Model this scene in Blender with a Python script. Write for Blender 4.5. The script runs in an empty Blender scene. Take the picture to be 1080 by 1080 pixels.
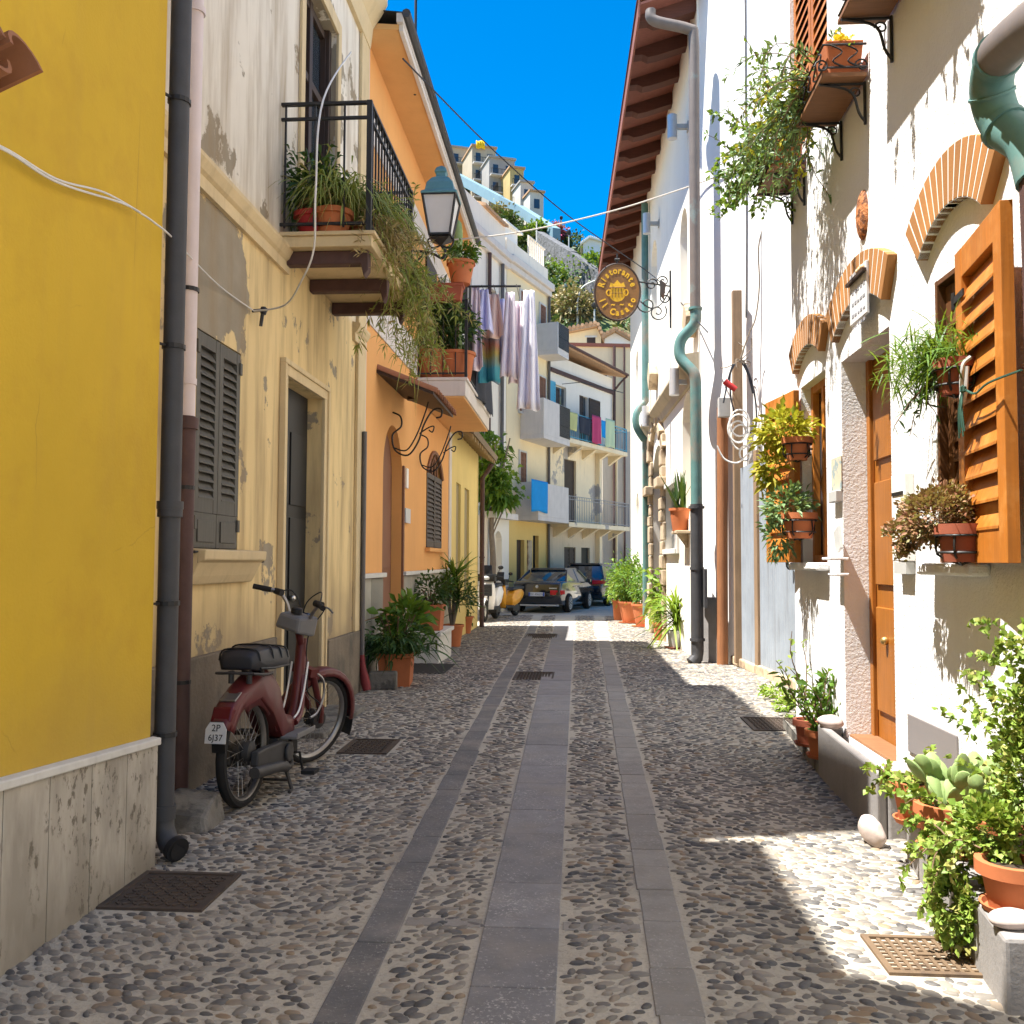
import bpy, bmesh, math, random
import numpy as np
from mathutils import Vector, Matrix
random.seed(11)
RNG = np.random.default_rng(11)
S = bpy.context.scene
C = S.collection
R = math.radians
PI = math.pi

# ------------------------------------------------------------------ camera
EYE = Vector((0.0, 0.0, 1.5))
FPX = 1000.0                                   # focal length in pixels of a 1080 px frame
PITCH, YAW, ROLL = math.atan(52/FPX), math.atan(70/FPX), 0.004
cam_d = bpy.data.cameras.new('camera')
cam = bpy.data.objects.new('camera', cam_d)
C.objects.link(cam)
cam_d.sensor_width = 36.0
cam_d.lens = 36.0*FPX/1080.0
cam_d.clip_start, cam_d.clip_end = 0.05, 3000
CM = (Matrix.Rotation(YAW, 4, 'Z') @ Matrix.Rotation(PI/2 + PITCH, 4, 'X') @ Matrix.Rotation(ROLL, 4, 'Z'))
CM = Matrix.Translation(EYE) @ CM
cam.matrix_world = CM
S.camera = cam


def ray(px, py):
    return (CM.to_3x3() @ Vector(((px-540)/FPX, (540-py)/FPX, -1.0)))


def gz(y):
    """height of the paving along the street: level, then falling a little"""
    t = min(1.0, max(0.0, (y-9.0)/16.0))
    return -0.2*t*t*(3-2*t)


def onx(px, py, X):
    d = ray(px, py); return EYE + d*((X-EYE.x)/d.x)


def ony(px, py, Y):
    d = ray(px, py); return EYE + d*((Y-EYE.y)/d.y)


def onz(px, py, Z):
    d = ray(px, py); return EYE + d*((Z-EYE.z)/d.z)


def ong(px, py):
    z = 0.0
    for _ in range(12):
        p = onz(px, py, z); z = gz(p.y)
    return p


# ------------------------------------------------------------------ meshes
class MB:
    def __init__(s, M=None):
        s.v, s.f, s.M = [], [], M

    def add(s, vs, fs):
        b = len(s.v)
        if s.M is None:
            s.v += [tuple(v) for v in vs]
        else:
            s.v += [tuple(s.M @ Vector(v)) for v in vs]
        s.f += [tuple(i+b for i in f) for f in fs]
        return s

    def box(s, x0, x1, y0, y1, z0, z1):
        return s.add([(x0,y0,z0),(x1,y0,z0),(x1,y1,z0),(x0,y1,z0),(x0,y0,z1),(x1,y0,z1),(x1,y1,z1),(x0,y1,z1)],
                     [(0,3,2,1),(4,5,6,7),(0,1,5,4),(1,2,6,5),(2,3,7,6),(3,0,4,7)])

    def obox(s, c, sz, rot=None):
        h = Vector(sz)*.5
        m = rot if rot is not None else Matrix.Identity(3)
        vs = []
        for z in (-1, 1):
            for x, y in ((-1,-1),(1,-1),(1,1),(-1,1)):
                vs.append(Vector(c) + m @ Vector((x*h.x, y*h.y, z*h.z)))
        return s.add(vs, [(0,3,2,1),(4,5,6,7),(0,1,5,4),(1,2,6,5),(2,3,7,6),(3,0,4,7)])

    def bar(s, a, b, w, h):
        """square bar from a to b"""
        a, b = Vector(a), Vector(b)
        d = b-a; L = d.length
        q = d.to_track_quat('X', 'Z').to_matrix()
        return s.obox((a+b)/2, (L, w, h), q)

    def tube(s, pts, r, n=8, closed=False, caps=True):
        P = [Vector(p) for p in pts]; k = len(P)
        rs = r if isinstance(r, (list, tuple)) else [r]*k
        vs, fs, up = [], [], None
        for i, p in enumerate(P):
            if closed: t = P[(i+1) % k]-P[i-1]
            else: t = P[min(i+1, k-1)]-P[max(i-1, 0)]
            if t.length < 1e-9: t = Vector((0, 0, 1))
            t.normalize()
            if up is None:
                up = Vector((0, 0, 1)) if abs(t.z) < .9 else Vector((1, 0, 0))
            sd = t.cross(up)
            if sd.length < 1e-6: sd = t.orthogonal()
            sd.normalize(); up = sd.cross(t).normalized()
            for j in range(n):
                a = 2*PI*j/n
                vs.append(p + (sd*math.cos(a) + up*math.sin(a))*rs[i])
        m = k if closed else k-1
        for i in range(m):
            for j in range(n):
                a, b = i*n+j, i*n+(j+1) % n
                c, d = ((i+1) % k)*n+(j+1) % n, ((i+1) % k)*n+j
                fs.append((a, b, c, d))
        if caps and not closed:
            fs.append(tuple(range(n-1, -1, -1))); fs.append(tuple((k-1)*n+j for j in range(n)))
        return s.add(vs, fs)

    def lathe(s, prof, n=20, o=(0, 0, 0), m=None, caps=True):
        vs, fs = [], []
        o = Vector(o)
        for (r, z) in prof:
            for j in range(n):
                a = 2*PI*j/n
                p = Vector((r*math.cos(a), r*math.sin(a), z))
                vs.append(o + (m @ p if m is not None else p))
        for i in range(len(prof)-1):
            for j in range(n):
                fs.append((i*n+j, i*n+(j+1) % n, (i+1)*n+(j+1) % n, (i+1)*n+j))
        if caps:
            if prof[0][0] > 1e-4: fs.append(tuple(range(n-1, -1, -1)))
            if prof[-1][0] > 1e-4: fs.append(tuple((len(prof)-1)*n+j for j in range(n)))
        return s.add(vs, fs)

    def prism(s, poly, a, b, ax=1):
        """polygon in the two axes other than ax, extruded along ax from a to b"""
        def mk(p, w):
            q = [p[0], p[1]]; q.insert(ax, w); return tuple(q)
        n = len(poly)
        vs = [mk(p, a) for p in poly] + [mk(p, b) for p in poly]
        fs = [tuple(range(n)), tuple(range(2*n-1, n-1, -1))]
        fs += [(i, n+i, n+(i+1) % n, (i+1) % n) for i in range(n)]
        return s.add(vs, fs)

    def quad(s, a, b, c, d):
        return s.add([a, b, c, d], [(0, 1, 2, 3)])

    def sphere(s, c, r, nu=12, nv=8, jit=0, seed=0):
        rr = random.Random(seed)
        r = Vector(r if isinstance(r, (tuple, list)) else (r, r, r))
        vs, fs = [], []
        for i in range(1, nv):
            th = PI*i/nv
            for j in range(nu):
                ph = 2*PI*j/nu
                k = 1+rr.uniform(-jit, jit)
                vs.append((c[0]+r.x*k*math.sin(th)*math.cos(ph), c[1]+r.y*k*math.sin(th)*math.sin(ph), c[2]+r.z*k*math.cos(th)))
        t = len(vs); vs += [(c[0], c[1], c[2]+r.z), (c[0], c[1], c[2]-r.z)]
        for i in range(nv-2):
            for j in range(nu):
                fs.append((i*nu+j, (i+1)*nu+j, (i+1)*nu+(j+1) % nu, i*nu+(j+1) % nu))
        for j in range(nu):
            fs.append((t, j, (j+1) % nu)); fs.append((t+1, (nv-2)*nu+(j+1) % nu, (nv-2)*nu+j))
        return s.add(vs, fs)

    def split(s, name, m, parent=None, **k):
        """every separate piece becomes an object of its own"""
        p = list(range(len(s.v)))
        def find(i):
            while p[i] != i: p[i] = p[p[i]]; i = p[i]
            return i
        for f in s.f:
            for i in f[1:]: p[find(i)] = find(f[0])
        groups = {}
        for f in s.f: groups.setdefault(find(f[0]), []).append(f)
        out = []
        for fs in groups.values():
            ids = sorted({i for f in fs for i in f}); ix = {i: j for j, i in enumerate(ids)}
            q = MB(); q.v = [s.v[i] for i in ids]; q.f = [tuple(ix[i] for i in f) for f in fs]
            out.append(q.build(name, m, parent, **k))
        return out

    def build(s, name, m, parent=None, smooth=False, bevel=0.0, sub=0, fix=True, world=True):
        me = bpy.data.meshes.new(name)
        me.from_pydata(s.v, [], s.f)
        if fix:
            bm = bmesh.new(); bm.from_mesh(me)
            bmesh.ops.recalc_face_normals(bm, faces=bm.faces[:])
            bm.to_mesh(me); bm.free()
        if smooth:
            me.polygons.foreach_set('use_smooth', [True]*len(me.polygons))
        return link(me, name, m, parent, bevel, sub, world, smooth)


def wm(o):
    if o is None: return Matrix.Identity(4)
    return wm(o.parent) @ o.matrix_parent_inverse @ o.matrix_basis


def link(me, name, m, parent=None, bevel=0.0, sub=0, world=True, smooth=False):
    o = bpy.data.objects.new(name, me)
    C.objects.link(o)
    if m is not None: me.materials.append(m)
    if parent is not None:
        o.parent = parent
        if world: o.matrix_parent_inverse = wm(parent).inverted()
    if bevel:
        b = o.modifiers.new('bevel', 'BEVEL'); b.width = bevel; b.segments = 2; b.limit_method = 'ANGLE'; b.angle_limit = R(40)
    if sub:
        b = o.modifiers.new('sub', 'SUBSURF'); b.levels = b.render_levels = sub
    if smooth and not sub:
        md = o.modifiers.new('split', 'EDGE_SPLIT'); md.split_angle = R(42)
    return o


def tag(o, label=None, cat=None, group=None, kind=None):
    if label: o['label'] = label
    if cat: o['category'] = cat
    if group: o['group'] = group
    if kind: o['kind'] = kind
    return o


def thing(name, label, cat, loc=(0, 0, 0), rz=0.0, group=None, sc=1.0):
    o = bpy.data.objects.new(name, None)
    C.objects.link(o)
    o.empty_display_size = .1
    o.location = loc; o.rotation_euler = (0, 0, rz); o.scale = (sc, sc, sc)
    return tag(o, label, cat, group)


def copy_tree(o, parent=None):
    c = o.copy(); C.objects.link(c)
    if parent is not None: c.parent = parent
    for ch in [x for x in o.children if x.name != c.name]:
        copy_tree(ch, c)
    return c


class Fac:
    """a facade plane: u along the wall, w outwards, z up"""
    def __init__(s, O, U, N):
        s.O, s.U, s.N = Vector((O[0], O[1], 0)), Vector((U[0], U[1], 0)).normalized(), Vector((N[0], N[1], 0)).normalized()
        s.M = Matrix(((s.U.x, s.N.x, 0, s.O.x), (s.U.y, s.N.y, 0, s.O.y), (0, 0, 1, 0), (0, 0, 0, 1)))

    def uz(s, px, py, w=0.0):
        d = ray(px, py)
        O = s.O + s.N*w
        t = (O-EYE).dot(s.N)/d.dot(s.N)
        p = EYE + d*t
        return (p-s.O).dot(s.U), p.z

    def u(s, px, py=592, w=0.0): return s.uz(px, py, w)[0]
    def z(s, px, py, w=0.0): return s.uz(px, py, w)[1]
    def p(s, u, w, z): return s.M @ Vector((u, w, z))
    def mb(s): return MB(s.M)


def arch_pts(ua, ub, zs, rise, n=14):
    """points of an arch from (ua,zs) over to (ub,zs); rise is its height"""
    c, h = (ua+ub)/2, (ub-ua)/2
    out = []
    if rise >= h*.99:
        for i in range(n+1):
            a = PI - PI*i/n
            out.append((c+h*math.cos(a), zs+rise*math.sin(a)))
    else:
        rad = (h*h+rise*rise)/(2*rise); cz = zs+rise-rad
        a0 = math.asin(h/rad)
        for i in range(n+1):
            a = -a0+2*a0*i/n
            out.append((c+rad*math.sin(a), cz+rad*math.cos(a)))
    return out


def facade(mb, u0, u1, z0, z1, ops=(), depth=.18, body=5.0, w=0.0, topz=None):
    """wall sheet with openings (ua,ub,za,zb,rise), reveals and a closed body behind"""
    us = sorted({u0, u1, *[o[0] for o in ops], *[o[1] for o in ops]})
    zs = sorted({z0, z1, *[o[2] for o in ops], *[o[3] for o in ops]})
    for i in range(len(us)-1):
        for j in range(len(zs)-1):
            uc, zc = (us[i]+us[i+1])/2, (zs[j]+zs[j+1])/2
            if any(o[0] < uc < o[1] and o[2] < zc < o[3] for o in ops): continue
            mb.quad((us[i], w, zs[j]), (us[i+1], w, zs[j]), (us[i+1], w, zs[j+1]), (us[i], w, zs[j+1]))
    for o in ops:
        ua, ub, za, zb = o[:4]
        rise = o[4] if len(o) > 4 else 0
        d = o[5] if len(o) > 5 else depth
        zs_ = zb-rise
        mb.quad((ua, w, za), (ua, w-d, za), (ua, w-d, zs_), (ua, w, zs_))
        mb.quad((ub, w, za), (ub, w-d, za), (ub, w-d, zs_), (ub, w, zs_))
        mb.quad((ua, w, za), (ub, w, za), (ub, w-d, za), (ua, w-d, za))
        if rise:
            A = arch_pts(ua, ub, zs_, rise)
            for k in range(len(A)-1):
                (a, za_), (b, zb_) = A[k], A[k+1]
                mb.quad((a, w, za_), (b, w, zb_), (b, w-d, zb_), (a, w-d, za_))
                mb.quad((a, w, za_), (b, w, zb_), (b, w, zb), (a, w, zb))
        else:
            mb.quad((ua, w, zb), (ub, w, zb), (ub, w-d, zb), (ua, w-d, zb))
        mb.quad((ua-.02, w-d-.002, za-.02), (ub+.02, w-d-.002, za-.02), (ub+.02, w-d-.002, zb+.02), (ua-.02, w-d-.002, zb+.02))
    B = -body
    mb.quad((u0, w, z0), (u0, B, z0), (u0, B, z1), (u0, w, z1))
    mb.quad((u1, w, z0), (u1, B, z0), (u1, B, z1), (u1, w, z1))
    mb.quad((u0, B, z0), (u1, B, z0), (u1, B, z1), (u0, B, z1))
    mb.quad((u0, w, z1), (u1, w, z1), (u1, B, z1), (u0, B, z1))
    return mb


# ------------------------------------------------------------------ materials
def srgb(r, g, b):
    f = lambda c: (c/12.92 if c <= .04045 else ((c+.055)/1.055)**2.4)
    return (f(r/255), f(g/255), f(b/255))


class NT:
    def __init__(s, name):
        s.m = bpy.data.materials.new(name); s.m.use_nodes = True
        s.t = s.m.node_tree; s.t.nodes.clear()
        s.out = s.n('ShaderNodeOutputMaterial')
        s.co = s.n('ShaderNodeTexCoord').outputs['Object']

    def n(s, typ, **kw):
        x = s.t.nodes.new(typ)
        for k, v in kw.items(): setattr(x, k, v)
        return x

    def L(s, a, b): s.t.links.new(a, b)

    def put(s, sock, v):
        if isinstance(v, bpy.types.NodeSocket): s.L(v, sock)
        elif hasattr(sock.default_value, '__len__') and len(sock.default_value) == 4 and len(v) == 3: sock.default_value = (*v, 1)
        else: sock.default_value = v

    def map(s, sc=(1, 1, 1), rot=(0, 0, 0), co=None):
        x = s.n('ShaderNodeMapping'); s.L(co or s.co, x.inputs['Vector'])
        x.inputs['Scale'].default_value = sc if isinstance(sc, tuple) else (sc, sc, sc)
        x.inputs['Rotation'].default_value = rot
        return x.outputs[0]

    def noise(s, scale, detail=4, rough=.55, co=None, dist=0):
        x = s.n('ShaderNodeTexNoise'); s.L(co or s.co, x.inputs['Vector'])
        x.inputs['Scale'].default_value = scale; x.inputs['Detail'].default_value = detail
        x.inputs['Roughness'].default_value = rough; x.inputs['Distortion'].default_value = dist
        return x.outputs[0]

    def ramp(s, f, a, b, ca=0.0, cb=1.0):
        x = s.n('ShaderNodeMapRange', clamp=True); s.L(f, x.inputs['Value'])
        x.inputs['From Min'].default_value = a; x.inputs['From Max'].default_value = b
        x.inputs['To Min'].default_value = ca; x.inputs['To Max'].default_value = cb
        return x.outputs[0]

    def math(s, op, a, b=0.0):
        x = s.n('ShaderNodeMath', operation=op)
        s.put(x.inputs[0], a); s.put(x.inputs[1], b)
        return x.outputs[0]

    def mix(s, f, a, b, mode='MIX'):
        x = s.n('ShaderNodeMix', data_type='RGBA', blend_type=mode)
        s.put(x.inputs[0], f); s.put(x.inputs[6], a); s.put(x.inputs[7], b)
        return x.outputs[2]

    def bump(s, h, st=.3, dist=.01):
        x = s.n('ShaderNodeBump'); s.L(h, x.inputs['Height'])
        x.inputs['Strength'].default_value = st; x.inputs['Distance'].default_value = dist
        return x.outputs[0]

    def sep(s, co=None):
        x = s.n('ShaderNodeSeparateXYZ'); s.L(co or s.co, x.inputs[0]); return x.outputs

    def bsdf(s, col, rough=.8, metal=0.0, nrm=None, spec=.3, **kw):
        x = s.n('ShaderNodeBsdfPrincipled')
        s.put(x.inputs['Base Color'], col); s.put(x.inputs['Roughness'], rough); s.put(x.inputs['Metallic'], metal)
        x.inputs['Specular IOR Level'].default_value = spec
        if nrm is not None: s.L(nrm, x.inputs['Normal'])
        for k, v in kw.items(): s.put(x.inputs[k], v)
        s.L(x.outputs[0], s.out.inputs[0])
        return x


def mul(c, k): return tuple(min(1, x*k) for x in c)


def mat(name, col, rough=.8, var=.12, scale=2.5, bump=.0, bscale=60, bdist=.006, col2=None, thr=(.58, .64), s2=2.0,
        streak=0.0, scol=(.08, .07, .06), metal=0.0, spec=.3, grain=None, isl=0.0, **kw):
    n = NT(name)
    c = n.mix(n.noise(scale, 5), mul(col, 1-var*1.6), mul(col, 1+var*1.6))
    fine = n.noise(scale*13, 3)
    c = n.mix(n.ramp(fine, .35, .75, 0, var*.8), c, mul(col, .6))
    if grain:
        g = n.noise(3, 6, .6, co=n.map(grain), dist=.4)
        c = n.mix(n.ramp(g, .3, .75, 0, .55), c, mul(col, .45))
    if col2 is not None:
        c = n.mix(n.ramp(n.noise(s2, 7, .62), *thr), c, col2)
    if streak:
        g = n.noise(2.2, 5, .6, co=n.map((3.0, 3.0, .35)))
        c = n.mix(n.ramp(g, .52, .78, 0, streak), c, scol)
    if isl:
        gi = n.n('ShaderNodeNewGeometry').outputs['Random Per Island']
        c = n.mix(gi, mul(col, 1-isl), c) if isl < 0.6 else n.mix(n.ramp(gi, 0, 1, 0, isl), c, mul(col, .3))
    nb = None
    if bump:
        h = n.noise(bscale, 5, .6)
        nb = n.bump(h, bump, bdist)
    n.bsdf(c, rough, metal, nb, spec, **kw)
    return n.m


def leaf_mat(name, c1, c2, c3=None, trans=.35, rough=.5):
    n = NT(name)
    g = n.n('ShaderNodeNewGeometry').outputs['Random Per Island']
    c = n.mix(n.ramp(g, 0, 1), c1, c2)
    if c3 is not None: c = n.mix(n.ramp(g, .80, .9), c, c3)
    d = n.n('ShaderNodeBsdfPrincipled'); n.L(c, d.inputs['Base Color'])
    d.inputs['Roughness'].default_value = rough; d.inputs['Specular IOR Level'].default_value = .35
    t = n.n('ShaderNodeBsdfTranslucent')
    n.L(n.mix(.5, c, (.30, .36, .02)), t.inputs[0])
    mx = n.n('ShaderNodeMixShader'); mx.inputs[0].default_value = trans
    n.L(d.outputs[0], mx.inputs[1]); n.L(t.outputs[0], mx.inputs[2])
    n.L(mx.outputs[0], n.out.inputs[0])
    return n.m


# ------------------------------------------------------------------ foliage
def np_mesh(name, V, Fq, m, parent=None, smooth=False, world=True):
    """V (N,3); Fq (M,k) faces all of k corners"""
    me = bpy.data.meshes.new(name)
    k = Fq.shape[1]
    me.vertices.add(len(V)); me.vertices.foreach_set('co', np.ascontiguousarray(V, dtype=np.float32).ravel())
    me.loops.add(Fq.size); me.loops.foreach_set('vertex_index', np.ascontiguousarray(Fq, dtype=np.int32).ravel())
    me.polygons.add(len(Fq))
    me.polygons.foreach_set('loop_start', np.arange(0, Fq.size, k, dtype=np.int32))
    me.polygons.foreach_set('loop_total', np.full(len(Fq), k, dtype=np.int32))
    if smooth: me.polygons.foreach_set('use_smooth', np.ones(len(Fq), dtype=bool))
    me.update(calc_edges=True)
    o = bpy.data.objects.new(name, me); C.objects.link(o)
    me.materials.append(m)
    if parent is not None:
        o.parent = parent
        if world: o.matrix_parent_inverse = wm(parent).inverted()
    return o


def nrm(a): return a/np.maximum(np.linalg.norm(a, axis=-1, keepdims=True), 1e-9)


def leaf_geo(P, D, L, W, fold=.25, droop=.2):
    """small pointed leaves: 5 verts, 4 triangles -> as 2 quads"""
    n = len(P)
    D = nrm(D)
    rnd = RNG.normal(size=(n, 3)); rnd[:, 2] += 1.2
    sd = nrm(np.cross(D, rnd)); up = nrm(np.cross(sd, D))
    L = np.broadcast_to(L, (n,))[:, None]; W = np.broadcast_to(W, (n,))[:, None]
    g = np.array([0, 0, -1.0])
    mid = P+D*L*.5
    tip = P+D*L+g*droop*L
    a = mid-sd*W*.5+up*W*fold; b = mid+sd*W*.5+up*W*fold
    a1 = P+D*L*.18-sd*W*.30+up*W*fold*.6; b1 = P+D*L*.18+sd*W*.30+up*W*fold*.6
    V = np.stack([P, b1, b, tip, a, a1, mid], 1).reshape(-1, 3)
    base = np.arange(n)[:, None]*7
    q = np.concatenate([base+np.array([[0, 1, 2, 6]]), base+np.array([[0, 6, 4, 5]])], 0)
    t1 = base+np.array([[6, 2, 3]]); t2 = base+np.array([[6, 3, 4]])
    # all triangles for one mesh
    tri = np.concatenate([q[:, [0, 1, 2]], q[:, [0, 2, 3]], t1, t2], 0)
    return V, tri


def strap_geo(P, D, L, W, k=5, droop=.6, twist=.2):
    n = len(P)
    D = nrm(D)
    z = np.array([0, 0, 1.0])
    sd = np.cross(D, z)+RNG.normal(size=(n, 3))*twist
    sd = nrm(sd)
    L = np.broadcast_to(L, (n,)); W = np.broadcast_to(W, (n,)); dr = np.broadcast_to(droop, (n,))
    rows = []
    for i in range(k+1):
        t = i/k
        c = P+D*(L*t)[:, None]-z*(dr*L*t*t)[:, None]
        w = W*(0.55+.9*t-1.42*t*t)
        w = np.maximum(w, W*.04)
        rows.append(c-sd*w[:, None]*.5); rows.append(c+sd*w[:, None]*.5)
    V = np.stack(rows, 1).reshape(-1, 3)
    m = 2*(k+1)
    base = np.arange(n)[:, None]*m
    F = np.concatenate([base+np.array([[2*i, 2*i+1, 2*i+3, 2*i+2]]) for i in range(k)], 0)
    return V, F


def rdir(n, up=0.0):
    d = RNG.normal(size=(n, 3)); d[:, 2] += up
    return nrm(d)


def blob_pts(n, c, r, clumps=9, spread=.45, shell=.55):
    """points gathered in clumps inside an ellipsoid"""
    c, r = np.array(c, float), np.array(r, float)
    cc = rdir(clumps)*(shell+(1-shell)*RNG.random((clumps, 1)))
    idx = RNG.integers(0, clumps, n)
    p = cc[idx]*.75+RNG.normal(size=(n, 3))*spread*.5
    return c+p*r, nrm(p*r+1e-6)


def bush(name, m, parent, c, r, n=500, L=.06, W=.03, clumps=10, spread=.45, out=.7, droop=.25, up=.3):
    P, O = blob_pts(n, c, r, clumps, spread)
    D = O*out+rdir(n, up)*(1.1-out)
    V, F = leaf_geo(P, D, L*(.45+.85*RNG.random(n)), W*(.45+.85*RNG.random(n)), droop=droop)
    return np_mesh(name, V, F, m, parent)


def strapy(name, m, parent, c, n=60, L=.4, W=.02, up=.9, droop=.7, rad=.03, k=6):
    P = np.array(c)+RNG.normal(size=(n, 3))*rad*np.array([1, 1, .3])
    D = rdir(n)
    D[:, 2] = np.abs(D[:, 2])*.5+up*(.3+.9*RNG.random(n))
    V, F = strap_geo(P, D, L*(.6+.5*RNG.random(n)), W, k, droop)
    return np_mesh(name, V, F, m, parent, smooth=True)


def trail(name, m, parent, roots, dirs, n_leaf=26, L=.7, lw=(.03, .02), droop=1.0, leaf_out=.5, stem_r=.004, ms=None, wob=.06):
    """hanging or rising stems with leaves all the way along; stems a mesh of their own"""
    mb = MB(); Ps, Ds = [], []
    for r0, d0 in zip(roots, dirs):
        ln = L*random.uniform(.55, 1.1)
        d = Vector(d0).normalized(); p = Vector(r0); pts = [p.copy()]
        steps = 9
        for i in range(steps):
            d = (d+Vector((random.gauss(0, wob), random.gauss(0, wob), random.gauss(0, wob)))*3+Vector((0, 0, -droop/steps*1.6))).normalized()
            p = p+d*ln/steps; pts.append(p.copy())
        mb.tube(pts, [stem_r*(1-.6*i/steps) for i in range(steps+1)], 4, caps=False)
        for _ in range(n_leaf):
            t = random.random()*(steps-.01); i = int(t)
            q = pts[i].lerp(pts[i+1], t-i)
            tg = (pts[i+1]-pts[i]).normalized()
            s_ = Vector((random.gauss(0, 1), random.gauss(0, 1), random.gauss(0, 1))).normalized()
            Ps.append(q); Ds.append(s_*leaf_out+tg*.5+Vector((0, 0, .15)))
    Ps, Ds = np.array([list(p) for p in Ps]), np.array([list(d) for d in Ds])
    n = len(Ps)
    V, F = leaf_geo(Ps, Ds, lw[0]*(.6+.7*RNG.random(n)), lw[1]*(.6+.7*RNG.random(n)), droop=.1)
    o = np_mesh(name, V, F, m, parent)
    if ms is not None: mb.build('stem', ms, parent, smooth=False, fix=False)
    return o


def smooth_path(pts, n=6, closed=False):
    """Catmull-Rom through the points"""
    P = [Vector(p) for p in pts]
    out = []
    k = len(P)
    rng_ = range(k if closed else k-1)
    for i in rng_:
        p0, p1 = (P[i-1] if (i > 0 or closed) else P[0]), P[i]
        p2 = P[(i+1) % k]; p3 = P[(i+2) % k] if (closed or i+2 < k) else P[-1]
        for j in range(n):
            t = j/n
            out.append(.5*((2*p1)+(p2-p0)*t+(2*p0-5*p1+4*p2-p3)*t*t+(3*p1-p0-3*p2+p3)*t**3))
    if not closed: out.append(P[-1])
    return out


def sag(a, b, s, n=16):
    a, b = Vector(a), Vector(b)
    return [a.lerp(b, i/n)+Vector((0, 0, -s*4*(i/n)*(1-i/n))) for i in range(n+1)]


def spiral(c, r0, turns, u, v, a0=0.0, n=18, r1=.0):
    """points of a flat spiral round c in the plane u,v"""
    c, u, v = Vector(c), Vector(u), Vector(v)
    return [c+(u*math.cos(a0+2*PI*turns*i/n)+v*math.sin(a0+2*PI*turns*i/n))*(r0+(r1-r0)*i/n) for i in range(n+1)]


def text_mesh(name, txt, size, m, parent, M, extrude=.001, spacing=1.0, world=True, bold=0.0):
    cu = bpy.data.curves.new(name, 'FONT')
    cu.body = txt; cu.size = size; cu.extrude = extrude; cu.align_x = 'CENTER'; cu.align_y = 'CENTER'
    cu.space_character = spacing; cu.offset = bold; cu.resolution_u = 3
    t = bpy.data.objects.new(name, cu); C.objects.link(t)
    dg = bpy.context.evaluated_depsgraph_get()
    me = bpy.data.meshes.new_from_object(t.evaluated_get(dg))
    bpy.data.objects.remove(t); bpy.data.curves.remove(cu)
    me.transform(M)
    me.materials.clear()
    return me


def join_meshes(name, mes, m, parent, world=True):
    bm = bmesh.new()
    for me in mes: bm.from_mesh(me)
    out = bpy.data.meshes.new(name); bm.to_mesh(out); bm.free()
    return link(out, name, m, parent, world=world)
# ------------------------------------------------------------------ shared materials
M = {}
M['iron'] = mat('wrought_iron', (.018, .017, .017), .5, .2, 20, .15, 80, .002, spec=.4)
M['rust_iron'] = mat('rusty_iron', (.10, .055, .035), .8, .3, 14, .4, 60, .003, col2=(.06, .05, .045), thr=(.45, .6))
M['copper'] = mat('verdigris_pipe', (.105, .215, .20), .55, .18, 6, .1, 60, .002, col2=(.24, .19, .15), thr=(.52, .72))
M['copper_brown'] = mat('browned_copper_pipe', (.17, .14, .12), .5, .14, 6, .1, 60, .002, col2=(.20, .29, .27), thr=(.60, .75), streak=.2)
M['cast'] = mat('dark_cast_pipe', (.055, .055, .058), .6, .2, 9, .25, 90, .002, streak=.3)
M['pvc'] = mat('white_pvc', (.66, .56, .54), .5, .08, 6, streak=.25, scol=(.2, .12, .10))
M['rustpipe'] = mat('brown_pipe', (.085, .045, .04), .65, .25, 9, .2, 70, .002, streak=.4)
M['greypipe'] = mat('grey_brown_pipe', (.12, .11, .105), .55, .12, 7, .08, 60, .002, streak=.4)
M['terra'] = mat('terracotta', (.46, .145, .055), .8, .14, 6, .15, 90, .002, col2=(.55, .30, .18), thr=(.66, .8))
M['terra_dark'] = mat('dark_terracotta', (.30, .085, .045), .8, .14, 6, .15, 90, .002)
M['redpot'] = mat('red_plastic', (.42, .03, .03), .4, .06, 6)
M['soil'] = mat('soil', (.05, .035, .022), .95, .3, 30, .6, 60, .01)
M['wood'] = mat('orange_varnished_wood', (.52, .175, .022), .45, .18, 3, .25, 40, .002, grain=(20, 20, .9), spec=.45, col2=(.60, .27, .07), thr=(.52, .78), s2=5, streak=.35, scol=(.16, .07, .03))
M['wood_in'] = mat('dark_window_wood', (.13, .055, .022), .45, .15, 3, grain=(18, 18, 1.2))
M['wood_step'] = mat('brown_step_wood', (.25, .12, .055), .6, .15, 3, grain=(2, 18, 18))
M['door_wood'] = mat('brown_door_wood', (.36, .13, .022), .42, .16, 3, .2, 40, .002, grain=(18, 18, 1.0))
M['white'] = mat('white_paint', (.78, .76, .72), .6, .05, 5)
M['stucco'] = mat('rough_white_stucco', (.79, .785, .775), .9, .05, 1.5, .8, 55, .012, streak=.16, scol=(.5, .46, .42))
M['smooth_white'] = mat('smooth_white_plaster', (.86, .84, .80), .85, .04, .8, .12, 60, .004, streak=.10, scol=(.5, .46, .4))
M['restaurant'] = mat('pale_cream_plaster', (.82, .78, .69), .85, .05, 1.2, .15, 60, .004, streak=.12, scol=(.45, .38, .3))
M['brick'] = mat('thin_orange_brick', (.42, .19, .058), .85, .12, 7, .3, 70, .003, isl=.35)
M['grey_cement'] = mat('grey_cement', (.24, .225, .215), .9, .15, 4, .5, 40, .006, streak=.3)
M['stone'] = mat('grey_stone', (.19, .175, .15), .9, .25, 7, .8, 18, .015, col2=(.09, .085, .075), thr=(.48, .58), s2=5)
M['tan_stone'] = mat('tan_stone', (.50, .39, .26), .9, .2, 6, .5, 30, .01, col2=(.24, .17, .11), thr=(.52, .62))
M['pink_stone'] = mat('pale_beach_stone', (.46, .38, .34), .85, .25, 14, .5, 60, .003)
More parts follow.
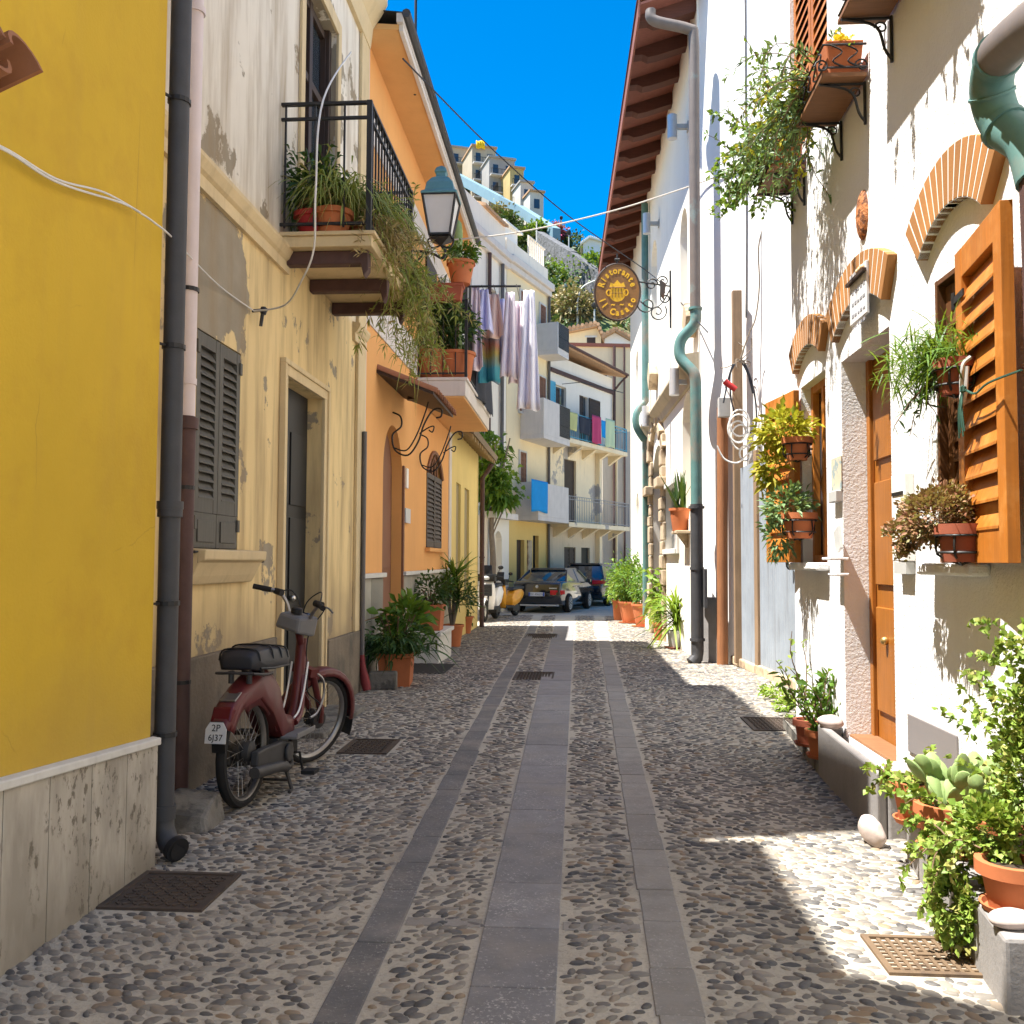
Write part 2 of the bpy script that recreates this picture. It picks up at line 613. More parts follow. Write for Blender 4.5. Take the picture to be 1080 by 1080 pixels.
M['marble'] = mat('white_stone_trim', (.60, .58, .53), .7, .1, 6, .1, 50, .003, streak=.2)
M['tin'] = mat('corrugated_zinc', (.30, .335, .375), .6, .14, 3, .1, 30, .002, metal=.0, streak=.6, scol=(.17, .165, .16))
M['pole_wood'] = mat('weathered_timber', (.30, .20, .12), .85, .2, 3, .4, 40, .004, grain=(12, 12, .8))
M['pole_red'] = mat('reddish_timber', (.33, .14, .06), .75, .2, 3, .35, 40, .004, grain=(12, 12, .8))
M['plastic'] = mat('grey_plastic', (.45, .45, .43), .5, .06, 8)
M['black'] = mat('black_plastic', (.015, .015, .016), .45, .1, 8)
M['rubber'] = mat('rubber', (.018, .017, .016), .8, .2, 20, .2, 80, .002)
M['chrome'] = mat('dull_chrome', (.55, .53, .50), .3, .1, 10, metal=.9)
M['steel'] = mat('brushed_steel', (.55, .55, .55), .5, .06, 10, metal=.5)
M['cable'] = mat('pale_cable', (.55, .50, .42), .7, .1, 9)
M['cable_w'] = mat('white_cable', (.68, .66, .62), .6, .1, 9)
M['cable_b'] = mat('dark_cable', (.02, .022, .03), .6, .1, 9)
M['tile'] = mat('clay_roof_tile', (.40, .17, .085), .85, .2, 6, .3, 50, .004, isl=.5)
M['tile_pale'] = mat('sunny_clay_tile', (.56, .34, .19), .85, .2, 6, .3, 50, .004, isl=.5)
M['glass'] = mat('dark_window_glass', (.03, .04, .05), .08, .1, 2, spec=.8)
M['shut_dark'] = mat('dark_grey_shutter', (.10, .092, .075), .6, .14, 4, .1, 40, .002, grain=(14, 14, 1))
M['shut_brown'] = mat('dark_brown_shutter', (.055, .034, .024), .55, .15, 4, grain=(14, 14, 1))
M['door_dark'] = mat('very_dark_door', (.012, .0115, .011), .5, .2, 4, grain=(14, 14, 1))
M['leaf_green'] = leaf_mat('leaf_green', (.045, .12, .014), (.13, .26, .035))
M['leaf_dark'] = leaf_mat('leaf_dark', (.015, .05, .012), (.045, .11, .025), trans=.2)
M['leaf_lime'] = leaf_mat('leaf_lime', (.13, .25, .02), (.26, .36, .04), (.32, .36, .07))
M['leaf_succ'] = leaf_mat('leaf_succulent', (.14, .24, .03), (.30, .38, .07), (.36, .34, .10), trans=.25)
M['leaf_strap'] = leaf_mat('leaf_strap', (.18, .24, .04), (.40, .42, .13), (.44, .33, .14), trans=.3)
M['leaf_dry'] = leaf_mat('leaf_dry', (.28, .20, .08), (.46, .35, .16), trans=.2)
M['leaf_gold'] = leaf_mat('leaf_gold', (.36, .33, .02), (.50, .42, .05), (.22, .27, .03), trans=.3)
M['leaf_blue'] = leaf_mat('leaf_blue', (.10, .19, .07), (.20, .30, .13), trans=.2)
M['leaf_red'] = leaf_mat('leaf_red', (.30, .20, .10), (.34, .13, .09), (.30, .27, .12), trans=.2)
M['leaf_hill'] = leaf_mat('leaf_hill', (.035, .075, .016), (.085, .14, .028), (.15, .14, .05), trans=.1)
M['leaf_tan'] = leaf_mat('leaf_tan', (.26, .20, .09), (.36, .28, .13), (.13, .17, .05), trans=.1)
M['leaf_pink'] = leaf_mat('leaf_pink', (.45, .06, .16), (.55, .16, .26), (.10, .18, .04), trans=.2)
M['cactus'] = mat('cactus_skin', (.24, .33, .12), .6, .12, 12, .2, 120, .002, col2=(.33, .36, .16), thr=(.55, .7), s2=8)
M['stem'] = mat('plant_stem', (.16, .10, .06), .8, .2, 20)
M['bark'] = mat('grey_bark', (.20, .16, .12), .9, .2, 12, .6, 40, .006)

# ------------------------------------------------------------------ ground
def ground_mat():
    n = NT('mortar_bed')
    big = n.noise(.45, 5)
    c = n.mix(n.ramp(big, .3, .7), (.39, .35, .285), (.53, .48, .395))
    c = n.mix(n.ramp(n.noise(1.7, 6, .6), .5, .72, 0, .5), c, (.20, .175, .145))
    c = n.mix(n.ramp(n.noise(45, 3), .5, .8, 0, .5), c, (.16, .14, .12))
    h = n.noise(60, 4, .65)
    n.bsdf(c, .92, 0, n.bump(h, .6, .012), .2)
    return n.m


def pebble_mat():
    n = NT('river_pebble')
    g = n.n('ShaderNodeNewGeometry').outputs['Random Per Island']
    cr = n.n('ShaderNodeValToRGB'); n.L(g, cr.inputs[0])
    e = cr.color_ramp.elements
    e[0].position, e[0].color = 0, (.030, .031, .037, 1)
    e[1].position, e[1].color = 1, (.30, .27, .22, 1)
    for p, c in ((.14, (.06, .06, .064)), (.28, (.11, .10, .092)), (.45, (.17, .15, .125)), (.65, (.25, .22, .18)), (.80, (.25, .165, .09)), (.84, (.085, .087, .09)), (.94, (.27, .235, .195))):
        x = cr.color_ramp.elements.new(p); x.color = (*c, 1)
    c = n.mix(n.ramp(n.noise(30, 4), .3, .8, 0, .42), cr.outputs[0], (.25, .225, .19))
    c = n.mix(n.ramp(n.noise(.9, 4), .40, .75, 0, .30), c, (.25, .22, .18))
    n.bsdf(c, .62, 0, n.bump(n.noise(70, 3), .25, .004), .35)
    return n.m


def slab_mat(name, col, sp):
    n = NT(name)
    g = n.n('ShaderNodeNewGeometry').outputs['Random Per Island']
    c = n.mix(g, mul(col, .86), mul(col, 1.12))
    c = n.mix(n.ramp(n.noise(6, 6, .65), .42, .7, 0, .55), c, mul(col, .55))
    c = n.mix(n.ramp(n.math('ADD', n.noise(75, 3, .7), n.ramp(n.noise(2.2, 3), .3, .7, -.06, .05)), .57, .68, 0, sp), c, (.52, .49, .45))
    c = n.mix(n.ramp(n.noise(2.5, 7, .65), .46, .70, 0, .6), c, (.29, .255, .215))
    n.bsdf(c, .7, 0, n.bump(n.noise(50, 5, .6), .4, .006), .35)
    return n.m


M['slab'] = slab_mat('basalt_slab', (.235, .225, .225), .8)
M['slab_thin'] = slab_mat('grey_strip_stone', (.27, .25, .225), .5)
M['slab_dark'] = slab_mat('dark_strip_stone', (.15, .145, .142), .5)
gmb = MB()
ys = [-30, -8, 0, 2, 4, 6, 8] + [8+i*.6 for i in range(1, 32)] + [34, 45, 70, 120, 400, 1500]
xs = [-1500, -200, -40, -12, -6, -3, 0, 3, 6, 12, 40, 200, 1500]
gv = [(x, y, gz(y)) for y in ys for x in xs]
gf = [(j*len(xs)+i, j*len(xs)+i+1, (j+1)*len(xs)+i+1, (j+1)*len(xs)+i) for j in range(len(ys)-1) for i in range(len(xs)-1)]
gmb.add(gv, gf)
tag(gmb.build('ground', ground_mat(), fix=False, smooth=True), kind='structure')

# strips of stone in the paving: traced edges, each a row of slabs
def strip(name, L, Rr, m, ylen, jit=.0, y_from=1.2):
    """L, Rr: edge lines as two ground points each; slabs of about ylen metres"""
    (a0, a1), (b0, b1) = L, Rr
    def xa(y): return a0.x+(a1.x-a0.x)*(y-a0.y)/(a1.y-a0.y)
    def xb(y): return b0.x+(b1.x-b0.x)*(y-b0.y)/(b1.y-b0.y)
    mb = MB(); y = y_from
    rr = random.Random(len(name)+int(ylen*100))
    while y < 25.5:
        l = ylen*rr.uniform(.6, 1.5); y2 = y+l
        e = rr.uniform(-jit, jit); e2 = rr.uniform(-jit, jit)
        t = .007+rr.uniform(-.002, .002)
        g = .0025
        q = [(xa(y+g)+e, y+g), (xb(y+g)+e2, y+g), (xb(y2-g)+e2, y2-g), (xa(y2-g)+e, y2-g)]
        mb.add([(x, yy, gz(yy)-.03) for x, yy in q]+[(x, yy, gz(yy)+t) for x, yy in q],
               [(4, 5, 6, 7), (0, 1, 5, 4), (1, 2, 6, 5), (2, 3, 7, 6), (3, 0, 4, 7)])
        y = y2
    tag(mb.build(name, m, bevel=.004), kind='structure')
    return xa, xb


cs = strip('centre_paving_strip', (ong(487, 1080), ong(580, 680)), (ong(585, 1080), ong(605, 670)), M['slab'], .62)
ls = strip('kerb_strip', (ong(345, 1050), ong(541, 690)), (ong(390, 1050), ong(552.5, 690)), M['slab_dark'], .55, .008)
rs = strip('edge_strip', (ong(676, 960), ong(632, 680)), (ong(716, 960), ong(644, 680)), M['slab_thin'], .36, .006)
# thin cross bands between the strips
cb = MB()
for y in (3.95, 6.1, 8.1, 11.2, 14.5, 18.0):
    for f0, f1 in ((ls[1], cs[0]), (cs[1], rs[0])):
        xa, xb = f0(y)+.01, f1(y)-.01
        if xb-xa < .03: continue
        k = max(2, int((xb-xa)/.3))
        for i in range(k):
            a, b = xa+(xb-xa)*i/k+.004, xa+(xb-xa)*(i+1)/k-.004
            cb.box(a, b, y, y+.085, gz(y)-.03, gz(y)+.004)
tag(cb.build('cross_band', M['slab_thin'], bevel=.003), kind='structure')

KEEP_OUT = []     # rectangles (x0,x1,y0,y1) with no pebbles: covers and drains


def cover_rect(name, label, x0, x1, y0, y1, m, holes=None, grp=None):
    KEEP_OUT.append((x0-.01, x1+.01, y0-.01, y1+.01))
    z = gz((y0+y1)/2)
    t = thing(name, label, 'drain cover', ((x0+x1)/2, (y0+y1)/2, z), 0, grp)
    f = MB(); w = .025
    f.box(x0, x1, y0, y0+w, z-.04, z+.012); f.box(x0, x1, y1-w, y1, z-.04, z+.012)
    f.box(x0, x0+w, y0+w, y1-w, z-.04, z+.012); f.box(x1-w, x1, y0+w, y1-w, z-.04, z+.012)
    f.build('frame', m, t)
    g = MB()
    if holes:
        nx, ny = holes
        for i in range(1, nx): 
            x = x0+w+(x1-x0-2*w)*i/nx; g.box(x-.007, x+.007, y0+w, y1-w, z-.02, z+.008)
        for i in range(1, ny):
            y = y0+w+(y1-y0-2*w)*i/ny; g.box(x0+w, x1-w, y-.007, y+.007, z-.02, z+.006)
        g.box(x0+w, x1-w, y0+w, y1-w, z-.05, z-.0215)
        g.box((x0+x1)/2-.03, (x0+x1)/2+.03, (y0+y1)/2-.012, (y0+y1)/2+.012, z-.01, z+.013)
    else:
        g.box(x0+w, x1-w, y0+w, y1-w, z-.03, z+.004)
        k = int((x1-x0)/.045); l = int((y1-y0)/.045)
        for i in range(k):
            for j in range(l):
                a = PI/4 if (i+j) % 2 else -PI/4
                g.obox((x0+w+.02+(x1-x0-2*w-.04)*(i+.5)/k, y0+w+.02+(y1-y0-2*w-.04)*(j+.5)/l, z+.006), (.032, .010, .008), Matrix.Rotation(a, 3, 'Z'))
    g.build('grating' if holes else 'plate', m, t)
    return t


def gp(px, py): p = ong(px, py); return p.x, p.y


M['cover'] = mat('dark_iron_cover', (.075, .055, .042), .75, .2, 9, .3, 60, .003, col2=(.05, .04, .035))
M['cover_lit'] = mat('sunlit_iron_cover', (.15, .10, .06), .75, .2, 9, .3, 60, .003, col2=(.09, .06, .04))  # lighter copy of the cover iron, sunlight put into the colour
cover_rect('drain_cover', 'dark square ribbed iron drain cover beside the yellow wall plinth', -2.065, -1.60, 4.02, 4.50, M['cover'])
x0, y0 = gp(352, 795); x1, y1 = gp(425, 781)
cover_rect('drain_cover', 'brown iron cover on the cobbles by the dark doorway step', x0+.02, x1-.02, y0, y1, M['cover'])
cover_rect('drain_grate', 'square brown iron grate with small holes in the sunlit cobbles', 1.13, 1.50, 3.62, 3.98, M['cover_lit'], (9, 9))
cover_rect('drain_cover', 'rusty iron cover at the foot of the nearest planter wall', 1.26, 1.60, 2.98, 3.24, M['rust_iron'])
x0, y0 = gp(795, 771); x1, y1 = gp(838, 758)
cover_rect('drain_cover', 'dark iron cover at the sunlit foot of the zinc fence', x0, x1, y0, y1, M['cover'])
x0, y0 = gp(540, 717); x1, y1 = gp(585, 710)
cover_rect('manhole_cover', 'rectangular iron cover in the middle of the street, nearer one', x0, x1, y0, y1, M['cover'])
x0, y0 = gp(552, 674); x1, y1 = gp(588, 669.5)
cover_rect('manhole_cover', 'rectangular iron cover in the middle of the street, farther one', x0, x1, y0, y1, M['cover'])


def pebbles():
    out_v, out_f, base = [], [], 0
    zones = ((1.9, 8.0, 1.0, 8, 3), (8.0, 14.0, 1.25, 7, 2), (14.0, 30.0, 1.7, 6, 2))
    for (ya, yb, k, nu, rings) in zones:
        dx, dy = .060*k, .042*k
        nyy = int((yb-ya)/dy)
        X, Y = [], []
        for j in range(nyy):
            y = ya+(j+.5)*dy
            nx = int(5.6/dx)
            x = -2.75+(np.arange(nx)+.5*(j % 2))*dx
            X.append(x); Y.append(np.full(nx, y))
        X, Y = np.concatenate(X), np.concatenate(Y)
        n = len(X)
        X = X+RNG.normal(size=n)*dx*.15; Y = Y+RNG.normal(size=n)*dy*.17
        sa = np.clip(RNG.lognormal(-.03, .34, n), .4, 1.7)
        a = sa*dx*.50; b = np.minimum(sa*RNG.uniform(.7, 1.1, n), 1.2)*dy*.475
        keep = RNG.random(n) > .05
        for (c0, c1) in ((cs[0], cs[1]), (ls[0], ls[1]), (rs[0], rs[1])):
            xa = np.array([c0(y) for y in Y]); xb = np.array([c1(y) for y in Y])
            keep &= ~((X+a*.85 > xa) & (X-a*.85 < xb))
        for (u0, u1, v0, v1) in KEEP_OUT:
            keep &= ~((X+a*.8 > u0) & (X-a*.8 < u1) & (Y+b*.8 > v0) & (Y-b*.8 < v1))
        keep &= (X > -2.62) & (X < 2.75)
        X, Y, a, b = X[keep], Y[keep], a[keep], b[keep]
        n = len(X)
        ang = RNG.normal(size=n)*.45
        # patches laid at another angle
        ang = ang+.5*np.sin(X*1.7+Y*.6)
        h = RNG.uniform(.003, .010, n)*(.8+.3*k)
        Z = np.array([gz(y) for y in Y])
        th = 2*PI*np.arange(nu)/nu
        ca, sn = np.cos(ang), np.sin(ang)
        lv = []
        for r_ in range(rings):
            q = (1.0, .80, .45)[r_] if rings == 3 else (1.0, .62)[r_]
            zz = (-.25, .62, .95)[r_] if rings == 3 else (-.25, .85)[r_]
            wob = 1+RNG.normal(size=(n, nu))*.07 if r_ == 0 else wob
            lx = a[:, None]*q*np.cos(th)*wob; ly = b[:, None]*q*np.sin(th)*wob
            vx = X[:, None]+lx*ca[:, None]-ly*sn[:, None]
            vy = Y[:, None]+lx*sn[:, None]+ly*ca[:, None]
            vz = Z[:, None]+h[:, None]*zz+0*lx
            lv.append(np.stack([vx, vy, vz], -1))
        top = np.stack([X, Y, Z+h], -1)[:, None, :]
        V = np.concatenate(lv+[top], 1)
        m = V.shape[1]
        f = []
        for r_ in range(rings-1):
            for j in range(nu):
                f.append((r_*nu+j, r_*nu+(j+1) % nu, (r_+1)*nu+(j+1) % nu)); f.append((r_*nu+j, (r_+1)*nu+(j+1) % nu, (r_+1)*nu+j))
        for j in range(nu): f.append(((rings-1)*nu+j, (rings-1)*nu+(j+1) % nu, m-1))
        F = (np.arange(n)[:, None, None]*m+np.array(f)[None]).reshape(-1, 3)+base
        out_v.append(V.reshape(-1, 3)); out_f.append(F); base += n*m
    o = np_mesh('pebble_paving', np.concatenate(out_v), np.concatenate(out_f), pebble_mat(), smooth=True)
    tag(o, 'rounded grey and tan river pebbles set in pale mortar', None, None, 'stuff')


# ------------------------------------------------------------------ small things used on both sides
def pot_prof(r0, r1, h, rim=.03, rh=.05, t=.012):
    return [(r0*.3, .0), (r0, .0), (r1-(r1-r0)*rh/h, h-rh), (r1-.002, h-rh+.001), (r1+rim*.5, h-rh+.004), (r1+rim*.5, h), (r1-t, h), (r1-t-.01, h-.04)]


def round_pot(t, r0, r1, h, m=None, z=0.0, saucer=False, name='pot'):
    o = MB().lathe(pot_prof(r0, r1, h), 22, (0, 0, z)).build(name, m or M['terra'], t, smooth=True, world=False)
    MB().lathe([(r1*.94, h-.035+z), (r1*.5, h-.022+z), (.001, h-.02+z)], 14).build('soil', M['soil'], t, smooth=True, world=False)
    if saucer:
        MB().lathe([(r0*.5, z-.001), (r0*1.25, z+.001), (r0*1.42, z+.026), (r0*1.30, z+.026), (r0*1.2, z+.008)], 20).build('saucer', m or M['terra'], t, smooth=True, world=False)
    return o


def box_pot(t, lx, ly, h, m=None, flare=.85, z=0.0):
    b = MB()
    def ring(k, zz): return [(-lx/2*k, -ly/2*k, zz), (lx/2*k, -ly/2*k, zz), (lx/2*k, ly/2*k, zz), (-lx/2*k, ly/2*k, zz)]
    rs_ = [ring(flare, z), ring(.95, z+h-.05), ring(1.02, z+h-.048), ring(1.03, z+h), ring(.9, z+h), ring(.88, z+h-.04)]
    vs = sum(rs_, []); fs = [(3, 2, 1, 0)]
    for i in range(5):
        for j in range(4): fs.append((i*4+j, i*4+(j+1) % 4, (i+1)*4+(j+1) % 4, (i+1)*4+j))
    fs.append((20, 21, 22, 23))
    b.add(vs, fs); b.build('planter', m or M['terra'], t, bevel=.008, world=False)
    MB().box(-lx*.43, lx*.43, -ly*.43, ly*.43, z+h-.045, z+h-.03).build('soil', M['soil'], t, world=False)


def rock(name, label, cat, c, r, m, seed=1, rz=0.0, rx=0.0, group=None, jit=.05):
    o = MB().sphere((0, 0, 0), r, 14, 10, jit, seed).build(name, m, None, smooth=True, sub=1)
    o.location = c; o.rotation_euler = (rx, 0, rz)
    return tag(o, label, cat, group)


def shutter(mb, u0, u1, z0, z1, w, n, st=.055, th=.035, slat_t=.011, midrail=False, tilt=35):
    """a louvred leaf lying in the facade plane: stiles, rails and tilted slats"""
    mb.box(u0, u0+st, w-th, w, z0, z1); mb.box(u1-st, u1, w-th, w, z0, z1)
    mb.box(u0+st, u1-st, w-th+.002, w-.002, z0, z0+st*1.6); mb.box(u0+st, u1-st, w-th+.002, w-.002, z1-st*1.3, z1)
    a, b = z0+st*1.6, z1-st*1.3
    for i in range(n):
        z = a+(b-a)*(i+.5)/n
        h = (b-a)/n*.62; k = th*.55
        mb.add([(u0+st, w-th*.5-k, z+h), (u1-st, w-th*.5-k, z+h), (u1-st, w-th*.5+k, z-h), (u0+st, w-th*.5+k, z-h),
                (u0+st, w-th*.5-k, z+h-slat_t), (u1-st, w-th*.5-k, z+h-slat_t), (u1-st, w-th*.5+k, z-h-slat_t), (u0+st, w-th*.5+k, z-h-slat_t)],
               [(0, 1, 2, 3), (7, 6, 5, 4), (0, 4, 5, 1), (3, 2, 6, 7), (0, 3, 7, 4), (1, 5, 6, 2)])


def railing(F, parent, u0, u1, wd, z0, z1, m, nb_side=4, step=.13, scr=False, name='railing'):
    """three sided balcony railing as one part"""
    b = F.mb(); t = .012
    for (z, k) in ((z1, .02), (z1-.13, .013), (z0+.07, .013)):
        b.box(u0, u1, wd-k, wd+k, z-.012, z+.012)
        b.box(u0-k, u0+k, 0, wd, z-.0118, z+.0118); b.box(u1-k, u1+k, 0, wd, z-.0118, z+.0118)
    for u in (u0, u1): b.box(u-.022, u+.022, wd-.022, wd+.022, z0, z1+.015)
    n = int((u1-u0)/step)
    for i in range(1, n):
        u = u0+(u1-u0)*i/n; b.box(u-.008, u+.008, wd-.008, wd+.008, z0+.04, z1)
    for i in range(nb_side):
        w = wd*(i+.15)/nb_side
        for u in (u0, u1): b.box(u-.008, u+.008, w-.008, w+.008, z0+.04, z1)
    return b.build(name, m, parent)


def pipe(name, pts, r, m, parent, n=14, collars=(), label=None, world=True):
    o = MB().tube(pts, r, n).build(name, m, parent, smooth=True, world=world)
    if label: o['label'] = label
    if collars:
        c = MB()
        for p, rr in collars:
            p = Vector(p); c.tube([p-Vector((0, 0, .02)), p+Vector((0, 0, .02))], rr, n)
        c.build('pipe_collar', m, o, smooth=True, world=world)
    return o
# ================================================================== LEFT SIDE
XY, XC, XO = -2.1, -2.55, -2.6
FY = Fac((XY, 0), (0, 1), (1, 0))
FC = Fac((XC, 0), (0, 1), (1, 0))
FO = Fac((XO, 0), (0, 1), (1, 0))


def cream_mat():
    n = NT('peeling_cream_plaster')
    base = (.70, .53, .265)
    c = n.mix(n.noise(1.3, 6), mul(base, .86), mul(base, 1.12))
    z = n.sep()[2]
    # paler upper floor
    c = n.mix(n.ramp(z, 4.15, 4.35), c, n.mix(n.noise(1.6, 6), (.60, .55, .46), (.78, .72, .60)))
    pn = n.noise(1.5, 8, .63)
    def spot(px, py, rad):
        d = n.n('ShaderNodeVectorMath', operation='DISTANCE'); n.L(n.co, d.inputs[0])
        u, zz = FC.uz(px, py); d.inputs[1].default_value = (XC, u, zz)
        return n.ramp(d.outputs['Value'], 0, rad, .24, 0)
    m_ = n.math('ADD', n.math('ADD', pn, spot(222, 255, .95)), spot(345, 60, 1.1))
    m_ = n.math('ADD', m_, spot(225, 320, .8))
    peel = n.ramp(m_, .605, .625)
    under = n.mix(n.noise(4, 6), (.22, .185, .13), (.36, .31, .23))
    c = n.mix(peel, c, under)
    g = n.noise(2.0, 6, .6, co=n.map((2.5, 2.5, .3)))
    c = n.mix(n.ramp(g, .46, .72, 0, .72), c, (.27, .19, .10))
    # rising damp with an uneven edge
    lo = n.math('ADD', z, n.ramp(n.noise(1.6, 6), 0, 1, -.45, .45))
    c = n.mix(n.ramp(lo, .75, 1.35, .65, 0), c, (.26, .20, .13))
    h = n.mix(peel, n.noise(40, 5, .6), (.1, .1, .1))
    n.bsdf(c, .9, 0, n.bump(n.math('SUBTRACT', n.math('MULTIPLY', n.noise(40, 5, .6), .35), peel), .45, .008), .15)
    return n.m


def yellow_mat():
    n = NT('ochre_yellow_paint')
    a, b2 = (.52, .335, .028), (.60, .385, .034)
    c = n.mix(n.ramp(n.noise(.9, 6, .6), .3, .7), a, b2)
    c = n.mix(n.ramp(n.noise(2.6, 7, .65), .50, .75, 0, .45), c, (.43, .25, .03))
    g = n.noise(2.0, 6, .6, co=n.map((3.5, 3.5, .25)))
    c = n.mix(n.ramp(g, .52, .8, 0, .40), c, (.46, .29, .05))
    z = n.sep()[2]
    lo = n.math('ADD', z, n.ramp(n.noise(2.2, 6), 0, 1, -.35, .35))
    c = n.mix(n.ramp(lo, .65, 1.15, .45, 0), c, (.38, .26, .07))
    cr = n.n('ShaderNodeTexVoronoi', feature='DISTANCE_TO_EDGE'); n.L(n.mix(.12, n.co, n.noise(3, 4)), cr.inputs['Vector']); cr.inputs['Scale'].default_value = .9
    line = n.math('MULTIPLY', n.ramp(cr.outputs['Distance'], 0, .0035, 1, 0), n.ramp(n.noise(1.4, 3), .52, .58))
    c = n.mix(n.math('MULTIPLY', line, .5), c, (.30, .19, .03))
    h = n.math('ADD', n.noise(60, 5, .6), n.math('MULTIPLY', n.noise(5, 4), 1.5))
    n.bsdf(c, .85, 0, n.bump(h, .28, .006), .2)
    return n.m


M['yellow'] = yellow_mat()
M['cream'] = cream_mat()
M['cream_trim'] = mat('cream_trim', (.60, .47, .27), .85, .12, 3, .25, 40, .004, streak=.35, scol=(.2, .15, .1))
M['plinth_old'] = mat('stained_plinth', (.20, .16, .115), .95, .25, 2.5, .6, 30, .012, col2=(.12, .105, .08), thr=(.47, .62), streak=.5)
M['orange'] = mat('orange_paint', (.72, .36, .12), .85, .06, 1.5, .15, 60, .003, streak=.06)
M['pale'] = mat('pale_yellow_paint', (.68, .52, .19), .85, .07, 1.5, .15, 60, .003, streak=.1)
M['brown_paint'] = mat('brown_paint', (.22, .10, .055), .7, .08, 3)
M['whiteband'] = mat('off_white_band', (.62, .57, .52), .8, .08, 3, .1, 50, .003, streak=.15)
M['orange_soffit'] = mat('orange_soffit', (.66, .37, .14), .85, .08, 3)


def travertine():
    n = NT('veined_travertine')
    c = n.mix(n.ramp(n.noise(2.2, 6, .6, co=n.map((3, 3, .8), (0, .4, 0))), .38, .64), (.30, .27, .22), (.52, .475, .40))
    pits = n.ramp(n.noise(26, 5, .75, co=n.map((1, 1, .55))), .545, .60)
    pits = n.math('MULTIPLY', pits, n.ramp(n.noise(3.2, 3, .5, co=n.map((1.6, 1.6, .7))), .50, .58))
    zz = n.math('ADD', n.sep()[2], n.ramp(n.noise(3, 5), 0, 1, -.15, .15))
    c = n.mix(n.ramp(zz, .02, .22, .6, 0), c, (.17, .145, .11))
    c = n.mix(pits, c, (.10, .085, .06))
    g = n.n('ShaderNodeNewGeometry').outputs['Random Per Island']
    c = n.mix(n.ramp(g, 0, 1, 0, .28), c, (.30, .26, .21))
    n.bsdf(c, .6, 0, None, .3)
    return n.m


# ---- yellow house
yh = thing('yellow_house', 'ochre yellow house at the left edge with a travertine plinth', 'house', (XY-2, 1, 0))
b = FY.mb()
YE = 4.58
facade(b, 2.45, YE, 0.0, 7.35, (), body=6)
facade(b, -7.0, 2.448, 0.0, 9.6, (), body=6.01)
b.add([(2.449, -.001, 7.352), (2.95, -.001, 7.352), (2.449, -.001, 8.9), (2.449, -5.9, 7.352), (2.95, -5.9, 7.352), (2.449, -5.9, 8.9)], [(0, 1, 2), (3, 5, 4), (0, 3, 4, 1), (1, 4, 5, 2), (2, 5, 3, 0)])
b.build('wall', M['yellow'], yh)
cap0, cap1 = FY.uz(0, 832), FY.uz(149, 789)
sl = (cap1[1]-cap0[1])/(cap1[0]-cap0[0])
def capz(u): return cap1[1]+sl*(u-cap1[0])
b = FY.mb(); u = YE-.02
edges = [YE+.025, FY.u(133), FY.u(96), FY.u(52), FY.u(3), 3.15, 2.6, 2.05, 1.5, .9]
for i in range(len(edges)-1):
    ub, ua = edges[i]-.003, edges[i+1]+.003
    b.add([(ua, .002, -.1), (ub, .002, -.1), (ub, .002, capz(ub)), (ua, .002, capz(ua)), (ua, .03, -.1), (ub, .03, -.1), (ub, .03, capz(ub)), (ua, .03, capz(ua))],
          [(4, 5, 6, 7), (0, 4, 7, 3), (1, 2, 6, 5), (3, 7, 6, 2)])
pl = b.build('plinth', travertine(), yh, fix=False)
b = FY.mb()
ua, ub = .5, YE+.03
b.add([(ua, .002, capz(ua)+.001), (ub, .002, capz(ub)+.001), (ub, .002, capz(ub)+.042), (ua, .002, capz(ua)+.042), (ua, .045, capz(ua)+.001), (ub, .045, capz(ub)+.001), (ub, .045, capz(ub)+.036), (ua, .045, capz(ua)+.036)],
      [(4, 5, 6, 7), (0, 4, 7, 3), (1, 2, 6, 5), (3, 7, 6, 2), (0, 1, 5, 4)])
b.build('plinth_cap', M['marble'], yh, bevel=.006)
# clay tiled porch roof poking into the frame
pr = MB()
pz = Matrix.Rotation(R(-24), 3, 'Y')
o = onx(18, 100, -1.72); o.y -= .20
for k in range(6):
    yy = o.y+.10-k*.19
    for (dz, up, rad) in ((0, 1, .085), (-.075, -1, .085)):
        y0_ = yy-(0 if up == 1 else .095)
        vs, fs = [], []
        for i in range(2):
            xx = (-.42, .10)[i] if up == 1 else (-.42, .05)[i]
            for (rr_, _) in ((rad, 0), (rad-.016, 1)):
                for j in range(9):
                    a = PI*j/8
                    p = pz @ Vector((xx, math.cos(a)*rr_, up*math.sin(a)*rr_*.9+dz+(0 if up == 1 else .08)))
                    vs.append((o.x+p.x, y0_+p.y, o.z+.02+p.z))
        for j in range(8):
            fs += [(j, j+1, 19+j, 18+j), (9+j, 27+j, 28+j, 10+j), (j, 9+j, 10+j, j+1), (18+j, 19+j, 28+j, 27+j)]
        fs += [(0, 18, 27, 9), (8, 17, 35, 26)]
        pr.add(vs, fs)
pr.build('porch_tile', M['tile'], yh, smooth=True)
b = MB(); b.obox((o.x-.20, o.y-.42, o.z-.085), (.46, 1.0, .03), pz); b.build('porch_board', M['shut_brown'], yh)
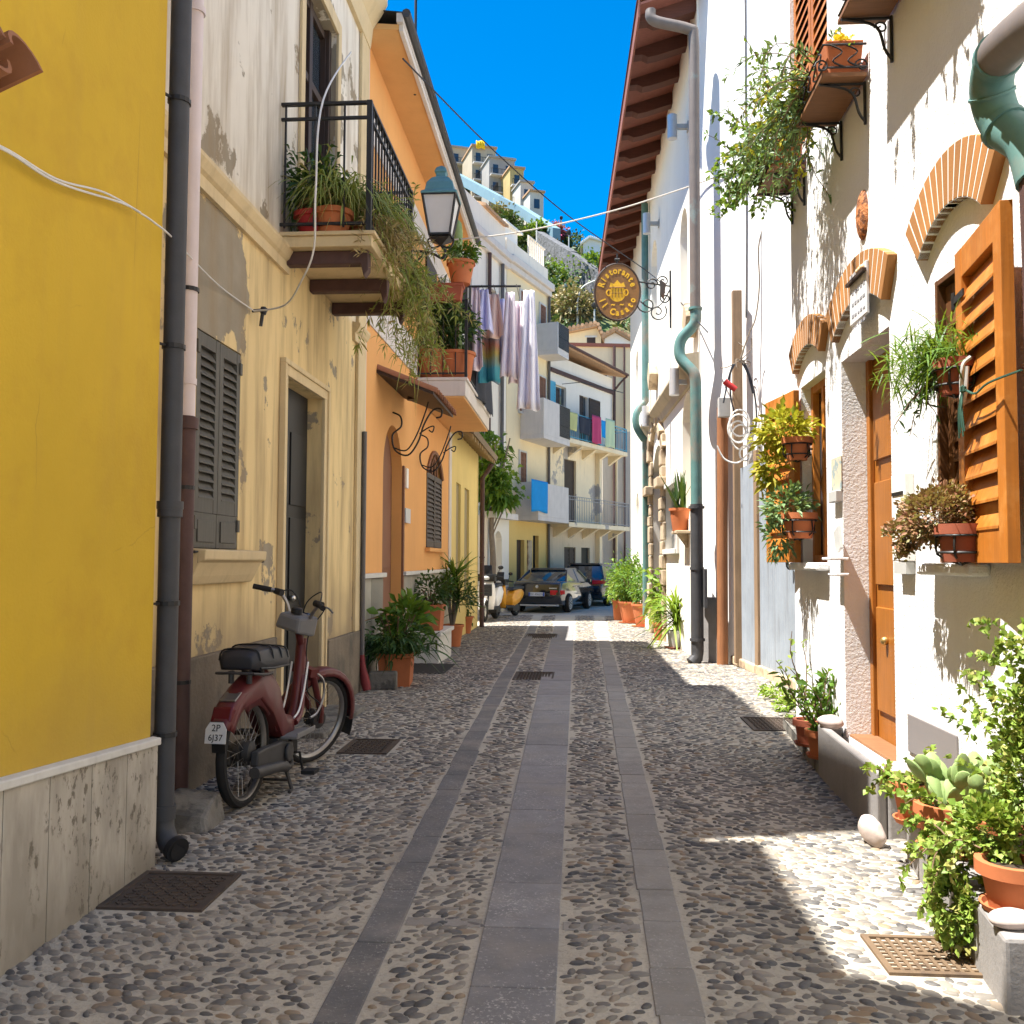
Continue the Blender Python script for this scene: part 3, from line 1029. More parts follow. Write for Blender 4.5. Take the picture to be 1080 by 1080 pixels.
# its downpipe at the corner
x = -2.088
y = 4.72
p0 = (x, y, 0.17)
dp = pipe('downpipe', [(x, y, 6.9), (x, y, .24), (x+.005, y, .15), (x+.045, y-.03, .085), (x+.11, y-.07, .065)], .052, M['cast'], yh, 16,
          [((x, y, 1.78), .066), ((x, y, 1.74), .062), ((x, y, .245), .062), ((x, y, .215), .060)], label='dark grey cast downpipe with elbow foot')
b = MB()
for z in (3.9, 2.6, 1.28, .62): b.tube([(x, y, z-.012), (x, y, z+.012)], .06, 14); b.bar((x, y, z), (x-.06, y-.14, z), .012, .012)
b.build('pipe_bracket', M['iron'], dp)
b = MB(); b.tube([(x+.085, y-.055, .073), (x+.112, y-.072, .064)], .062, 16); b.tube([(x+.113, y-.0725, .0638), (x+.115, y-.0735, .0635)], .046, 14)  # rim collar, then a black disc painting the shade inside the open end
b.build('mouth_rim_and_shade', M['black'], dp, smooth=True)

# ---- cream house
CE = FC.u(380)
ch = thing('cream_house', 'tall cream house with peeling plaster, shutters and a balcony full of plants', 'house', (XC-2, 8, 0))
sh_a, sh_b = FC.u(203), FC.u(250)
sh_z1, sh_z0 = FC.z(203, 342), FC.z(203, 579)
dr_a, dr_b = FC.u(297), FC.u(337)
dr_z1 = FC.z(297, 394)
bd_a, bd_b = FC.u(311), FC.u(347)
BZ = FC.z(290, 240)                            # balcony floor
b = FC.mb()
facade(b, YE+.01, CE, 0, 10.4, [(sh_a, sh_b, sh_z0, sh_z1), (dr_a, dr_b, .06, dr_z1, 0, .19), (bd_a, bd_b, BZ, BZ+2.75)], depth=.16, body=5)
b.build('wall', M['cream'], ch)
b = FC.mb(); b.box(YE+.02, dr_a-.22, .002, .045, -.05, .86); b.box(dr_b+.22, CE-.02, .002, .05, -.05, .70)
b.split('plinth', M['plinth_old'], ch, bevel=.01)
# string course
b = FC.mb(); zc = FC.z(206, 165)
prof = [(.0, zc-.20), (.035, zc-.20), (.035, zc-.11), (.06, zc-.09), (.09, zc-.03), (.09, zc), (.0, zc+.015)]
vs = [(YE+.02, w, z) for w, z in prof]+[(8.0, w, z) for w, z in prof]
n_ = len(prof)
b.add(vs, [(i, i+1, n_+i+1, n_+i) for i in range(n_-1)]+[tuple(range(n_)), tuple(range(2*n_-1, n_-1, -1))])
vs = [(10.45, w, z) for w, z in prof]+[(CE, w, z) for w, z in prof]
b.add(vs, [(i, i+1, n_+i+1, n_+i) for i in range(n_-1)]+[tuple(range(n_)), tuple(range(2*n_-1, n_-1, -1))])
b.split('string_course', M['cream_trim'], ch)
# shuttered window
wi = FC.mb(); mid = (sh_a+sh_b)/2
wi.box(sh_a, sh_b, -.155, -.14, sh_z0, sh_z1)
win = wi.build('window', M['door_dark'], ch)
for (ua, ub) in ((sh_a+.004, mid-.004), (mid+.004, sh_b-.004)):
    s_ = FC.mb(); shutter(s_, ua, ub, sh_z0+.25, sh_z1-.01, .0, 17, .07, .045)
    s_.box(ua, ub, -.045, -.004, sh_z0+.01, sh_z0+.249)
    s_.box(ua+.06, ub-.06, -.0035, .006, sh_z0+.05, sh_z0+.20)
    for z in (sh_z0+.18, sh_z1-.12): s_.box(ua-.012 if ua < mid-.1 else ub-.03, ua+.03 if ua < mid-.1 else ub+.012, -.004, .014, z-.045, z+.045)
    s_.build('shutter', M['shut_dark'], win, bevel=.004)
b = FC.mb()
zs = sh_z0
prof = [(.0, zs-.24), (.04, zs-.235), (.07, zs-.18), (.11, zs-.09), (.15, zs-.07), (.155, zs-.005), (.0, zs+.005)]
vs = [(sh_a-.16, w, z) for w, z in prof]+[(sh_b+.22, w, z) for w, z in prof]; n_ = len(prof)
b.add(vs, [(i, i+1, n_+i+1, n_+i) for i in range(n_-1)]+[tuple(range(n_)), tuple(range(2*n_-1, n_-1, -1))])
b.build('sill', M['cream_trim'], win, bevel=.008)
b = FC.mb()
for u in (sh_a-.18, sh_b+.26):
    b.tube([(u, .0, zs-.02), (u, .09, zs-.02), (u+.03, .10, zs-.02), (u+.03, .10, zs-.09)], .011, 6)
b.split('shutter_catch', M['iron'], win)
# door
d_ = FC.mb(); d_.box(dr_a+.01, dr_b-.01, -.18, -.14, .02, dr_z1)
m2 = (dr_a+dr_b)/2
for (ua, ub) in ((dr_a+.06, m2-.03), (m2+.03, dr_b-.06)):
    for (za, zb) in ((.25, 1.0), (1.12, 1.9), (2.02, 2.7)): d_.box(ua, ub, -.14, -.125, za, zb)
door = d_.build('door', M['door_dark'], ch, bevel=.004)
FC.mb().sphere((m2+.06, -.10, 1.15), .03).build('door_handle', M['chrome'], door, smooth=True)
b = FC.mb(); k = .13
for (w, t) in ((.035, .13), (.055, .045)):
    off = 0 if t > .1 else .088
    b.box(dr_a-off-t if off else dr_a-k, dr_a-off if off else dr_a, .001, w, .0, dr_z1+(off if off else 0))
    b.box(dr_b+off if off else dr_b, dr_b+off+t if off else dr_b+k, .001, w, .0, dr_z1+(off if off else 0))
    b.box(dr_a-k-off*.04, dr_b+k+off*.04, .0012, w+.001, dr_z1+off, dr_z1+off+t)
b.build('door_frame', M['cream_trim'], ch, bevel=.005)
b = MB(); x0, y0 = gp(330, 790)
b.box(XC, XC+.42, dr_a-.1, dr_b+.25, -.05, .055); b.build('door_step', M['stone'], ch, bevel=.012)
# corner pilaster
b = FC.mb(); b.box(FC.u(372), CE-.001, .002, .04, .70, 9.2); b.build('pilaster', M['cream_trim'], ch, bevel=.006)
b = FC.mb(); zc = FC.z(392, 18); prof = [(0, zc-.55), (.05, zc-.55), (.08, zc-.3), (.18, zc-.15), (.25, zc-.02), (.25, zc+.12), (0, zc+.14)]
vs = [(YE+.02, w, z) for w, z in prof]+[(CE, w, z) for w, z in prof]; n_ = len(prof)
b.add(vs, [(i, i+1, n_+i+1, n_+i) for i in range(n_-1)]+[tuple(range(n_)), tuple(range(2*n_-1, n_-1, -1))])
b.build('cornice', M['cream_trim'], ch)
# balcony
by0 = FC.u(288); bw = onx(385, 240, 0).x
BY = by0
bw = .77
by1 = FC.u(433, 300, w=bw)
b = FC.mb()
b.box(by0, by1, .002, bw+.06, BZ-.035, BZ); b.box(by0+.02, by1-.02, .002, bw+.03, BZ-.13, BZ-.036)
bal = b.build('balcony', M['cream_trim'], ch, bevel=.006)
rl = railing(FC, bal, by0+.03, by1-.03, bw, BZ, BZ+1.12, M['iron'], 3, .12)
b = FC.mb()
for i in range(3):
    u = by0+.12+(by1-by0-.42)*i/2
    b.prism([(.002, BZ-.132), (bw-.02, BZ-.132), (bw-.02, BZ-.30), (bw-.06, BZ-.36), (bw-.09, BZ-.25), (.002, BZ-.25)], u, u+.11, 0)
b.split('balcony_beam', M['rustpipe'], bal, bevel=.01)
b = FC.mb(); m3 = (bd_a+bd_b)/2
b.box(bd_a, bd_b, -.155, -.15, BZ, BZ+2.75)
bdoor = b.build('balcony_door', M['glass'], ch)
b = FC.mb()
for u in (bd_a, m3-.06, bd_b-.09): b.box(u, u+.1, -.149, -.09, BZ, BZ+2.75)
for z in (BZ+.0, BZ+.8, BZ+1.9, BZ+2.65): b.box(bd_a+.1, bd_b-.09, -.148, -.1, z, z+.08)
b.box(bd_b-.08, bd_b+.0, -.149, -.05, BZ, BZ+2.75)
b.build('frame', M['shut_brown'], bdoor, bevel=.004)
b = FC.mb(); b.box(bd_a-.12, bd_a, .001, .03, BZ, BZ+2.9); b.box(bd_b, bd_b+.12, .001, .03, BZ, BZ+2.9); b.box(bd_a, bd_b, .001, .03, BZ+2.751, BZ+2.9)
b.build('surround', M['cream_trim'], ch, bevel=.004)
# two tone pipe
x = XC+.10; y = onx(188, 800, x).y
pz_ = onx(186, 446, x).z; ptop = onx(203, 8, x).z
wp = pipe('downpipe', [(x, y, 6.9), (x, y, ptop+.05), (x, y, pz_)], .055, M['pvc'], ch, 16, [((x, y, ptop), .068), ((x, y, pz_+.28), .062)], label='white plastic downpipe')
pipe('downpipe', [(x, y, pz_+.06), (x, y, -.05)], .062, M['rustpipe'], ch, 16, [((x, y, pz_+.03), .078), ((x, y, pz_), .076)], label='rusty brown lower downpipe')
b = MB()
for z in (3.2, 1.95, .75): b.bar((x-.02, y, z), (XC, y+.01, z), .014, .014); b.tube([(x, y, z-.012), (x, y, z+.012)], .066, 14)
b.build('pipe_bracket', M['iron'], wp)
x = XC+.07; y = CE-.16
pipe('corner_pipe', [(x, y, 3.0), (x, y, .42)], .028, M['greypipe'], ch, 10)
MB().tube([(x, y, .42), (x+.01, y, .28), (x+.05, y-.02, .10), (x+.07, y-.03, .02)], [.028, .036, .055, .045], 10).build('red_pipe_foot', mat('faded_red_paint', (.20, .028, .03), .6, .15, 12), ch, smooth=True)
q = ong(203, 872); q.x -= .02
b = MB(); b.add([(q.x-.15, q.y-.17, -.03), (q.x+.16, q.y-.14, -.03), (q.x+.15, q.y+.20, -.03), (q.x-.16, q.y+.22, -.03), (q.x-.13, q.y-.10, .10), (q.x+.13, q.y-.11, .08), (q.x+.14, q.y+.02, .14), (q.x-.14, q.y-.0, .17), (q.x+.11, q.y+.18, .16), (q.x-.15, q.y+.19, .18)],
                [(0, 3, 2, 1), (0, 1, 5, 4), (4, 5, 6, 7), (7, 6, 8, 9), (1, 2, 8, 6, 5), (2, 3, 9, 8), (3, 0, 4, 7, 9)])
tag(b.build('guard_stone', M['stone'], None, bevel=.025), 'rough grey guard stone at the foot of the brown downpipe', 'stone')

# ---- orange house
OE = 19.2
oh = thing('orange_house', 'orange house with tiled door canopy and plant filled balcony', 'house', (XO-2, 14, 0))
od_a, od_b = FO.u(403), FO.u(423); od_z = FO.z(403, 440)
ow_a, ow_b = FO.u(449), FO.u(465); ow_z1, ow_z0 = FO.z(456, 476), FO.z(456, 578)
EZ = onx(413, 8, -2.16).z
b = FO.mb()
facade(b, CE+.002, OE, -.3, EZ+.15, [(od_a, od_b, gz(13), od_z, (od_b-od_a)*.5, .20), (ow_a, ow_b, ow_z0, ow_z1, .42, .12)], body=5)
b.build('wall', M['orange'], oh)
b = FO.mb()
b.box(CE+.003, CE+.32, .001, .02, 1.2, EZ); b.box(OE-.35, OE, .001, .02, 1.2, 4.1)
b.box(CE+.32, FO.u(437), .001, .018, FO.z(392, 345), FO.z(392, 300))
b.box(CE+.32, OE, .001, .018, EZ-1.15, EZ-.75)
b.split('white_band', M['whiteband'], oh)
zb = FO.z(386, 610)
b = FO.mb(); g_ = .006
for (ua, ub) in ((CE+.003, od_a-.05), (od_b+.04, OE)):
    nu_ = max(1, int((ub-ua)/.55))
    for i in range(nu_):
        for j in range(3):
            za, zc_ = -.25+(zb+.25)*j/3, -.25+(zb+.25)*(j+1)/3
            b.box(ua+(ub-ua)*i/nu_+g_, ua+(ub-ua)*(i+1)/nu_-g_, .001, .03, za+g_, zc_-g_)
b.build('stone_base', mat('beige_stone_cladding', (.40, .37, .30), .85, .2, 4, .4, 25, .008, isl=.4, col2=(.24, .23, .19), thr=(.55, .65)), oh, bevel=.006)
b = FO.mb(); b.box(CE+.003, od_a-.03, .001, .075, zb+.001, zb+.06); b.box(od_b+.02, OE, .001, .075, zb+.001, zb+.06)
b.split('base_cap', M['marble'], oh, bevel=.008)
b = FO.mb(); b.box(od_a+.01, od_b-.01, -.19, -.15, gz(13), od_z)
for za, zc_ in ((.3, 1.2), (1.4, 2.3)): b.box(od_a+.15, od_b-.15, -.15, -.135, za, zc_)
odoor = b.build('door', M['brown_paint'], oh)
b = FO.mb(); b.box(od_b+.001, od_b+.085, .0015, .032, gz(14), od_z-.5); b.build('door_reveal', M['brown_paint'], oh)
b = FO.mb(); u_, z_ = FO.uz(412, 540); b.box(u_+.9, u_+1.3, .03, .05, z_-.11, z_+.11); b.build('name_plate', M['steel'], oh, bevel=.004)
b = FO.mb(); u_, z_ = FO.uz(427, 504); b.box(u_, u_+.16, .003, .03, z_-.15, z_+.15); b.build('doorbell', M['white'], oh, bevel=.004)
# arched window with shutters
b = FO.mb(); zsp = ow_z1-.42
b.box(ow_a, ow_b, -.11, -.10, ow_z0, ow_z1)
ow = b.build('window', M['glass'], oh)
b = FO.mb(); mm = (ow_a+ow_b)/2
for (ua, ub) in ((ow_a+.01, mm-.005), (mm+.005, ow_b-.01)):
    shutter(b, ua, ub, ow_z0+.01, zsp, .012, 14, .07, .04)
b.build('shutter', M['shut_brown'], ow, bevel=.003)
b = FO.mb(); A = arch_pts(ow_a, ow_b, zsp, .42)
b.tube([(a, .015, z) for a, z in A], .035, 6); b.tube([(mm, .0, zsp), (mm, .0, ow_z1-.05)], .02, 6)
for s_ in (-1, 1): b.tube([(mm+s_*.3, .0, zsp), (mm+s_*.28, .0, zsp+.2), (mm, .0, zsp+.34)], .016, 6)
b.build('arch_moulding', M['brown_paint'], ow, smooth=True)
b = FO.mb(); b.box(ow_a-.12, ow_b+.12, .001, .09, ow_z0-.07, ow_z0-.002); b.build('sill', M['orange'], ow, bevel=.006)
# tiled canopy over the door
cu0, cz1 = FO.uz(397, 388); cw = .74
cu1 = FO.u(478, 437, w=cw); cz0 = FO.z(478, 437, w=cw)
ang = math.atan2(cz1-cz0, cw)
can = FO.mb()
can.add([(cu0, .001, cz1-.06), (cu1, .001, cz1-.06), (cu1, cw, cz0-.05), (cu0, cw, cz0-.05), (cu0, .001, cz1-.02), (cu1, .001, cz1-.02), (cu1, cw, cz0-.01), (cu0, cw, cz0-.01)],
        [(0, 1, 2, 3), (4, 5, 6, 7), (0, 4, 7, 3), (1, 2, 6, 5), (2, 3, 7, 6)])
cano = can.build('canopy', M['shut_brown'], oh)
b = FO.mb(); nt = int((cu1-cu0)/.17)
for i in range(nt):
    u = cu0+(cu1-cu0)*(i+.5)/nt
    vs, fs = [], []
    for (w, z) in ((.0, cz1-.01), (cw+.05, cz0-.025)):
        for rr_ in (.078, .06):
            for j in range(7):
                a = PI*j/6
                vs.append((u+math.cos(a)*rr_, w, z+math.sin(a)*rr_))
    for j in range(6):
        fs += [(j, j+1, 15+j, 14+j), (7+j, 21+j, 22+j, 8+j), (14+j, 15+j, 22+j, 21+j), (j, 7+j, 8+j, j+1)]
    b.add(vs, fs)
b.build('tile', M['tile'], cano, smooth=True)
for px_ in (401, 431):
    uu = FO.u(px_+10) if px_ < 410 else FO.u(441)
    zt = cz1-.12
    b = FO.mb()
    main = smooth_path([(uu, .02, zt-.30), (uu, .13, zt-.36), (uu, .14, zt-.50), (uu, .02, zt-.62), (uu, .06, zt-.83), (uu, .24, zt-.90), (uu, .38, zt-.72), (uu, .46, zt-.48), (uu, .58, zt-.28), (uu, .70, zt-.26), (uu, .70, zt-.36), (uu, .63, zt-.38)], 5)
    b.tube(main, .013, 6)
    b.tube(smooth_path([(uu, .05, zt-.80), (uu, .22, zt-.83), (uu, .36, zt-.62), (uu, .48, zt-.30), (uu, .52, zt-.16)], 5), .011, 6)
    b.tube(smooth_path([(uu, .40, zt-.60), (uu, .52, zt-.52), (uu, .60, zt-.50), (uu, .58, zt-.58), (uu, .53, zt-.55)], 5), .010, 6)
    b.build('scroll_bracket', M['iron'], cano, smooth=True)
b = FO.mb(); u_, z_ = FO.uz(420, 415); b.lathe([(.001, 0), (.12, .0), (.10, .18), (.03, .24)], 14, (u_, .25, z_-.1)); b.build('canopy_lamp', M['shut_brown'], cano, smooth=True)
# eaves
b = FO.mb(); ew = .44
b.add([(CE+.01, .001, EZ+.02), (OE, .001, EZ+.02), (OE, ew, EZ+.0), (CE+.01, ew, EZ+.0), (CE+.01, .001, EZ+.10), (OE, .001, EZ+.10), (OE, ew, EZ+.06), (CE+.01, ew, EZ+.06)],
      [(0, 1, 2, 3), (4, 5, 6, 7), (0, 4, 7, 3), (1, 2, 6, 5), (2, 3, 7, 6)])
b.build('eaves_soffit', M['orange_soffit'], oh)
b = FO.mb(); b.box(CE-.05, OE+.02, ew-.02, ew+.06, EZ+.061, EZ+.17); b.box(CE+.011, OE, ew+.001, ew+.05, EZ-.02, EZ+.06)
b.build('eaves_fascia', M['whiteband'], oh)
b = FO.mb(); b.tube([(CE-.06, ew+.10, EZ+.16), (OE+.02, ew+.10, EZ+.16)], .055, 8)
b.add([(CE-.05, ew+.08, EZ+.18), (OE, ew+.08, EZ+.18), (OE, -3, EZ+.6), (CE-.05, -3, EZ+.6)], [(0, 1, 2, 3)])
b.build('gutter', M['cast'], oh)
# balcony of the orange house
q0 = FO.u(437); qz = FO.z(437, 396); qw = .80
q1 = FO.u(516, 430, w=qw)
b = FO.mb(); b.box(q0, q1, .02, qw+.03, qz-.05, qz); b.box(q0+.012, q1-.012, .02, qw, qz-.30, qz-.051)
ob = b.build('balcony', M['whiteband'], oh, bevel=.008)
b = FO.mb(); b.box(q0+.02, q1-.02, .021, qw-.03, qz-.33, qz-.302); b.build('balcony_soffit', M['orange_soffit'], ob)
railing(FO, ob, q0+.04, q1-.04, qw, qz, qz+1.25, M['iron'], 4, .14)
# upper door on that balcony, mostly behind plants
b = FO.mb(); b.box(q0+.8, q0+1.9, .002, .035, qz, qz+2.3); b.build('balcony_door', M['shut_brown'], oh, bevel=.004)
# antenna mast on the roof
b = MB(); p = ony(438, 60, 12.6); b.tube([(p.x, p.y, EZ), (p.x, p.y, EZ+2.0)], .02, 6); b.build('mast', M['iron'], oh)

# ---- pale low house
PE = FO.u(504)
ph = thing('pale_yellow_house', 'low pale yellow house with exposed rafters and brown downpipe', 'house', (XO-2, 22, gz(22)))
pzt = FO.z(478, 447)
nz0, nz1 = FO.z(487, 625), FO.z(487, 512)
FP = Fac((XO+.0, 0), (0, 1), (1, 0))
b = FP.mb(); n1, n2, n3, n4 = FO.u(480), FO.u(485.5), FO.u(489.5), FO.u(494.5)
facade(b, OE+.004, PE, -.4, pzt, [(n1+.1, n2, nz0, nz1, 0, .08), (n3, n4, nz0, nz1, 0, .08)], body=5)
b.build('wall', M['pale'], ph)
b = FP.mb()
for (a_, c_) in ((n1+.1, n2), (n3, n4)): b.box(a_+.01, c_-.01, -.079, -.05, nz0+.01, nz1-.01)
b.build('blind_window', mat('olive_window_panel', (.30, .24, .12), .8, .1, 3), ph)
rw = .46; rz_ = pzt-.28
b = FP.mb(); k = 11
for i in range(k):
    u = OE+.15+(PE-OE-.3)*i/(k-1)
    b.add([(u, .001, pzt-.10), (u+.1, .001, pzt-.10), (u+.1, rw-.03, rz_-.05), (u, rw-.03, rz_-.05), (u, .001, pzt+.02), (u+.1, .001, pzt+.02), (u+.1, rw-.03, rz_+.04), (u, rw-.03, rz_+.04)],
          [(0, 1, 2, 3), (4, 5, 6, 7), (0, 4, 7, 3), (1, 2, 6, 5), (2, 3, 7, 6), (0, 1, 5, 4)])
b.split('rafter', mat('tan_rafter', (.36, .26, .13), .8, .15, 4), ph)
b = FP.mb(); b.add([(OE+.01, -1.5, pzt+.75), (PE+.1, -1.5, pzt+.75), (PE+.1, rw, rz_+.045), (OE+.01, rw, rz_+.045), (OE+.01, -1.5, pzt+.85), (PE+.1, -1.5, pzt+.85), (PE+.1, rw+.05, rz_+.14), (OE+.01, rw+.05, rz_+.14)],
                   [(0, 1, 2, 3), (4, 5, 6, 7), (0, 4, 7, 3), (1, 2, 6, 5), (2, 3, 7, 6)])
b.build('roof', mat('weathered_tile_roof', (.22, .17, .12), .9, .2, 8, .5, 20, .02), ph)
x, y = XO+.12, PE-.12
pipe('downpipe', [(x+.25, y, rz_-.05), (x+.15, y, rz_-.22), (x, y, rz_-.42), (x, y, gz(y))], .06, M['rustpipe'], ph, 12, [((x, y, 1.6), .072), ((x, y, .6), .072)])

# ---- lantern on its bracket
lp = onx(465, 250, -1.78)
lt = thing('wall_lantern', 'large verdigris topped street lantern on a wall bracket by the hanging plants', 'street lamp', lp)
b = MB(); q = .185; qt = .215; h0, h1 = 0.0, .50
frame = MB()
for sx, sy in ((-1, -1), (1, -1), (1, 1), (-1, 1)):
    frame.bar((sx*q*.72, sy*q*.72, h0), (sx*qt, sy*qt, h1), .022, .022)
for (k, z) in ((q*.72, h0), (qt, h1)):
    for i in range(4):
        a = ((-1, -1), (1, -1), (1, 1), (-1, 1)); p1, p2 = a[i], a[(i+1) % 4]
        frame.bar((p1[0]*k, p1[1]*k, z), (p2[0]*k, p2[1]*k, z), .026, .026)
frame.add([(-q*.72, -q*.72, h0-.03), (q*.72, -q*.72, h0-.03), (q*.72, q*.72, h0-.03), (-q*.72, q*.72, h0-.03), (0, 0, h0-.12)], [(0, 1, 2, 3), (0, 1, 4), (1, 2, 4), (2, 3, 4), (3, 0, 4)])
frame.build('lantern_frame', M['iron'], lt, world=False)
g = MB(); k0, k1 = q*.72-.012, qt-.012
for i in range(4):
    a = ((-1, -1), (1, -1), (1, 1), (-1, 1)); p1, p2 = a[i], a[(i+1) % 4]
    g.quad((p1[0]*k0, p1[1]*k0, h0+.01), (p2[0]*k0, p2[1]*k0, h0+.01), (p2[0]*k1, p2[1]*k1, h1-.01), (p1[0]*k1, p1[1]*k1, h1-.01))
g.build('lamp_glass', mat('frosted_lamp_glass', (.62, .60, .58), .35, .06, 5), lt, world=False)
MB().lathe([(qt*1.55, h1+.0), (qt*1.55, h1+.03), (qt*1.25, h1+.06), (qt*1.1, h1+.17), (qt*.72, h1+.25), (qt*.42, h1+.28), (qt*.40, h1+.33), (qt*.55, h1+.34), (qt*.40, h1+.40), (.02, h1+.44)], 4,
           m=Matrix.Rotation(PI/4, 3, 'Z')).build('lamp_hood', mat('teal_lamp_hood', (.10, .24, .27), .5, .18, 8, col2=(.07, .13, .14)), lt, world=False, bevel=.01)
b = MB()
b.tube(smooth_path([(0, 0, -.10), (.06, 0, -.2), (.02, 0, -.28), (-.10, 0, -.22), (-.3, 0, -.18), (-.82, 0, -.16)], 5), .018, 7)
b.tube(smooth_path([(-.80, 0, -.65), (-.55, 0, -.55), (-.35, 0, -.35), (-.20, 0, -.2)], 5), .014, 7)
b.tube(spiral((-.52, 0, -.32), .10, 1.4, (1, 0, 0), (0, 0, 1), 0, 18, .02), .011, 6)
for s_ in (-1, 1): b.tube(smooth_path([(0, 0, -.11), (s_*.12, 0, -.14), (s_*.17, 0, -.04), (s_*.12, 0, -.01)], 4), .012, 6)
b.box(-.822, -.80, -.04, .04, -.72, -.08)
b.build('lamp_bracket', M['iron'], lt, world=False, smooth=True)
# ================================================================== MOPED
ra, fa = ong(256, 851), ong(331, 806)
mdir = Vector((fa.x-ra.x, fa.y-ra.y, 0)); WB = 1.07
MS = mdir.length/WB
M['mchrome'] = mat('pitted_chrome', (.30, .285, .27), .42, .2, 16, metal=.9)
mo = thing('moped', 'old red moped with black seat parked along the cream wall', 'moped', (ra.x, ra.y, 0), math.atan2(mdir.y, mdir.x), None, MS)
M['mred'] = mat('faded_moped_red', (.105, .014, .013), .45, .12, 5, .06, 60, .002, col2=(.11, .035, .025), thr=(.52, .66), spec=.45, streak=.35)
M['mgrey'] = mat('dull_grey_metal', (.17, .165, .16), .55, .15, 9, .1, 60, .002)
M['mdark'] = mat('oily_engine_metal', (.045, .042, .040), .55, .25, 14, .25, 60, .003)
M['mseat'] = mat('worn_black_vinyl', (.026, .026, .03), .5, .15, 8, .25, 120, .002, spec=.4)
Rw = .292


def wheel(parent, name, o, rot=None):
    m = rot if rot is not None else Matrix.Identity(3)
    q = m @ Matrix.Rotation(PI/2, 3, 'X')
    prof = [(Rw-.040, -.020), (Rw-.028, -.028), (Rw-.010, -.024), (Rw, -.008), (Rw, .008), (Rw-.010, .024), (Rw-.028, .028), (Rw-.040, .020), (Rw-.040, -.020)]
    w_ = MB().lathe(prof, 36, o, q, caps=False).build(name, M['rubber'], parent, smooth=True, world=False)
    rim = [(Rw-.040, -.018), (Rw-.036, -.022), (Rw-.052, -.014), (Rw-.058, 0), (Rw-.052, .014), (Rw-.036, .022), (Rw-.040, .018)]
    MB().lathe(rim, 36, o, q, caps=False).build('rim', M['mchrome'], w_, smooth=True, world=False)
    sp = MB()
    for i in range(28):
        a = 2*PI*i/28; b_ = a+(.5 if i % 2 else -.5); sd_ = .022 if i % 4 < 2 else -.022
        p1 = Vector((math.cos(b_)*.035, sd_, math.sin(b_)*.035)); p2 = Vector((math.cos(a)*(Rw-.05), 0, math.sin(a)*(Rw-.05)))
        sp.tube([Vector(o)+m @ p1, Vector(o)+m @ p2], .0017, 3, caps=False)
    sp.build('spokes', M['mchrome'], w_, world=False)
    MB().lathe([(.02, -.05), (.055, -.045), (.058, -.01), (.03, 0), (.058, .01), (.055, .045), (.02, .05)], 16, o, q).build('hub', M['mdark'], w_, smooth=True, world=False)
    return w_


STE = R(-26)                                  # front end turned left
HP = Vector((.83, 0, .75))                   # steering head
rake = (Vector((WB, 0, Rw))-HP).normalized()
SR = Matrix.Rotation(STE, 3, -rake)
def st(p):                                    # turn a point round the steering axis
    return HP + SR @ (Vector(p)-HP)
wheel(mo, 'rear_wheel', (0, 0, Rw))
wheel(mo, 'front_wheel', st((WB, 0, Rw)), SR)
# pressed steel body with rear mudguard, as a closed shell of cross sections
def shell(name, secs, m, parent, bevel=.012):
    """secs: list of (x, zlow, ztop, halfwidth low, halfwidth top)"""
    b = MB(); vs, fs = [], []
    for (x, zl, zt, wl, wt) in secs:
        zm = zt-(zt-zl)*.28
        vs += [(x, -wl, zl), (x, -max(wl, wt), zm), (x, -wt*.6, zt), (x, wt*.6, zt), (x, max(wl, wt), zm), (x, wl, zl)]
    for i in range(len(secs)-1):
        for j in range(6):
            fs.append((i*6+j, i*6+(j+1) % 6, (i+1)*6+(j+1) % 6, (i+1)*6+j))
    fs += [tuple(range(5, -1, -1)), tuple((len(secs)-1)*6+j for j in range(6))]
    b.add(vs, fs)
    return b.build(name, m, parent, smooth=True, bevel=bevel, world=False)


mg = MB(); N_ = 22
for (r_, k) in ((Rw+.045, 1),):
    vs, fs = [], []
    for i in range(N_+1):
        a = R(152)-R(142)*i/N_              # from behind over the top to the front
        ex = .030 if i < 3 else 0
        for (w_, dr) in ((-.062, -.05-(.05 if 5 < i < 18 else 0)), (-.062, 0), (-.035, .018), (.035, .018), (.062, 0), (.062, -.05-(.05 if 5 < i < 18 else 0))):
            vs.append((math.cos(a)*(r_+dr), w_, Rw+math.sin(a)*(r_+dr)))
    for i in range(N_):
        for j in range(5): fs.append((i*6+j, i*6+j+1, (i+1)*6+j+1, (i+1)*6+j))
    mg.add(vs, fs)
rg = mg.build('rear_mudguard', M['mred'], mo, smooth=True, world=False)
sd_ = rg.modifiers.new('thick', 'SOLIDIFY'); sd_.thickness = .004
# tail piece that sweeps up from the mudguard, then the side panel
body = shell('body', [(-.20, .50, .585, .055, .05), (-.08, .545, .655, .066, .06), (.06, .56, .70, .075, .066), (.20, .46, .70, .085, .07), (.29, .36, .66, .085, .066), (.36, .30, .54, .075, .055), (.46, .285, .42, .06, .05), (.60, .29, .39, .05, .045)], M['mred'], mo)
b = MB(); b.obox((-.245, 0, .515), (.06, .11, .085), Matrix.Rotation(R(25), 3, 'Y'))
b.build('tail_light', mat('dark_red_lens', (.10, .008, .012), .25, .05, 6), mo, bevel=.012, world=False)
b = MB(); b.obox((-.17, .0, .60), (.09, .085, .012), Matrix.Rotation(R(-22), 3, 'Y')); b.build('tail_trim', M['mchrome'], mo, bevel=.004, world=False)
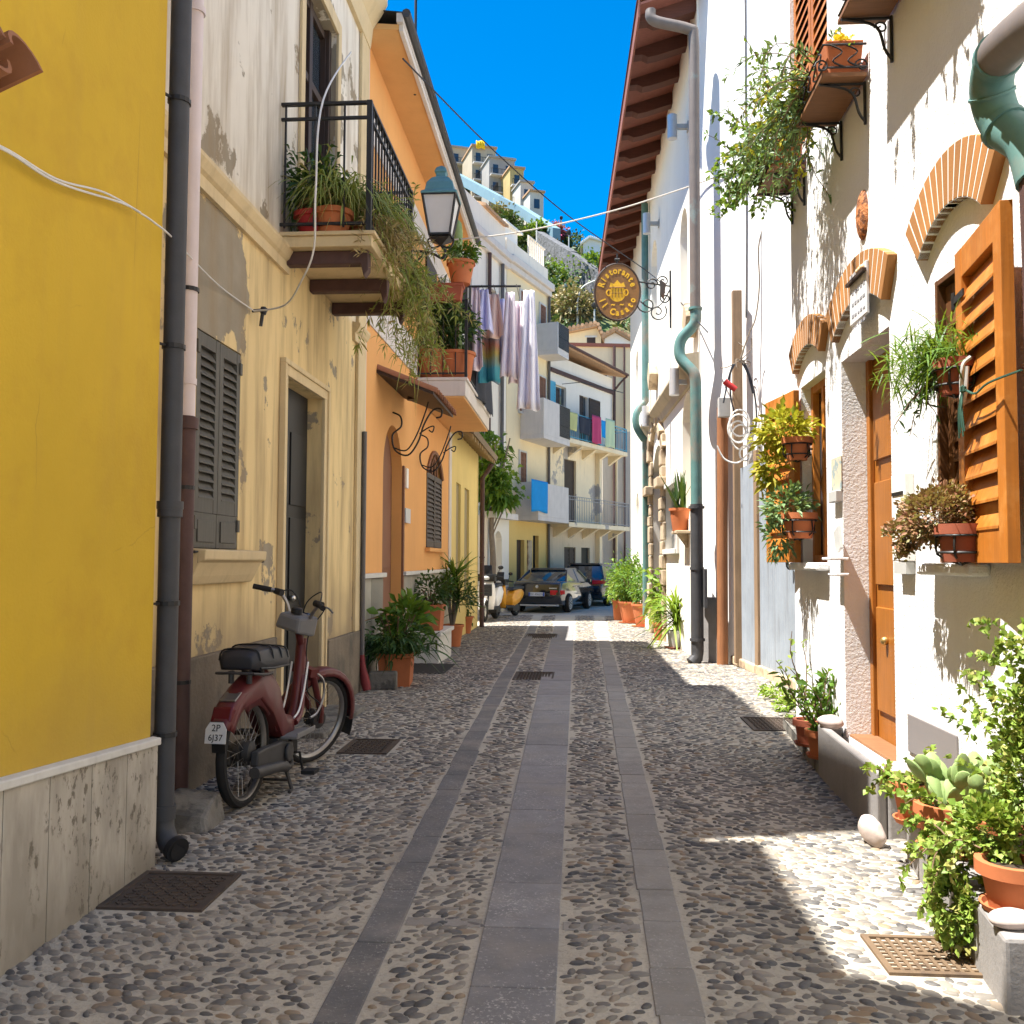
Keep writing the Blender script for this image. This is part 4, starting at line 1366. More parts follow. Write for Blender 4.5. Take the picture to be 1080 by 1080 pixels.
# plate: trapezoid with clipped corners
pm = Matrix.Translation((-.335, 0, .445)) @ Matrix.Rotation(R(-90), 4, 'Z') @ Matrix.Rotation(R(82), 4, 'X')
b = MB(pm); pw, phh = .055, .052
b.prism([(-pw, -phh), (pw, -phh), (pw, phh*.35), (pw*.62, phh), (-pw*.62, phh), (-pw, phh*.35)], -.004, .0, 2)
plate = b.build('number_plate', mat('worn_white_plate', (.62, .60, .57), .5, .08, 12), mo, world=False)
tm = [text_mesh('t', '2P', .047, None, None, pm @ Matrix.Translation((.0, .023, .0012)), .0006), text_mesh('t', '6J37', .044, None, None, pm @ Matrix.Translation((0, -.024, .0012)), .0006)]
join_meshes('plate_lettering', tm, M['black'], plate, world=False)
b = MB(); b.bar((-.24, 0, .52), (-.312, 0, .48), .05, .006); b.bar((-.314, 0, .485), (-.296, 0, .34), .07, .006); b.build('plate_holder', M['black'], mo, world=False)
# seat
b = MB(); vs, fs = [], []
secs = [(-.10, .735, .80, .085), (-.07, .725, .835, .115), (.08, .715, .845, .125), (.22, .71, .83, .115), (.36, .70, .815, .095), (.44, .70, .80, .075), (.47, .715, .775, .05)]
for (x, zl, zt, w_) in secs:
    h_ = zt-zl
    vs += [(x, -w_*.9, zl), (x, -w_, zl+h_*.45), (x, -w_*.85, zt-h_*.12), (x, -w_*.4, zt), (x, w_*.4, zt), (x, w_*.85, zt-h_*.12), (x, w_, zl+h_*.45), (x, w_*.9, zl)]
for i in range(len(secs)-1):
    for j in range(8): fs.append((i*8+j, i*8+(j+1) % 8, (i+1)*8+(j+1) % 8, (i+1)*8+j))
fs += [tuple(range(7, -1, -1)), tuple((len(secs)-1)*8+j for j in range(8))]
b.add(vs, fs); seat = b.build('seat', M['mseat'], mo, smooth=True, bevel=.008, world=False)
b = MB()
for i, (x, zl, zt, w_) in enumerate(secs[1:5]):
    h_ = zt-zl
    b.tube(smooth_path([(x, -w_*1.0, zl+h_*.45), (x, -w_*.87, zt-h_*.1), (x, -w_*.4, zt+.003), (x, w_*.4, zt+.003), (x, w_*.87, zt-h_*.1), (x, w_, zl+h_*.45)], 3), .005, 5)
b.tube(smooth_path([(-.06, -.112, .735), (.08, -.125, .724), (.22, -.116, .718), (.42, -.08, .705)], 4), .006, 5)
b.build('seat_piping', M['black'], seat, smooth=True, world=False)
b = MB(); b.tube([(.16, 0, .70), (.18, 0, .60)], .022, 8)
b.tube(smooth_path([(-.13, -.10, .715), (-.02, -.12, .70), (.1, -.11, .695)], 4), .008, 6); b.tube(smooth_path([(-.13, .10, .715), (-.02, .12, .70), (.1, .11, .695)], 4), .008, 6); b.tube([(-.13, -.10, .715), (-.155, 0, .72), (-.13, .10, .715)], .008, 6)
for sx in (-.06, .10): 
    for sy in (-.05, .05): b.lathe([(.016, .655), (.016, .72)], 8, (sx, sy, 0))
b.build('seat_post', M['mdark'], mo, smooth=True, world=False)
# frame: main beam and down tube
b = MB()
b.tube(smooth_path([HP+Vector((-.0, 0, .07)), HP+Vector((-.035, 0, -.10)), (.72, 0, .40), (.62, 0, .33), (.50, 0, .33)], 6), .036, 10)
b.tube(smooth_path([(.78, -.03, .60), (.70, -.045, .40), (.60, -.05, .345)], 5), .02, 8)
b.build('frame', M['mred'], mo, smooth=True, world=False)
b = MB()
for sy in (-.052, .052):
    b.tube(smooth_path([(.80, sy, .68), (.735, sy, .52), (.66, sy, .41), (.58, sy, .375)], 5), .006, 6)
b.build('frame_trim', M['white'], mo, smooth=True, world=False)
b = MB(); b.obox((.50, -.11, .30), (.30, .10, .016)); b.obox((.50, .11, .30), (.30, .10, .016)); b.obox((.50, -.158, .31), (.29, .008, .03))
b.build('footboard', M['mgrey'], mo, bevel=.006, world=False)
# engine, transmission case, exhaust, stand, pedals
b = MB()
b.prism([(-.05, .22), (.03, .20), (.30, .155), (.46, .15), (.52, .20), (.50, .28), (.36, .315), (.10, .32), (-.03, .31)], .055, .105)
b.prism([(-.05, .22), (.05, .20), (.34, .165), (.46, .18), (.46, .26), (.30, .29), (.06, .30), (-.04, .295)], -.10, -.055)
b.lathe([(.001, -.118), (.06, -.115), (.065, -.10), (.065, -.09)], 18, (.0, 0, Rw), Matrix.Rotation(PI/2, 3, 'X'))
b.lathe([(.001, .10), (.05, .10), (.055, .12), (.001, .122)], 18, (.36, 0, .22), Matrix.Rotation(PI/2, 3, 'X'))
b.build('engine_case', M['mdark'], mo, bevel=.012, world=False)
b = MB()
for i in range(7): b.obox((.56+.014*i, 0, .21), (.006, .10, .11))
b.obox((.60, 0, .21), (.12, .06, .06)); b.obox((.42, 0, .235), (.16, .10, .12))
b.build('engine', M['mdark'], mo, world=False)
b = MB(); b.tube(smooth_path([(.58, -.03, .17), (.50, -.07, .12), (.30, -.12, .15), (.16, -.13, .18), (-.16, -.13, .215)], 6), [.014]*13+[.03]*12, 10)
b.build('exhaust', M['mdark'], mo, smooth=True, world=False)
b = MB()
for sy in (-1, 1):
    b.tube([(.40, sy*.06, .17), (.36, sy*.13, .012), (.31, sy*.135, .008)], .011, 7)
b.tube([(.375, -.115, .06), (.375, .115, .06)], .008, 6)
b.build('stand', M['mdark'], mo, smooth=True, world=False)
for sy in (-1, 1):
    b = MB(); a = R(-65) if sy < 0 else R(115)
    e = Vector((.46+math.cos(a)*.13, sy*.135, .20+math.sin(a)*.13))
    b.tube([(.46, sy*.07, .20), (.46, sy*.135, .20), e], .008, 6)
    b.obox(e+Vector((0, sy*.045, 0)), (.09, .08, .022)); b.build('pedal', M['rubber'], mo, bevel=.004, world=False)
# front fork, mudguard, headset, bars
b = MB()
for sy in (-.058, .058):
    b.tube([st(HP+rake*.16+Vector((0, sy, 0))), st(Vector((WB-.02, sy, Rw+.06)))], [.021, .021], 10)
    b.tube([st(Vector((WB-.022, sy, Rw+.10))), st(Vector((WB, sy, Rw-.01)))], .017, 8)
b.obox(st(HP+rake*.15), (.07, .16, .05), SR)
b.tube([st(HP-rake*.12), st(HP+rake*.16)], .024, 10)
fk = b.build('fork', M['mred'], mo, smooth=True, world=False)
vs, fs = [], []
for i in range(15):
    a = R(168)-R(172)*i/14
    r_ = Rw+.03
    for (w_, dr) in ((-.05, -.035), (-.05, 0), (-.028, .014), (.028, .014), (.05, 0), (.05, -.035)):
        vs.append(st((WB+math.cos(a)*(r_+dr), w_, Rw+math.sin(a)*(r_+dr))))
for i in range(14):
    for j in range(5): fs.append((i*6+j, i*6+j+1, (i+1)*6+j+1, (i+1)*6+j))
fg = MB().add(vs, fs).build('front_mudguard', M['mred'], mo, smooth=True, world=False)
fg.modifiers.new('thick', 'SOLIDIFY').thickness = .004
vs = []
for i in range(4):
    a = R(-4)-R(20)*i/3
    for w_ in (-.05, .05): vs.append(st((WB+math.cos(a)*(Rw+.032+.01*i), w_, Rw+math.sin(a)*(Rw+.032))))
mf = MB().add(vs, [(0, 1, 3, 2), (2, 3, 5, 4), (4, 5, 7, 6)]).build('mud_flap', M['rubber'], fg, world=False)
mf.modifiers.new('thick', 'SOLIDIFY').thickness = .005
hb = HP-rake*.20
def stv(x, y, z): return st(hb+Vector((x, y, z)))
b = MB()
for sy in (-1, 1):
    b.tube(smooth_path([stv(.0, 0, 0), stv(.01, sy*.07, .02), stv(.0, sy*.12, .10), stv(-.03, sy*.18, .15), stv(-.10, sy*.26, .155)], 5), .011, 8)
bars = b.build('handlebar', M['mchrome'], mo, smooth=True, world=False)
for sy in (-1, 1):
    MB().tube([stv(-.06, sy*.205, .154), stv(-.125, sy*.295, .155)], .017, 10).build('grip', M['rubber'], bars, smooth=True, world=False)
    MB().tube([stv(-.02, sy*.16, .145), stv(.02, sy*.21, .135), stv(-.04, sy*.30, .13)], .006, 6).build('brake_lever', M['mgrey'], bars, smooth=True, world=False)
    MB().lathe([(.02, -.03), (.022, .03)], 10, stv(-.03, sy*.17, .15), SR @ Matrix.Rotation(PI/2, 3, 'X')).build('switch', M['black'], bars, smooth=True, world=False)
b = MB()
b.add([stv(x, y, z) for (x, y, z) in ((-.085, -.10, -.05), (.06, -.115, -.07), (.06, .115, -.07), (-.085, .10, -.05), (-.075, -.085, .045), (.075, -.105, .055), (.075, .105, .055), (-.075, .085, .045))],
      [(0, 3, 2, 1), (4, 5, 6, 7), (0, 1, 5, 4), (1, 2, 6, 5), (2, 3, 7, 6), (3, 0, 4, 7)])
hl = b.build('headlight_housing', M['mgrey'], mo, bevel=.018, world=False)
MB().lathe([(.001, .02), (.06, .012), (.072, 0), (.072, -.02)], 18, stv(.07, 0, -.01), SR @ Matrix.Rotation(PI/2, 3, 'Y')).build('headlight', M['glass'], hl, smooth=True, world=False)
MB().lathe([(.035, 0), (.035, .03), (.03, .034)], 14, stv(-.02, 0, .055), SR).build('speedometer', M['black'], hl, smooth=True, world=False)
b = MB()
for (p0, p1, p2, p3) in ((stv(-.02, -.19, .14), stv(.06, -.14, .10), stv(.07, -.05, -.06), HP+Vector((-.01, -.03, -.10))), (stv(-.02, .19, .14), stv(.06, .14, .16), stv(.08, .04, .02), HP+Vector((0, .03, -.12))), (stv(-.03, -.18, .15), stv(.05, -.10, .21), stv(.05, 0, .12), stv(.06, .02, -.02))):
    b.tube(smooth_path([p0, p1, p2, p3], 6), .004, 5)
b.tube(smooth_path([HP+Vector((0, -.04, -.12)), (.78, -.06, .50), (.92, -.09, .40), (.90, -.08, .30)], 6), .005, 5)
b.build('control_cables', M['black'], bars, smooth=True, world=False)
b = MB(); b.tube(smooth_path([(.86, -.05, .62), (.93, -.10, .56), (.95, -.10, .45), (.88, -.085, .36), (.80, -.07, .34)], 6), .008, 6); b.build('front_guard_tube', M['mchrome'], mo, smooth=True, world=False)
# ================================================================== RIGHT SIDE
XR = 1.85
FR = Fac((XR, 0), (0, 1), (-1, 0))
HC = FR.u(838)                                   # far corner of the white house
wh = thing('white_house', 'rough white stucco house on the right with orange shutters and brick arches', 'house', (XR+2, 4, 0))
nw_a, nw_b, nw_z1, nw_z0 = 4.50, 4.98, 2.95, 1.50     # near window
fw_a, fw_b, fw_z1, fw_z0 = FR.u(873), FR.u(847), 2.95, 1.50
rd_a, rd_b = FR.u(942), FR.u(890)
rd_z = FR.z(890, 380); rd_z0 = .30
uw = [(FR.u(880), FR.u(838), 4.95, 6.6), (FR.u(965), FR.u(925), 4.95, 6.6), (3.3, 3.9, 4.95, 6.6)]
b = FR.mb()
facade(b, -4, HC, -.1, 8.2, [(nw_a, nw_b, nw_z0, nw_z1, 0, .14), (fw_a, fw_b, fw_z0, fw_z1, 0, .14), (rd_a, rd_b, rd_z0, rd_z, 0, .24)]+[(a, min(c, HC-.05), z0, z1, 0, .12) for a, c, z0, z1 in uw], body=5)
b.build('wall', M['stucco'], wh)


def flush_window(ua, ub, z0, z1, w=-.139, parent=None, full=False):
    g = FR.mb(); g.box(ua, ub, w, w+.004, z0, z1)
    o = g.build('window', M['glass'], parent or wh)
    f = FR.mb(); t = .06
    f.box(ua, ua+t, w+.005, w+.06, z0, z1); f.box(ub-t, ub, w+.005, w+.06, z0, z1)
    f.box(ua+t, ub-t, w+.005, w+.058, z0, z0+t); f.box(ua+t, ub-t, w+.005, w+.058, z1-t, z1); f.box((ua+ub)/2-.03, (ua+ub)/2+.03, w+.006, w+.065, z0+t, z1-t)
    f.build('frame', M['wood'], o, bevel=.004)
    return o


def open_leaf(parent, hu, z0, z1, wid, sgn, ang, n):
    """a louvred leaf hinged at hu, swung back almost flat on the wall (sgn -1: towards the camera)"""
    q = FR.p(hu, .02, 0)
    d = Vector((-math.sin(ang), sgn*math.cos(ang), 0)); nn = Vector((-math.cos(ang), -sgn*math.sin(ang), 0))
    m = Matrix(((d.x, nn.x, 0, q.x), (d.y, nn.y, 0, q.y), (0, 0, 1, 0), (0, 0, 0, 1)))
    s_ = MB(m); shutter(s_, 0, wid, z0, z1, .05, n, .105, .05, .014)
    s_.box(.106, wid-.106, .004, .03, z0+.02, z0+.26)
    leaf = s_.build('shutter', M['wood'], parent, bevel=.005)
    hg = MB(m)
    for z in (z0+.22, z1-.22): hg.box(-.03, .16, .051, .058, z-.016, z+.016); hg.tube([(-.012, .055, z-.04), (-.012, .055, z+.04)], .011, 7)
    hg.build('hinge', M['iron'], leaf)
    return leaf, m


w1 = flush_window(nw_a, nw_b, nw_z0, nw_z1)
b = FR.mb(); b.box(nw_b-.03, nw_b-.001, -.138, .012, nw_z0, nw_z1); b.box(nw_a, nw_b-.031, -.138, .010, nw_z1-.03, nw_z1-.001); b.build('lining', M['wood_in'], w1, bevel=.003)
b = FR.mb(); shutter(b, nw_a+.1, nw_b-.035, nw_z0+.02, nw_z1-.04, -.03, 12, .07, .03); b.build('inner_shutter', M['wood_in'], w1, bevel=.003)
l1, lm = open_leaf(w1, nw_a+.06, 1.50, 2.96, .70, -1, .13, 10)
b = MB(lm); b.tube(smooth_path([(.24, .05, 2.42), (.24, .085, 2.38), (.24, .09, 2.26), (.28, .10, 2.21), (.33, .10, 2.24), (.33, .09, 2.36)], 5), .010, 7)
b.build('shutter_hook', M['plastic'], l1, smooth=True)
b = MB(lm); b.tube(smooth_path([(.33, .10, 2.26), (.45, .09, 2.22), (.65, .09, 2.23), (.95, .06, 2.22)], 4), .005, 5)
b.lathe([(.001, -.02), (.016, -.01), (.016, .01), (.001, .02)], 8, (.33, .105, 2.26))
for i in range(5): b.tube(smooth_path([(.33, .11, 2.26), (.33+.015*i-.03, .12, 2.17), (.33+.022*i-.045, .115, 2.05+.02*(i % 3))], 4), .0035, 4)
b.build('hook_cord', mat('green_cord', (.03, .085, .06), .8, .1, 9), l1)
b = FR.mb(); b.box(nw_a-.10, nw_b+.10, .001, .10, 1.44, 1.499); b.build('sill', M['stucco'], w1, bevel=.015)
w2 = flush_window(fw_a, fw_b, fw_z0, fw_z1)
open_leaf(w2, fw_b-.02, 1.50, 2.93, .68, 1, .15, 10)
b = FR.mb(); b.box(fw_a-.06, fw_b+.10, .001, .10, 1.44, 1.499); b.build('sill', M['stucco'], w2, bevel=.015)
for i, (a, c, z0, z1) in enumerate(uw):
    c = min(c, HC-.05)
    wv = flush_window(a, c, z0, z1, -.119)
    s_ = FR.mb(); shutter(s_, a+.02, (a+c)/2-.01, z0+.02, z1-.02, -.03, 14, .07, .03); s_.build('shutter', M['wood'], wv, bevel=.004)
    s_ = FR.mb(); shutter(s_, (a+c)/2+.01, c-.02, z0+.02, z1-.02, -.03, 14, .07, .03); s_.build('shutter', M['wood'], wv, bevel=.004)
# door in its deep reveal
b = FR.mb(); b.box(rd_a+.005, rd_b-.005, -.235, -.20, rd_z0, rd_z)
rdoor = b.build('door', M['door_wood'], wh)
b = FR.mb()
for (ua, ub) in ((rd_a+.08, (rd_a+rd_b)/2-.03), ((rd_a+rd_b)/2+.03, rd_b-.1)):
    for (za, zb) in ((.5, 1.2), (1.35, 2.05), (2.2, 2.7)): b.box(ua, ub, -.199, -.182, za, zb)
b.box(rd_b-.075, rd_b-.006, -.199, -.165, rd_z0, rd_z-.0)
b.build('door_panel', M['door_wood'], rdoor, bevel=.006)
b = FR.mb(); u_, z_ = FR.uz(934, 676, w=-.17); b.sphere((u_, -.165, z_), .028, 10, 8); b.build('door_knob', mat('brass', (.55, .38, .14), .35, .1, 6, metal=.8), rdoor, smooth=True)
b = FR.mb(); b.box(rd_a+.002, rd_b-.002, -.198, -.02, .10, rd_z0+.02); b.box(rd_a+.002, rd_b-.002, -.04, .0, .0, rd_z0-.06)
b.build('door_step', M['wood_step'], wh, bevel=.01)
# brick arches with a shallow white field below
for (ua, ub, zs_, rise, th) in ((4.30, 5.10, 3.10, .15, .27), (rd_a-.03, rd_b+.05, 3.06, .16, .27), (fw_a-.02, fw_b+.08, 3.08, .14, .23)):
    arcs = FR.mb()
    A = arch_pts(ua, ub, zs_, rise, 15)
    for k in range(15):
        (a0, z0), (a1, z1) = A[k], A[k+1]
        c = (ua+ub)/2; h = (ub-ua)/2; rad = (h*h+rise*rise)/(2*rise); cz = zs_+rise-rad
        def outp(a, z):
            v = Vector((a-c, z-cz)); v = v*((rad+th)/rad); return c+v.x, cz+v.y
        o0, o1 = outp(a0, z0), outp(a1, z1)
        g_ = .055
        la = (a0+(a1-a0)*g_, z0+(z1-z0)*g_); lb = (a1-(a1-a0)*g_, z1-(z1-z0)*g_)
        oa = (o0[0]+(o1[0]-o0[0])*g_, o0[1]+(o1[1]-o0[1])*g_); obb = (o1[0]-(o1[0]-o0[0])*g_, o1[1]-(o1[1]-o0[1])*g_)
        arcs.prism([la, lb, obb, oa], -.02, .055, 1)
    ar = arcs.build('brick_arch', M['brick'], wh, bevel=.004)
def mort(A, O_, k):
    lp_ = lambda p, q, t: (p[0]+(q[0]-p[0])*t, p[1]+(q[1]-p[1])*t)
    t0, t1 = (.2 if k == 0 else 0), (.8 if k == 14 else 1)
    return [lp_(A[k], A[k+1], t0), lp_(A[k], A[k+1], t1), lp_(O_[k], O_[k+1], t1), lp_(O_[k], O_[k+1], t0)]


for (ua, ub, zs_, rise, th) in ((4.30, 5.10, 3.10, .15, .268), (rd_a-.03, rd_b+.05, 3.06, .16, .268), (fw_a-.02, fw_b+.08, 3.08, .14, .228)):
    b = FR.mb(); A = arch_pts(ua, ub, zs_, rise, 15); c = (ua+ub)/2; h = (ub-ua)/2; rad = (h*h+rise*rise)/(2*rise); cz = zs_+rise-rad
    O_ = [(c+(a-c)*(rad+th)/rad, cz+(z-cz)*(rad+th)/rad) for a, z in A]
    for k in range(15): b.prism(mort(A, O_, k), -.02, .0535, 1)
    b.build('arch_mortar', M['white'], wh)
# swan neck of the neighbour's copper pipe at the right edge
pts = []
for (px_, py_, x_) in ((1190, -10, 1.45), (1120, 8, 1.50), (1080, 34, 1.56), (1052, 62, 1.62), (1046, 98, 1.66), (1058, 132, 1.70), (1084, 152, 1.735), (1096, 190, 1.745)):
    pts.append(onx(px_, py_, x_))
f0 = pts[0].copy()
pp = smooth_path(pts, 6)
up_ = smooth_path([Vector((f0.x, f0.y-.28, 8.0)), Vector((f0.x, f0.y-.28, f0.z+.45)), Vector((f0.x, f0.y-.16, f0.z+.12)), f0], 5)
e = pp[-1]
cp = pipe('copper_downpipe', pp[17:], .082, M['copper'], wh, 18, label='green lower bend of the swan neck downpipe')
pipe('copper_downpipe', up_[:-1]+pp[:18], .083, M['copper_brown'], wh, 18, label='browned upper bend of the swan neck downpipe')
pipe('downpipe', [e+Vector((0, 0, .02)), (e.x+.005, e.y, 2.6), (e.x+.005, e.y, 0)], .07, M['rustpipe'], wh, 14, label='brown downpipe below the swan neck')
b = MB(); b.tube([pp[17], pp[18]], .092, 18); b.tube([pp[30], pp[31]], .092, 18); b.tube([pp[24], pp[24]+(pp[25]-pp[24])*.5], .089, 18); b.build('pipe_joint', M['copper'], cp, smooth=True)
# small fittings on the white wall
def wallbox(name, label, cat, px0, py0, px1, py1, th, m, bev=.006, kids=None):
    ub, z1 = FR.uz(px0, py0); ua, z0 = FR.uz(px1, py1)
    t = FR.mb(); t.box(ua, ub, .001, th, z0, z1)
    return tag(t.build(name, m, None, bevel=bev), label, cat), (ua, ub, z0, z1)


_, (a, c, z0, z1) = wallbox('meter_hatch', 'flat grey metal meter hatch low on the white wall', 'hatch', 959, 752, 1012, 822, .012, mat('grey_hatch_paint', (.22, .20, .195), .5, .06, 4))
_, (a, c, z0, z1) = wallbox('mailbox', 'white metal mailbox right of the orange door, partly behind the reddish plant', 'mailbox', 950, 502, 966, 592, .055, M['white'])
_['label'] = 'slim white metal mailbox on the wall beside the orange door'
b = FR.mb(); b.box(a+.02, c-.02, .0555, .06, z1-.12, z1-.10); b.build('mail_slot', M['black'], _)
b = FR.mb(); b.box(a+.01, c-.01, .001, .05, z0-.07, z0-.005); b.build('newspaper_tray', M['plastic'], _)
tl, (a, c, z0, z1) = wallbox('ceramic_tile', 'painted ceramic tile on the white wall left of the door', 'tile', 878.5, 484, 889, 517, .014, mat('painted_tile', (.60, .55, .42), .3, .10, 9, col2=(.30, .38, .40), thr=(.56, .6), s2=14))
wallbox('meter_box', 'small grey box under the painted ceramic tile', 'box', 881, 519, 889, 529, .05, M['plastic'])
t = thing('wall_shelf', 'little white wall shelves below the ceramic tile by the door', 'shelf', FR.p(6.72, 0, 1.5))
for (py_, k) in ((588, .13), (604, .09)):
    z_ = FR.z(883, py_); b = FR.mb(); b.box(6.64, 6.86, .001, k, z_-.02, z_); b.build('shelf_board', M['stucco'], t, bevel=.006)
b = FR.mb(); z_ = FR.z(883, 570); b.obox((6.72, .05, z_), (.12, .02, .16), Matrix.Rotation(R(20), 3, 'Y')); b.build('picture', M['plastic'], t)
# plaque over the door
u_, z_ = FR.uz(906, 300)
t = thing('house_plaque', 'white marble plaque with worn lettering over the door arch', 'plaque', FR.p(u_, .06, z_))
pu0, pu1 = FR.u(919, w=.07), FR.u(901, w=.07); pz1, pz0 = FR.z(913, 275, w=.07), FR.z(905, 338, w=.07)
b = FR.mb(); b.box(pu0, pu1, .056, .075, pz0, pz1); b.build('slab', mat('plaque_marble', (.62, .62, .63), .4, .05, 4), t, bevel=.004)
b = FR.mb()
rr = random.Random(3)
for i in range(4):
    zz = pz1-.13-.075*i
    for k in range(5):
        a0 = pu0+.03+(pu1-pu0-.06)*k/5; b.box(a0, a0+(pu1-pu0)*rr.uniform(.06, .12), .0755, .0775, zz-.012, zz+.010*rr.random())
b.build('worn_lettering', mat('worn_grey_letters', (.25, .25, .27), .6, .1, 6), t)
b = FR.mb(); b.box(pu0-.01, pu1+.01, .0756, .10, pz1-.07, pz1-.05); b.build('ledge', M['shut_brown'], t)
b = FR.mb()
for k in range(3): b.sphere((pu0+.04+.045*k, .085, pz1-.035), .02, 8, 6)
b.build('shell_ornament', mat('shell_ceramic', (.55, .38, .22), .5, .1, 9), t, smooth=True)
# oval terracotta ornament
u_, z_ = FR.uz(911, 227)
t = MB(FR.M)
vs = t.sphere((u_, .0, z_), (.10, .045, .165), 16, 10)
oo = t.build('wall_ornament', mat('carved_terracotta', (.45, .17, .06), .8, .2, 18, .8, 40, .02, col2=(.13, .05, .025), thr=(.50, .56), s2=22), None, smooth=True)
tag(oo, 'oval carved terracotta ornament high on the white wall', 'ornament')

# ---- window boxes on iron brackets
def window_box(u0, u1, zb, label, wd=.27, h=.22):
    t = thing('window_box', label, 'window box', FR.p((u0+u1)/2, .14, zb), 0, 'window boxes high on the white wall')
    b = FR.mb(); b.box(u0, u1, .02, wd+.03, zb, zb+.03)
    b.build('shelf', M['wood_step'], t, bevel=.004)
    b = FR.mb(); h0 = zb+.031
    b.add([(u0+.04, .05, h0), (u1-.04, .05, h0), (u1-.04, wd-.03, h0), (u0+.04, wd-.03, h0), (u0+.02, .03, h0+h), (u1-.02, .03, h0+h), (u1-.02, wd, h0+h), (u0+.02, wd, h0+h)],
          [(0, 3, 2, 1), (4, 5, 6, 7), (0, 1, 5, 4), (1, 2, 6, 5), (2, 3, 7, 6), (3, 0, 4, 7)])
    b.build('planter', M['terra'], t, bevel=.008)
    b = FR.mb(); k = .008
    for z in (zb+.06, zb+.21):
        b.tube([(u0, .02, z), (u0, wd+.02, z), (u1, wd+.02, z), (u1, .02, z)], k, 6)
    for s_ in range(5):
        uu = u0+(u1-u0)*(s_+.5)/5
        b.tube(smooth_path([(uu-.05, wd+.02, zb+.06), (uu+.03, wd+.025, zb+.10), (uu-.03, wd+.025, zb+.16), (uu+.05, wd+.02, zb+.21)], 4), .006, 5)
    for s_ in range(2):
        ww = .06+(wd-.08)*(s_+.5)/2
        b.tube(smooth_path([(u0, ww-.05, zb+.06), (u0-.004, ww+.03, zb+.10), (u0-.004, ww-.03, zb+.16), (u0, ww+.05, zb+.21)], 4), .006, 5)
    for w_, du in ((wd+.03, 0), (.05, 0)):
        b.tube(spiral(FR_loc(u0, w_, zb+.07), .045, 1.3, (0, 1, 0), (0, 0, 1), 0, 14, .012), .006, 5)
    for uu in (u0+.08, u1-.08):
        b.tube(smooth_path([(uu, .012, zb-.26), (uu, .05, zb-.20), (uu, .10, zb-.06), (uu, wd, zb-.012)], 4), .009, 5)
        b.tube([(uu, .012, zb-.28), (uu, .012, zb)], .01, 5); b.tube([(uu, .01, zb-.012), (uu, wd+.03, zb-.012)], .009, 5)
        b.tube(spiral((uu, .07, zb-.07), .04, 1.2, (0, 1, 0), (0, 0, 1), 0, 12, .01), .006, 5)
    b.build('iron_basket', M['iron'], t, smooth=True)
    return t


def FR_loc(u, w_, z): return (u, w_, z)


wb1 = window_box(FR.u(857), FR.u(839), FR.z(857, 168), 'terracotta window box under the spilling green bush, farthest of the row')
wb2 = window_box(FR.u(926), FR.u(892), FR.z(926, 66), 'terracotta window box with yellow flowers and scrolled iron basket')
wb3 = window_box(4.35, FR.u(947), FR.z(947, 8), 'window box cut off by the top edge of the picture')

# ---- planter kerbs along the white house
zk = .25
t = tag(MB().add([(1.42, 3.34, -.05), (1.655, 5.0, -.05), (XR, 5.0, -.05), (XR, 3.34, -.05), (1.42, 3.34, zk), (1.655, 5.0, zk), (XR, 5.0, zk), (XR, 3.34, zk)], [(0, 3, 2, 1), (4, 5, 6, 7), (0, 1, 5, 4), (1, 2, 6, 5), (2, 3, 7, 6), (3, 0, 4, 7)]).build('planter_kerb', M['grey_cement'], None, bevel=.015), 'low cement planter kerb crowded with pots along the white wall', 'kerb')
p0, p1 = ong(863, 818), ong(926, 886)
b = MB(); hh = .36
q = [(p0.x-.0, p0.y), (p1.x, p1.y), (p1.x+.06, p1.y+.02), (p0.x+.06, p0.y+.02)]
b.add([(x, y, -.05) for x, y in q]+[(x, y, hh) for x, y in q], [(0, 3, 2, 1), (4, 5, 6, 7), (0, 1, 5, 4), (1, 2, 6, 5), (2, 3, 7, 6), (3, 0, 4, 7)])
b.box(p1.x+.06, XR-.002, p1.y, p1.y+.06, -.05, hh-.02); b.box(p0.x+.06, XR-.002, p0.y-.06, p0.y+.02, -.05, hh-.002)
b.add([(p1.x+.061, p1.y+.061, .24), (p0.x+.061, p0.y-.061, .24), (XR-.003, p0.y-.061, .24), (XR-.003, p1.y+.061, .24)], [(0, 1, 2, 3)])
tag(b.build('step_wall', M['grey_cement'], None, bevel=.012), 'dark grey cement wall enclosing the step below the orange door', 'step wall')
b = MB(); pa, pb = ong(826, 768), ong(864, 818)
b.add([(pa.x, pa.y, -.04), (pb.x, pb.y+.03, -.04), (XR, pb.y+.03, -.04), (XR, pa.y, -.04), (pa.x, pa.y, .09), (pb.x, pb.y+.03, .09), (XR, pb.y+.03, .09), (XR, pa.y, .09)],
      [(0, 3, 2, 1), (4, 5, 6, 7), (0, 1, 5, 4), (1, 2, 6, 5), (2, 3, 7, 6), (3, 0, 4, 7)])
tag(b.build('stone_ledge', M['stone'], None, bevel=.015), 'worn stone ledge carrying two small pots beyond the door', 'ledge')
rock('beach_stone', 'pinkish white stone leaning at the corner of the planter kerb', 'stone', (ong(921, 893).x, ong(921, 893).y+.02, .075), (.05, .10, .07), M['pink_stone'], 11, .5, .6, None, .09)
rock('beach_stone', 'large pale rounded stone on top of the step wall', 'stone', (p0.x+.06, p0.y-.12, hh+.035), (.085, .11, .05), M['pink_stone'], 12, .3, 0, None, .09)
q = onx(946, 818, 1.72); rock('beach_stone', 'white rounded stone behind the first succulent pot', 'stone', (q.x, q.y, q.z), (.085, .10, .075), M['pink_stone'], 13, .1)
q = onz(1067, 968, zk+.03); rock('beach_stone', 'flat white stone on the kerb in front of the big orange pot', 'stone', (q.x, q.y, zk+.027), (.085, .06, .033), M['pink_stone'], 14, .2)

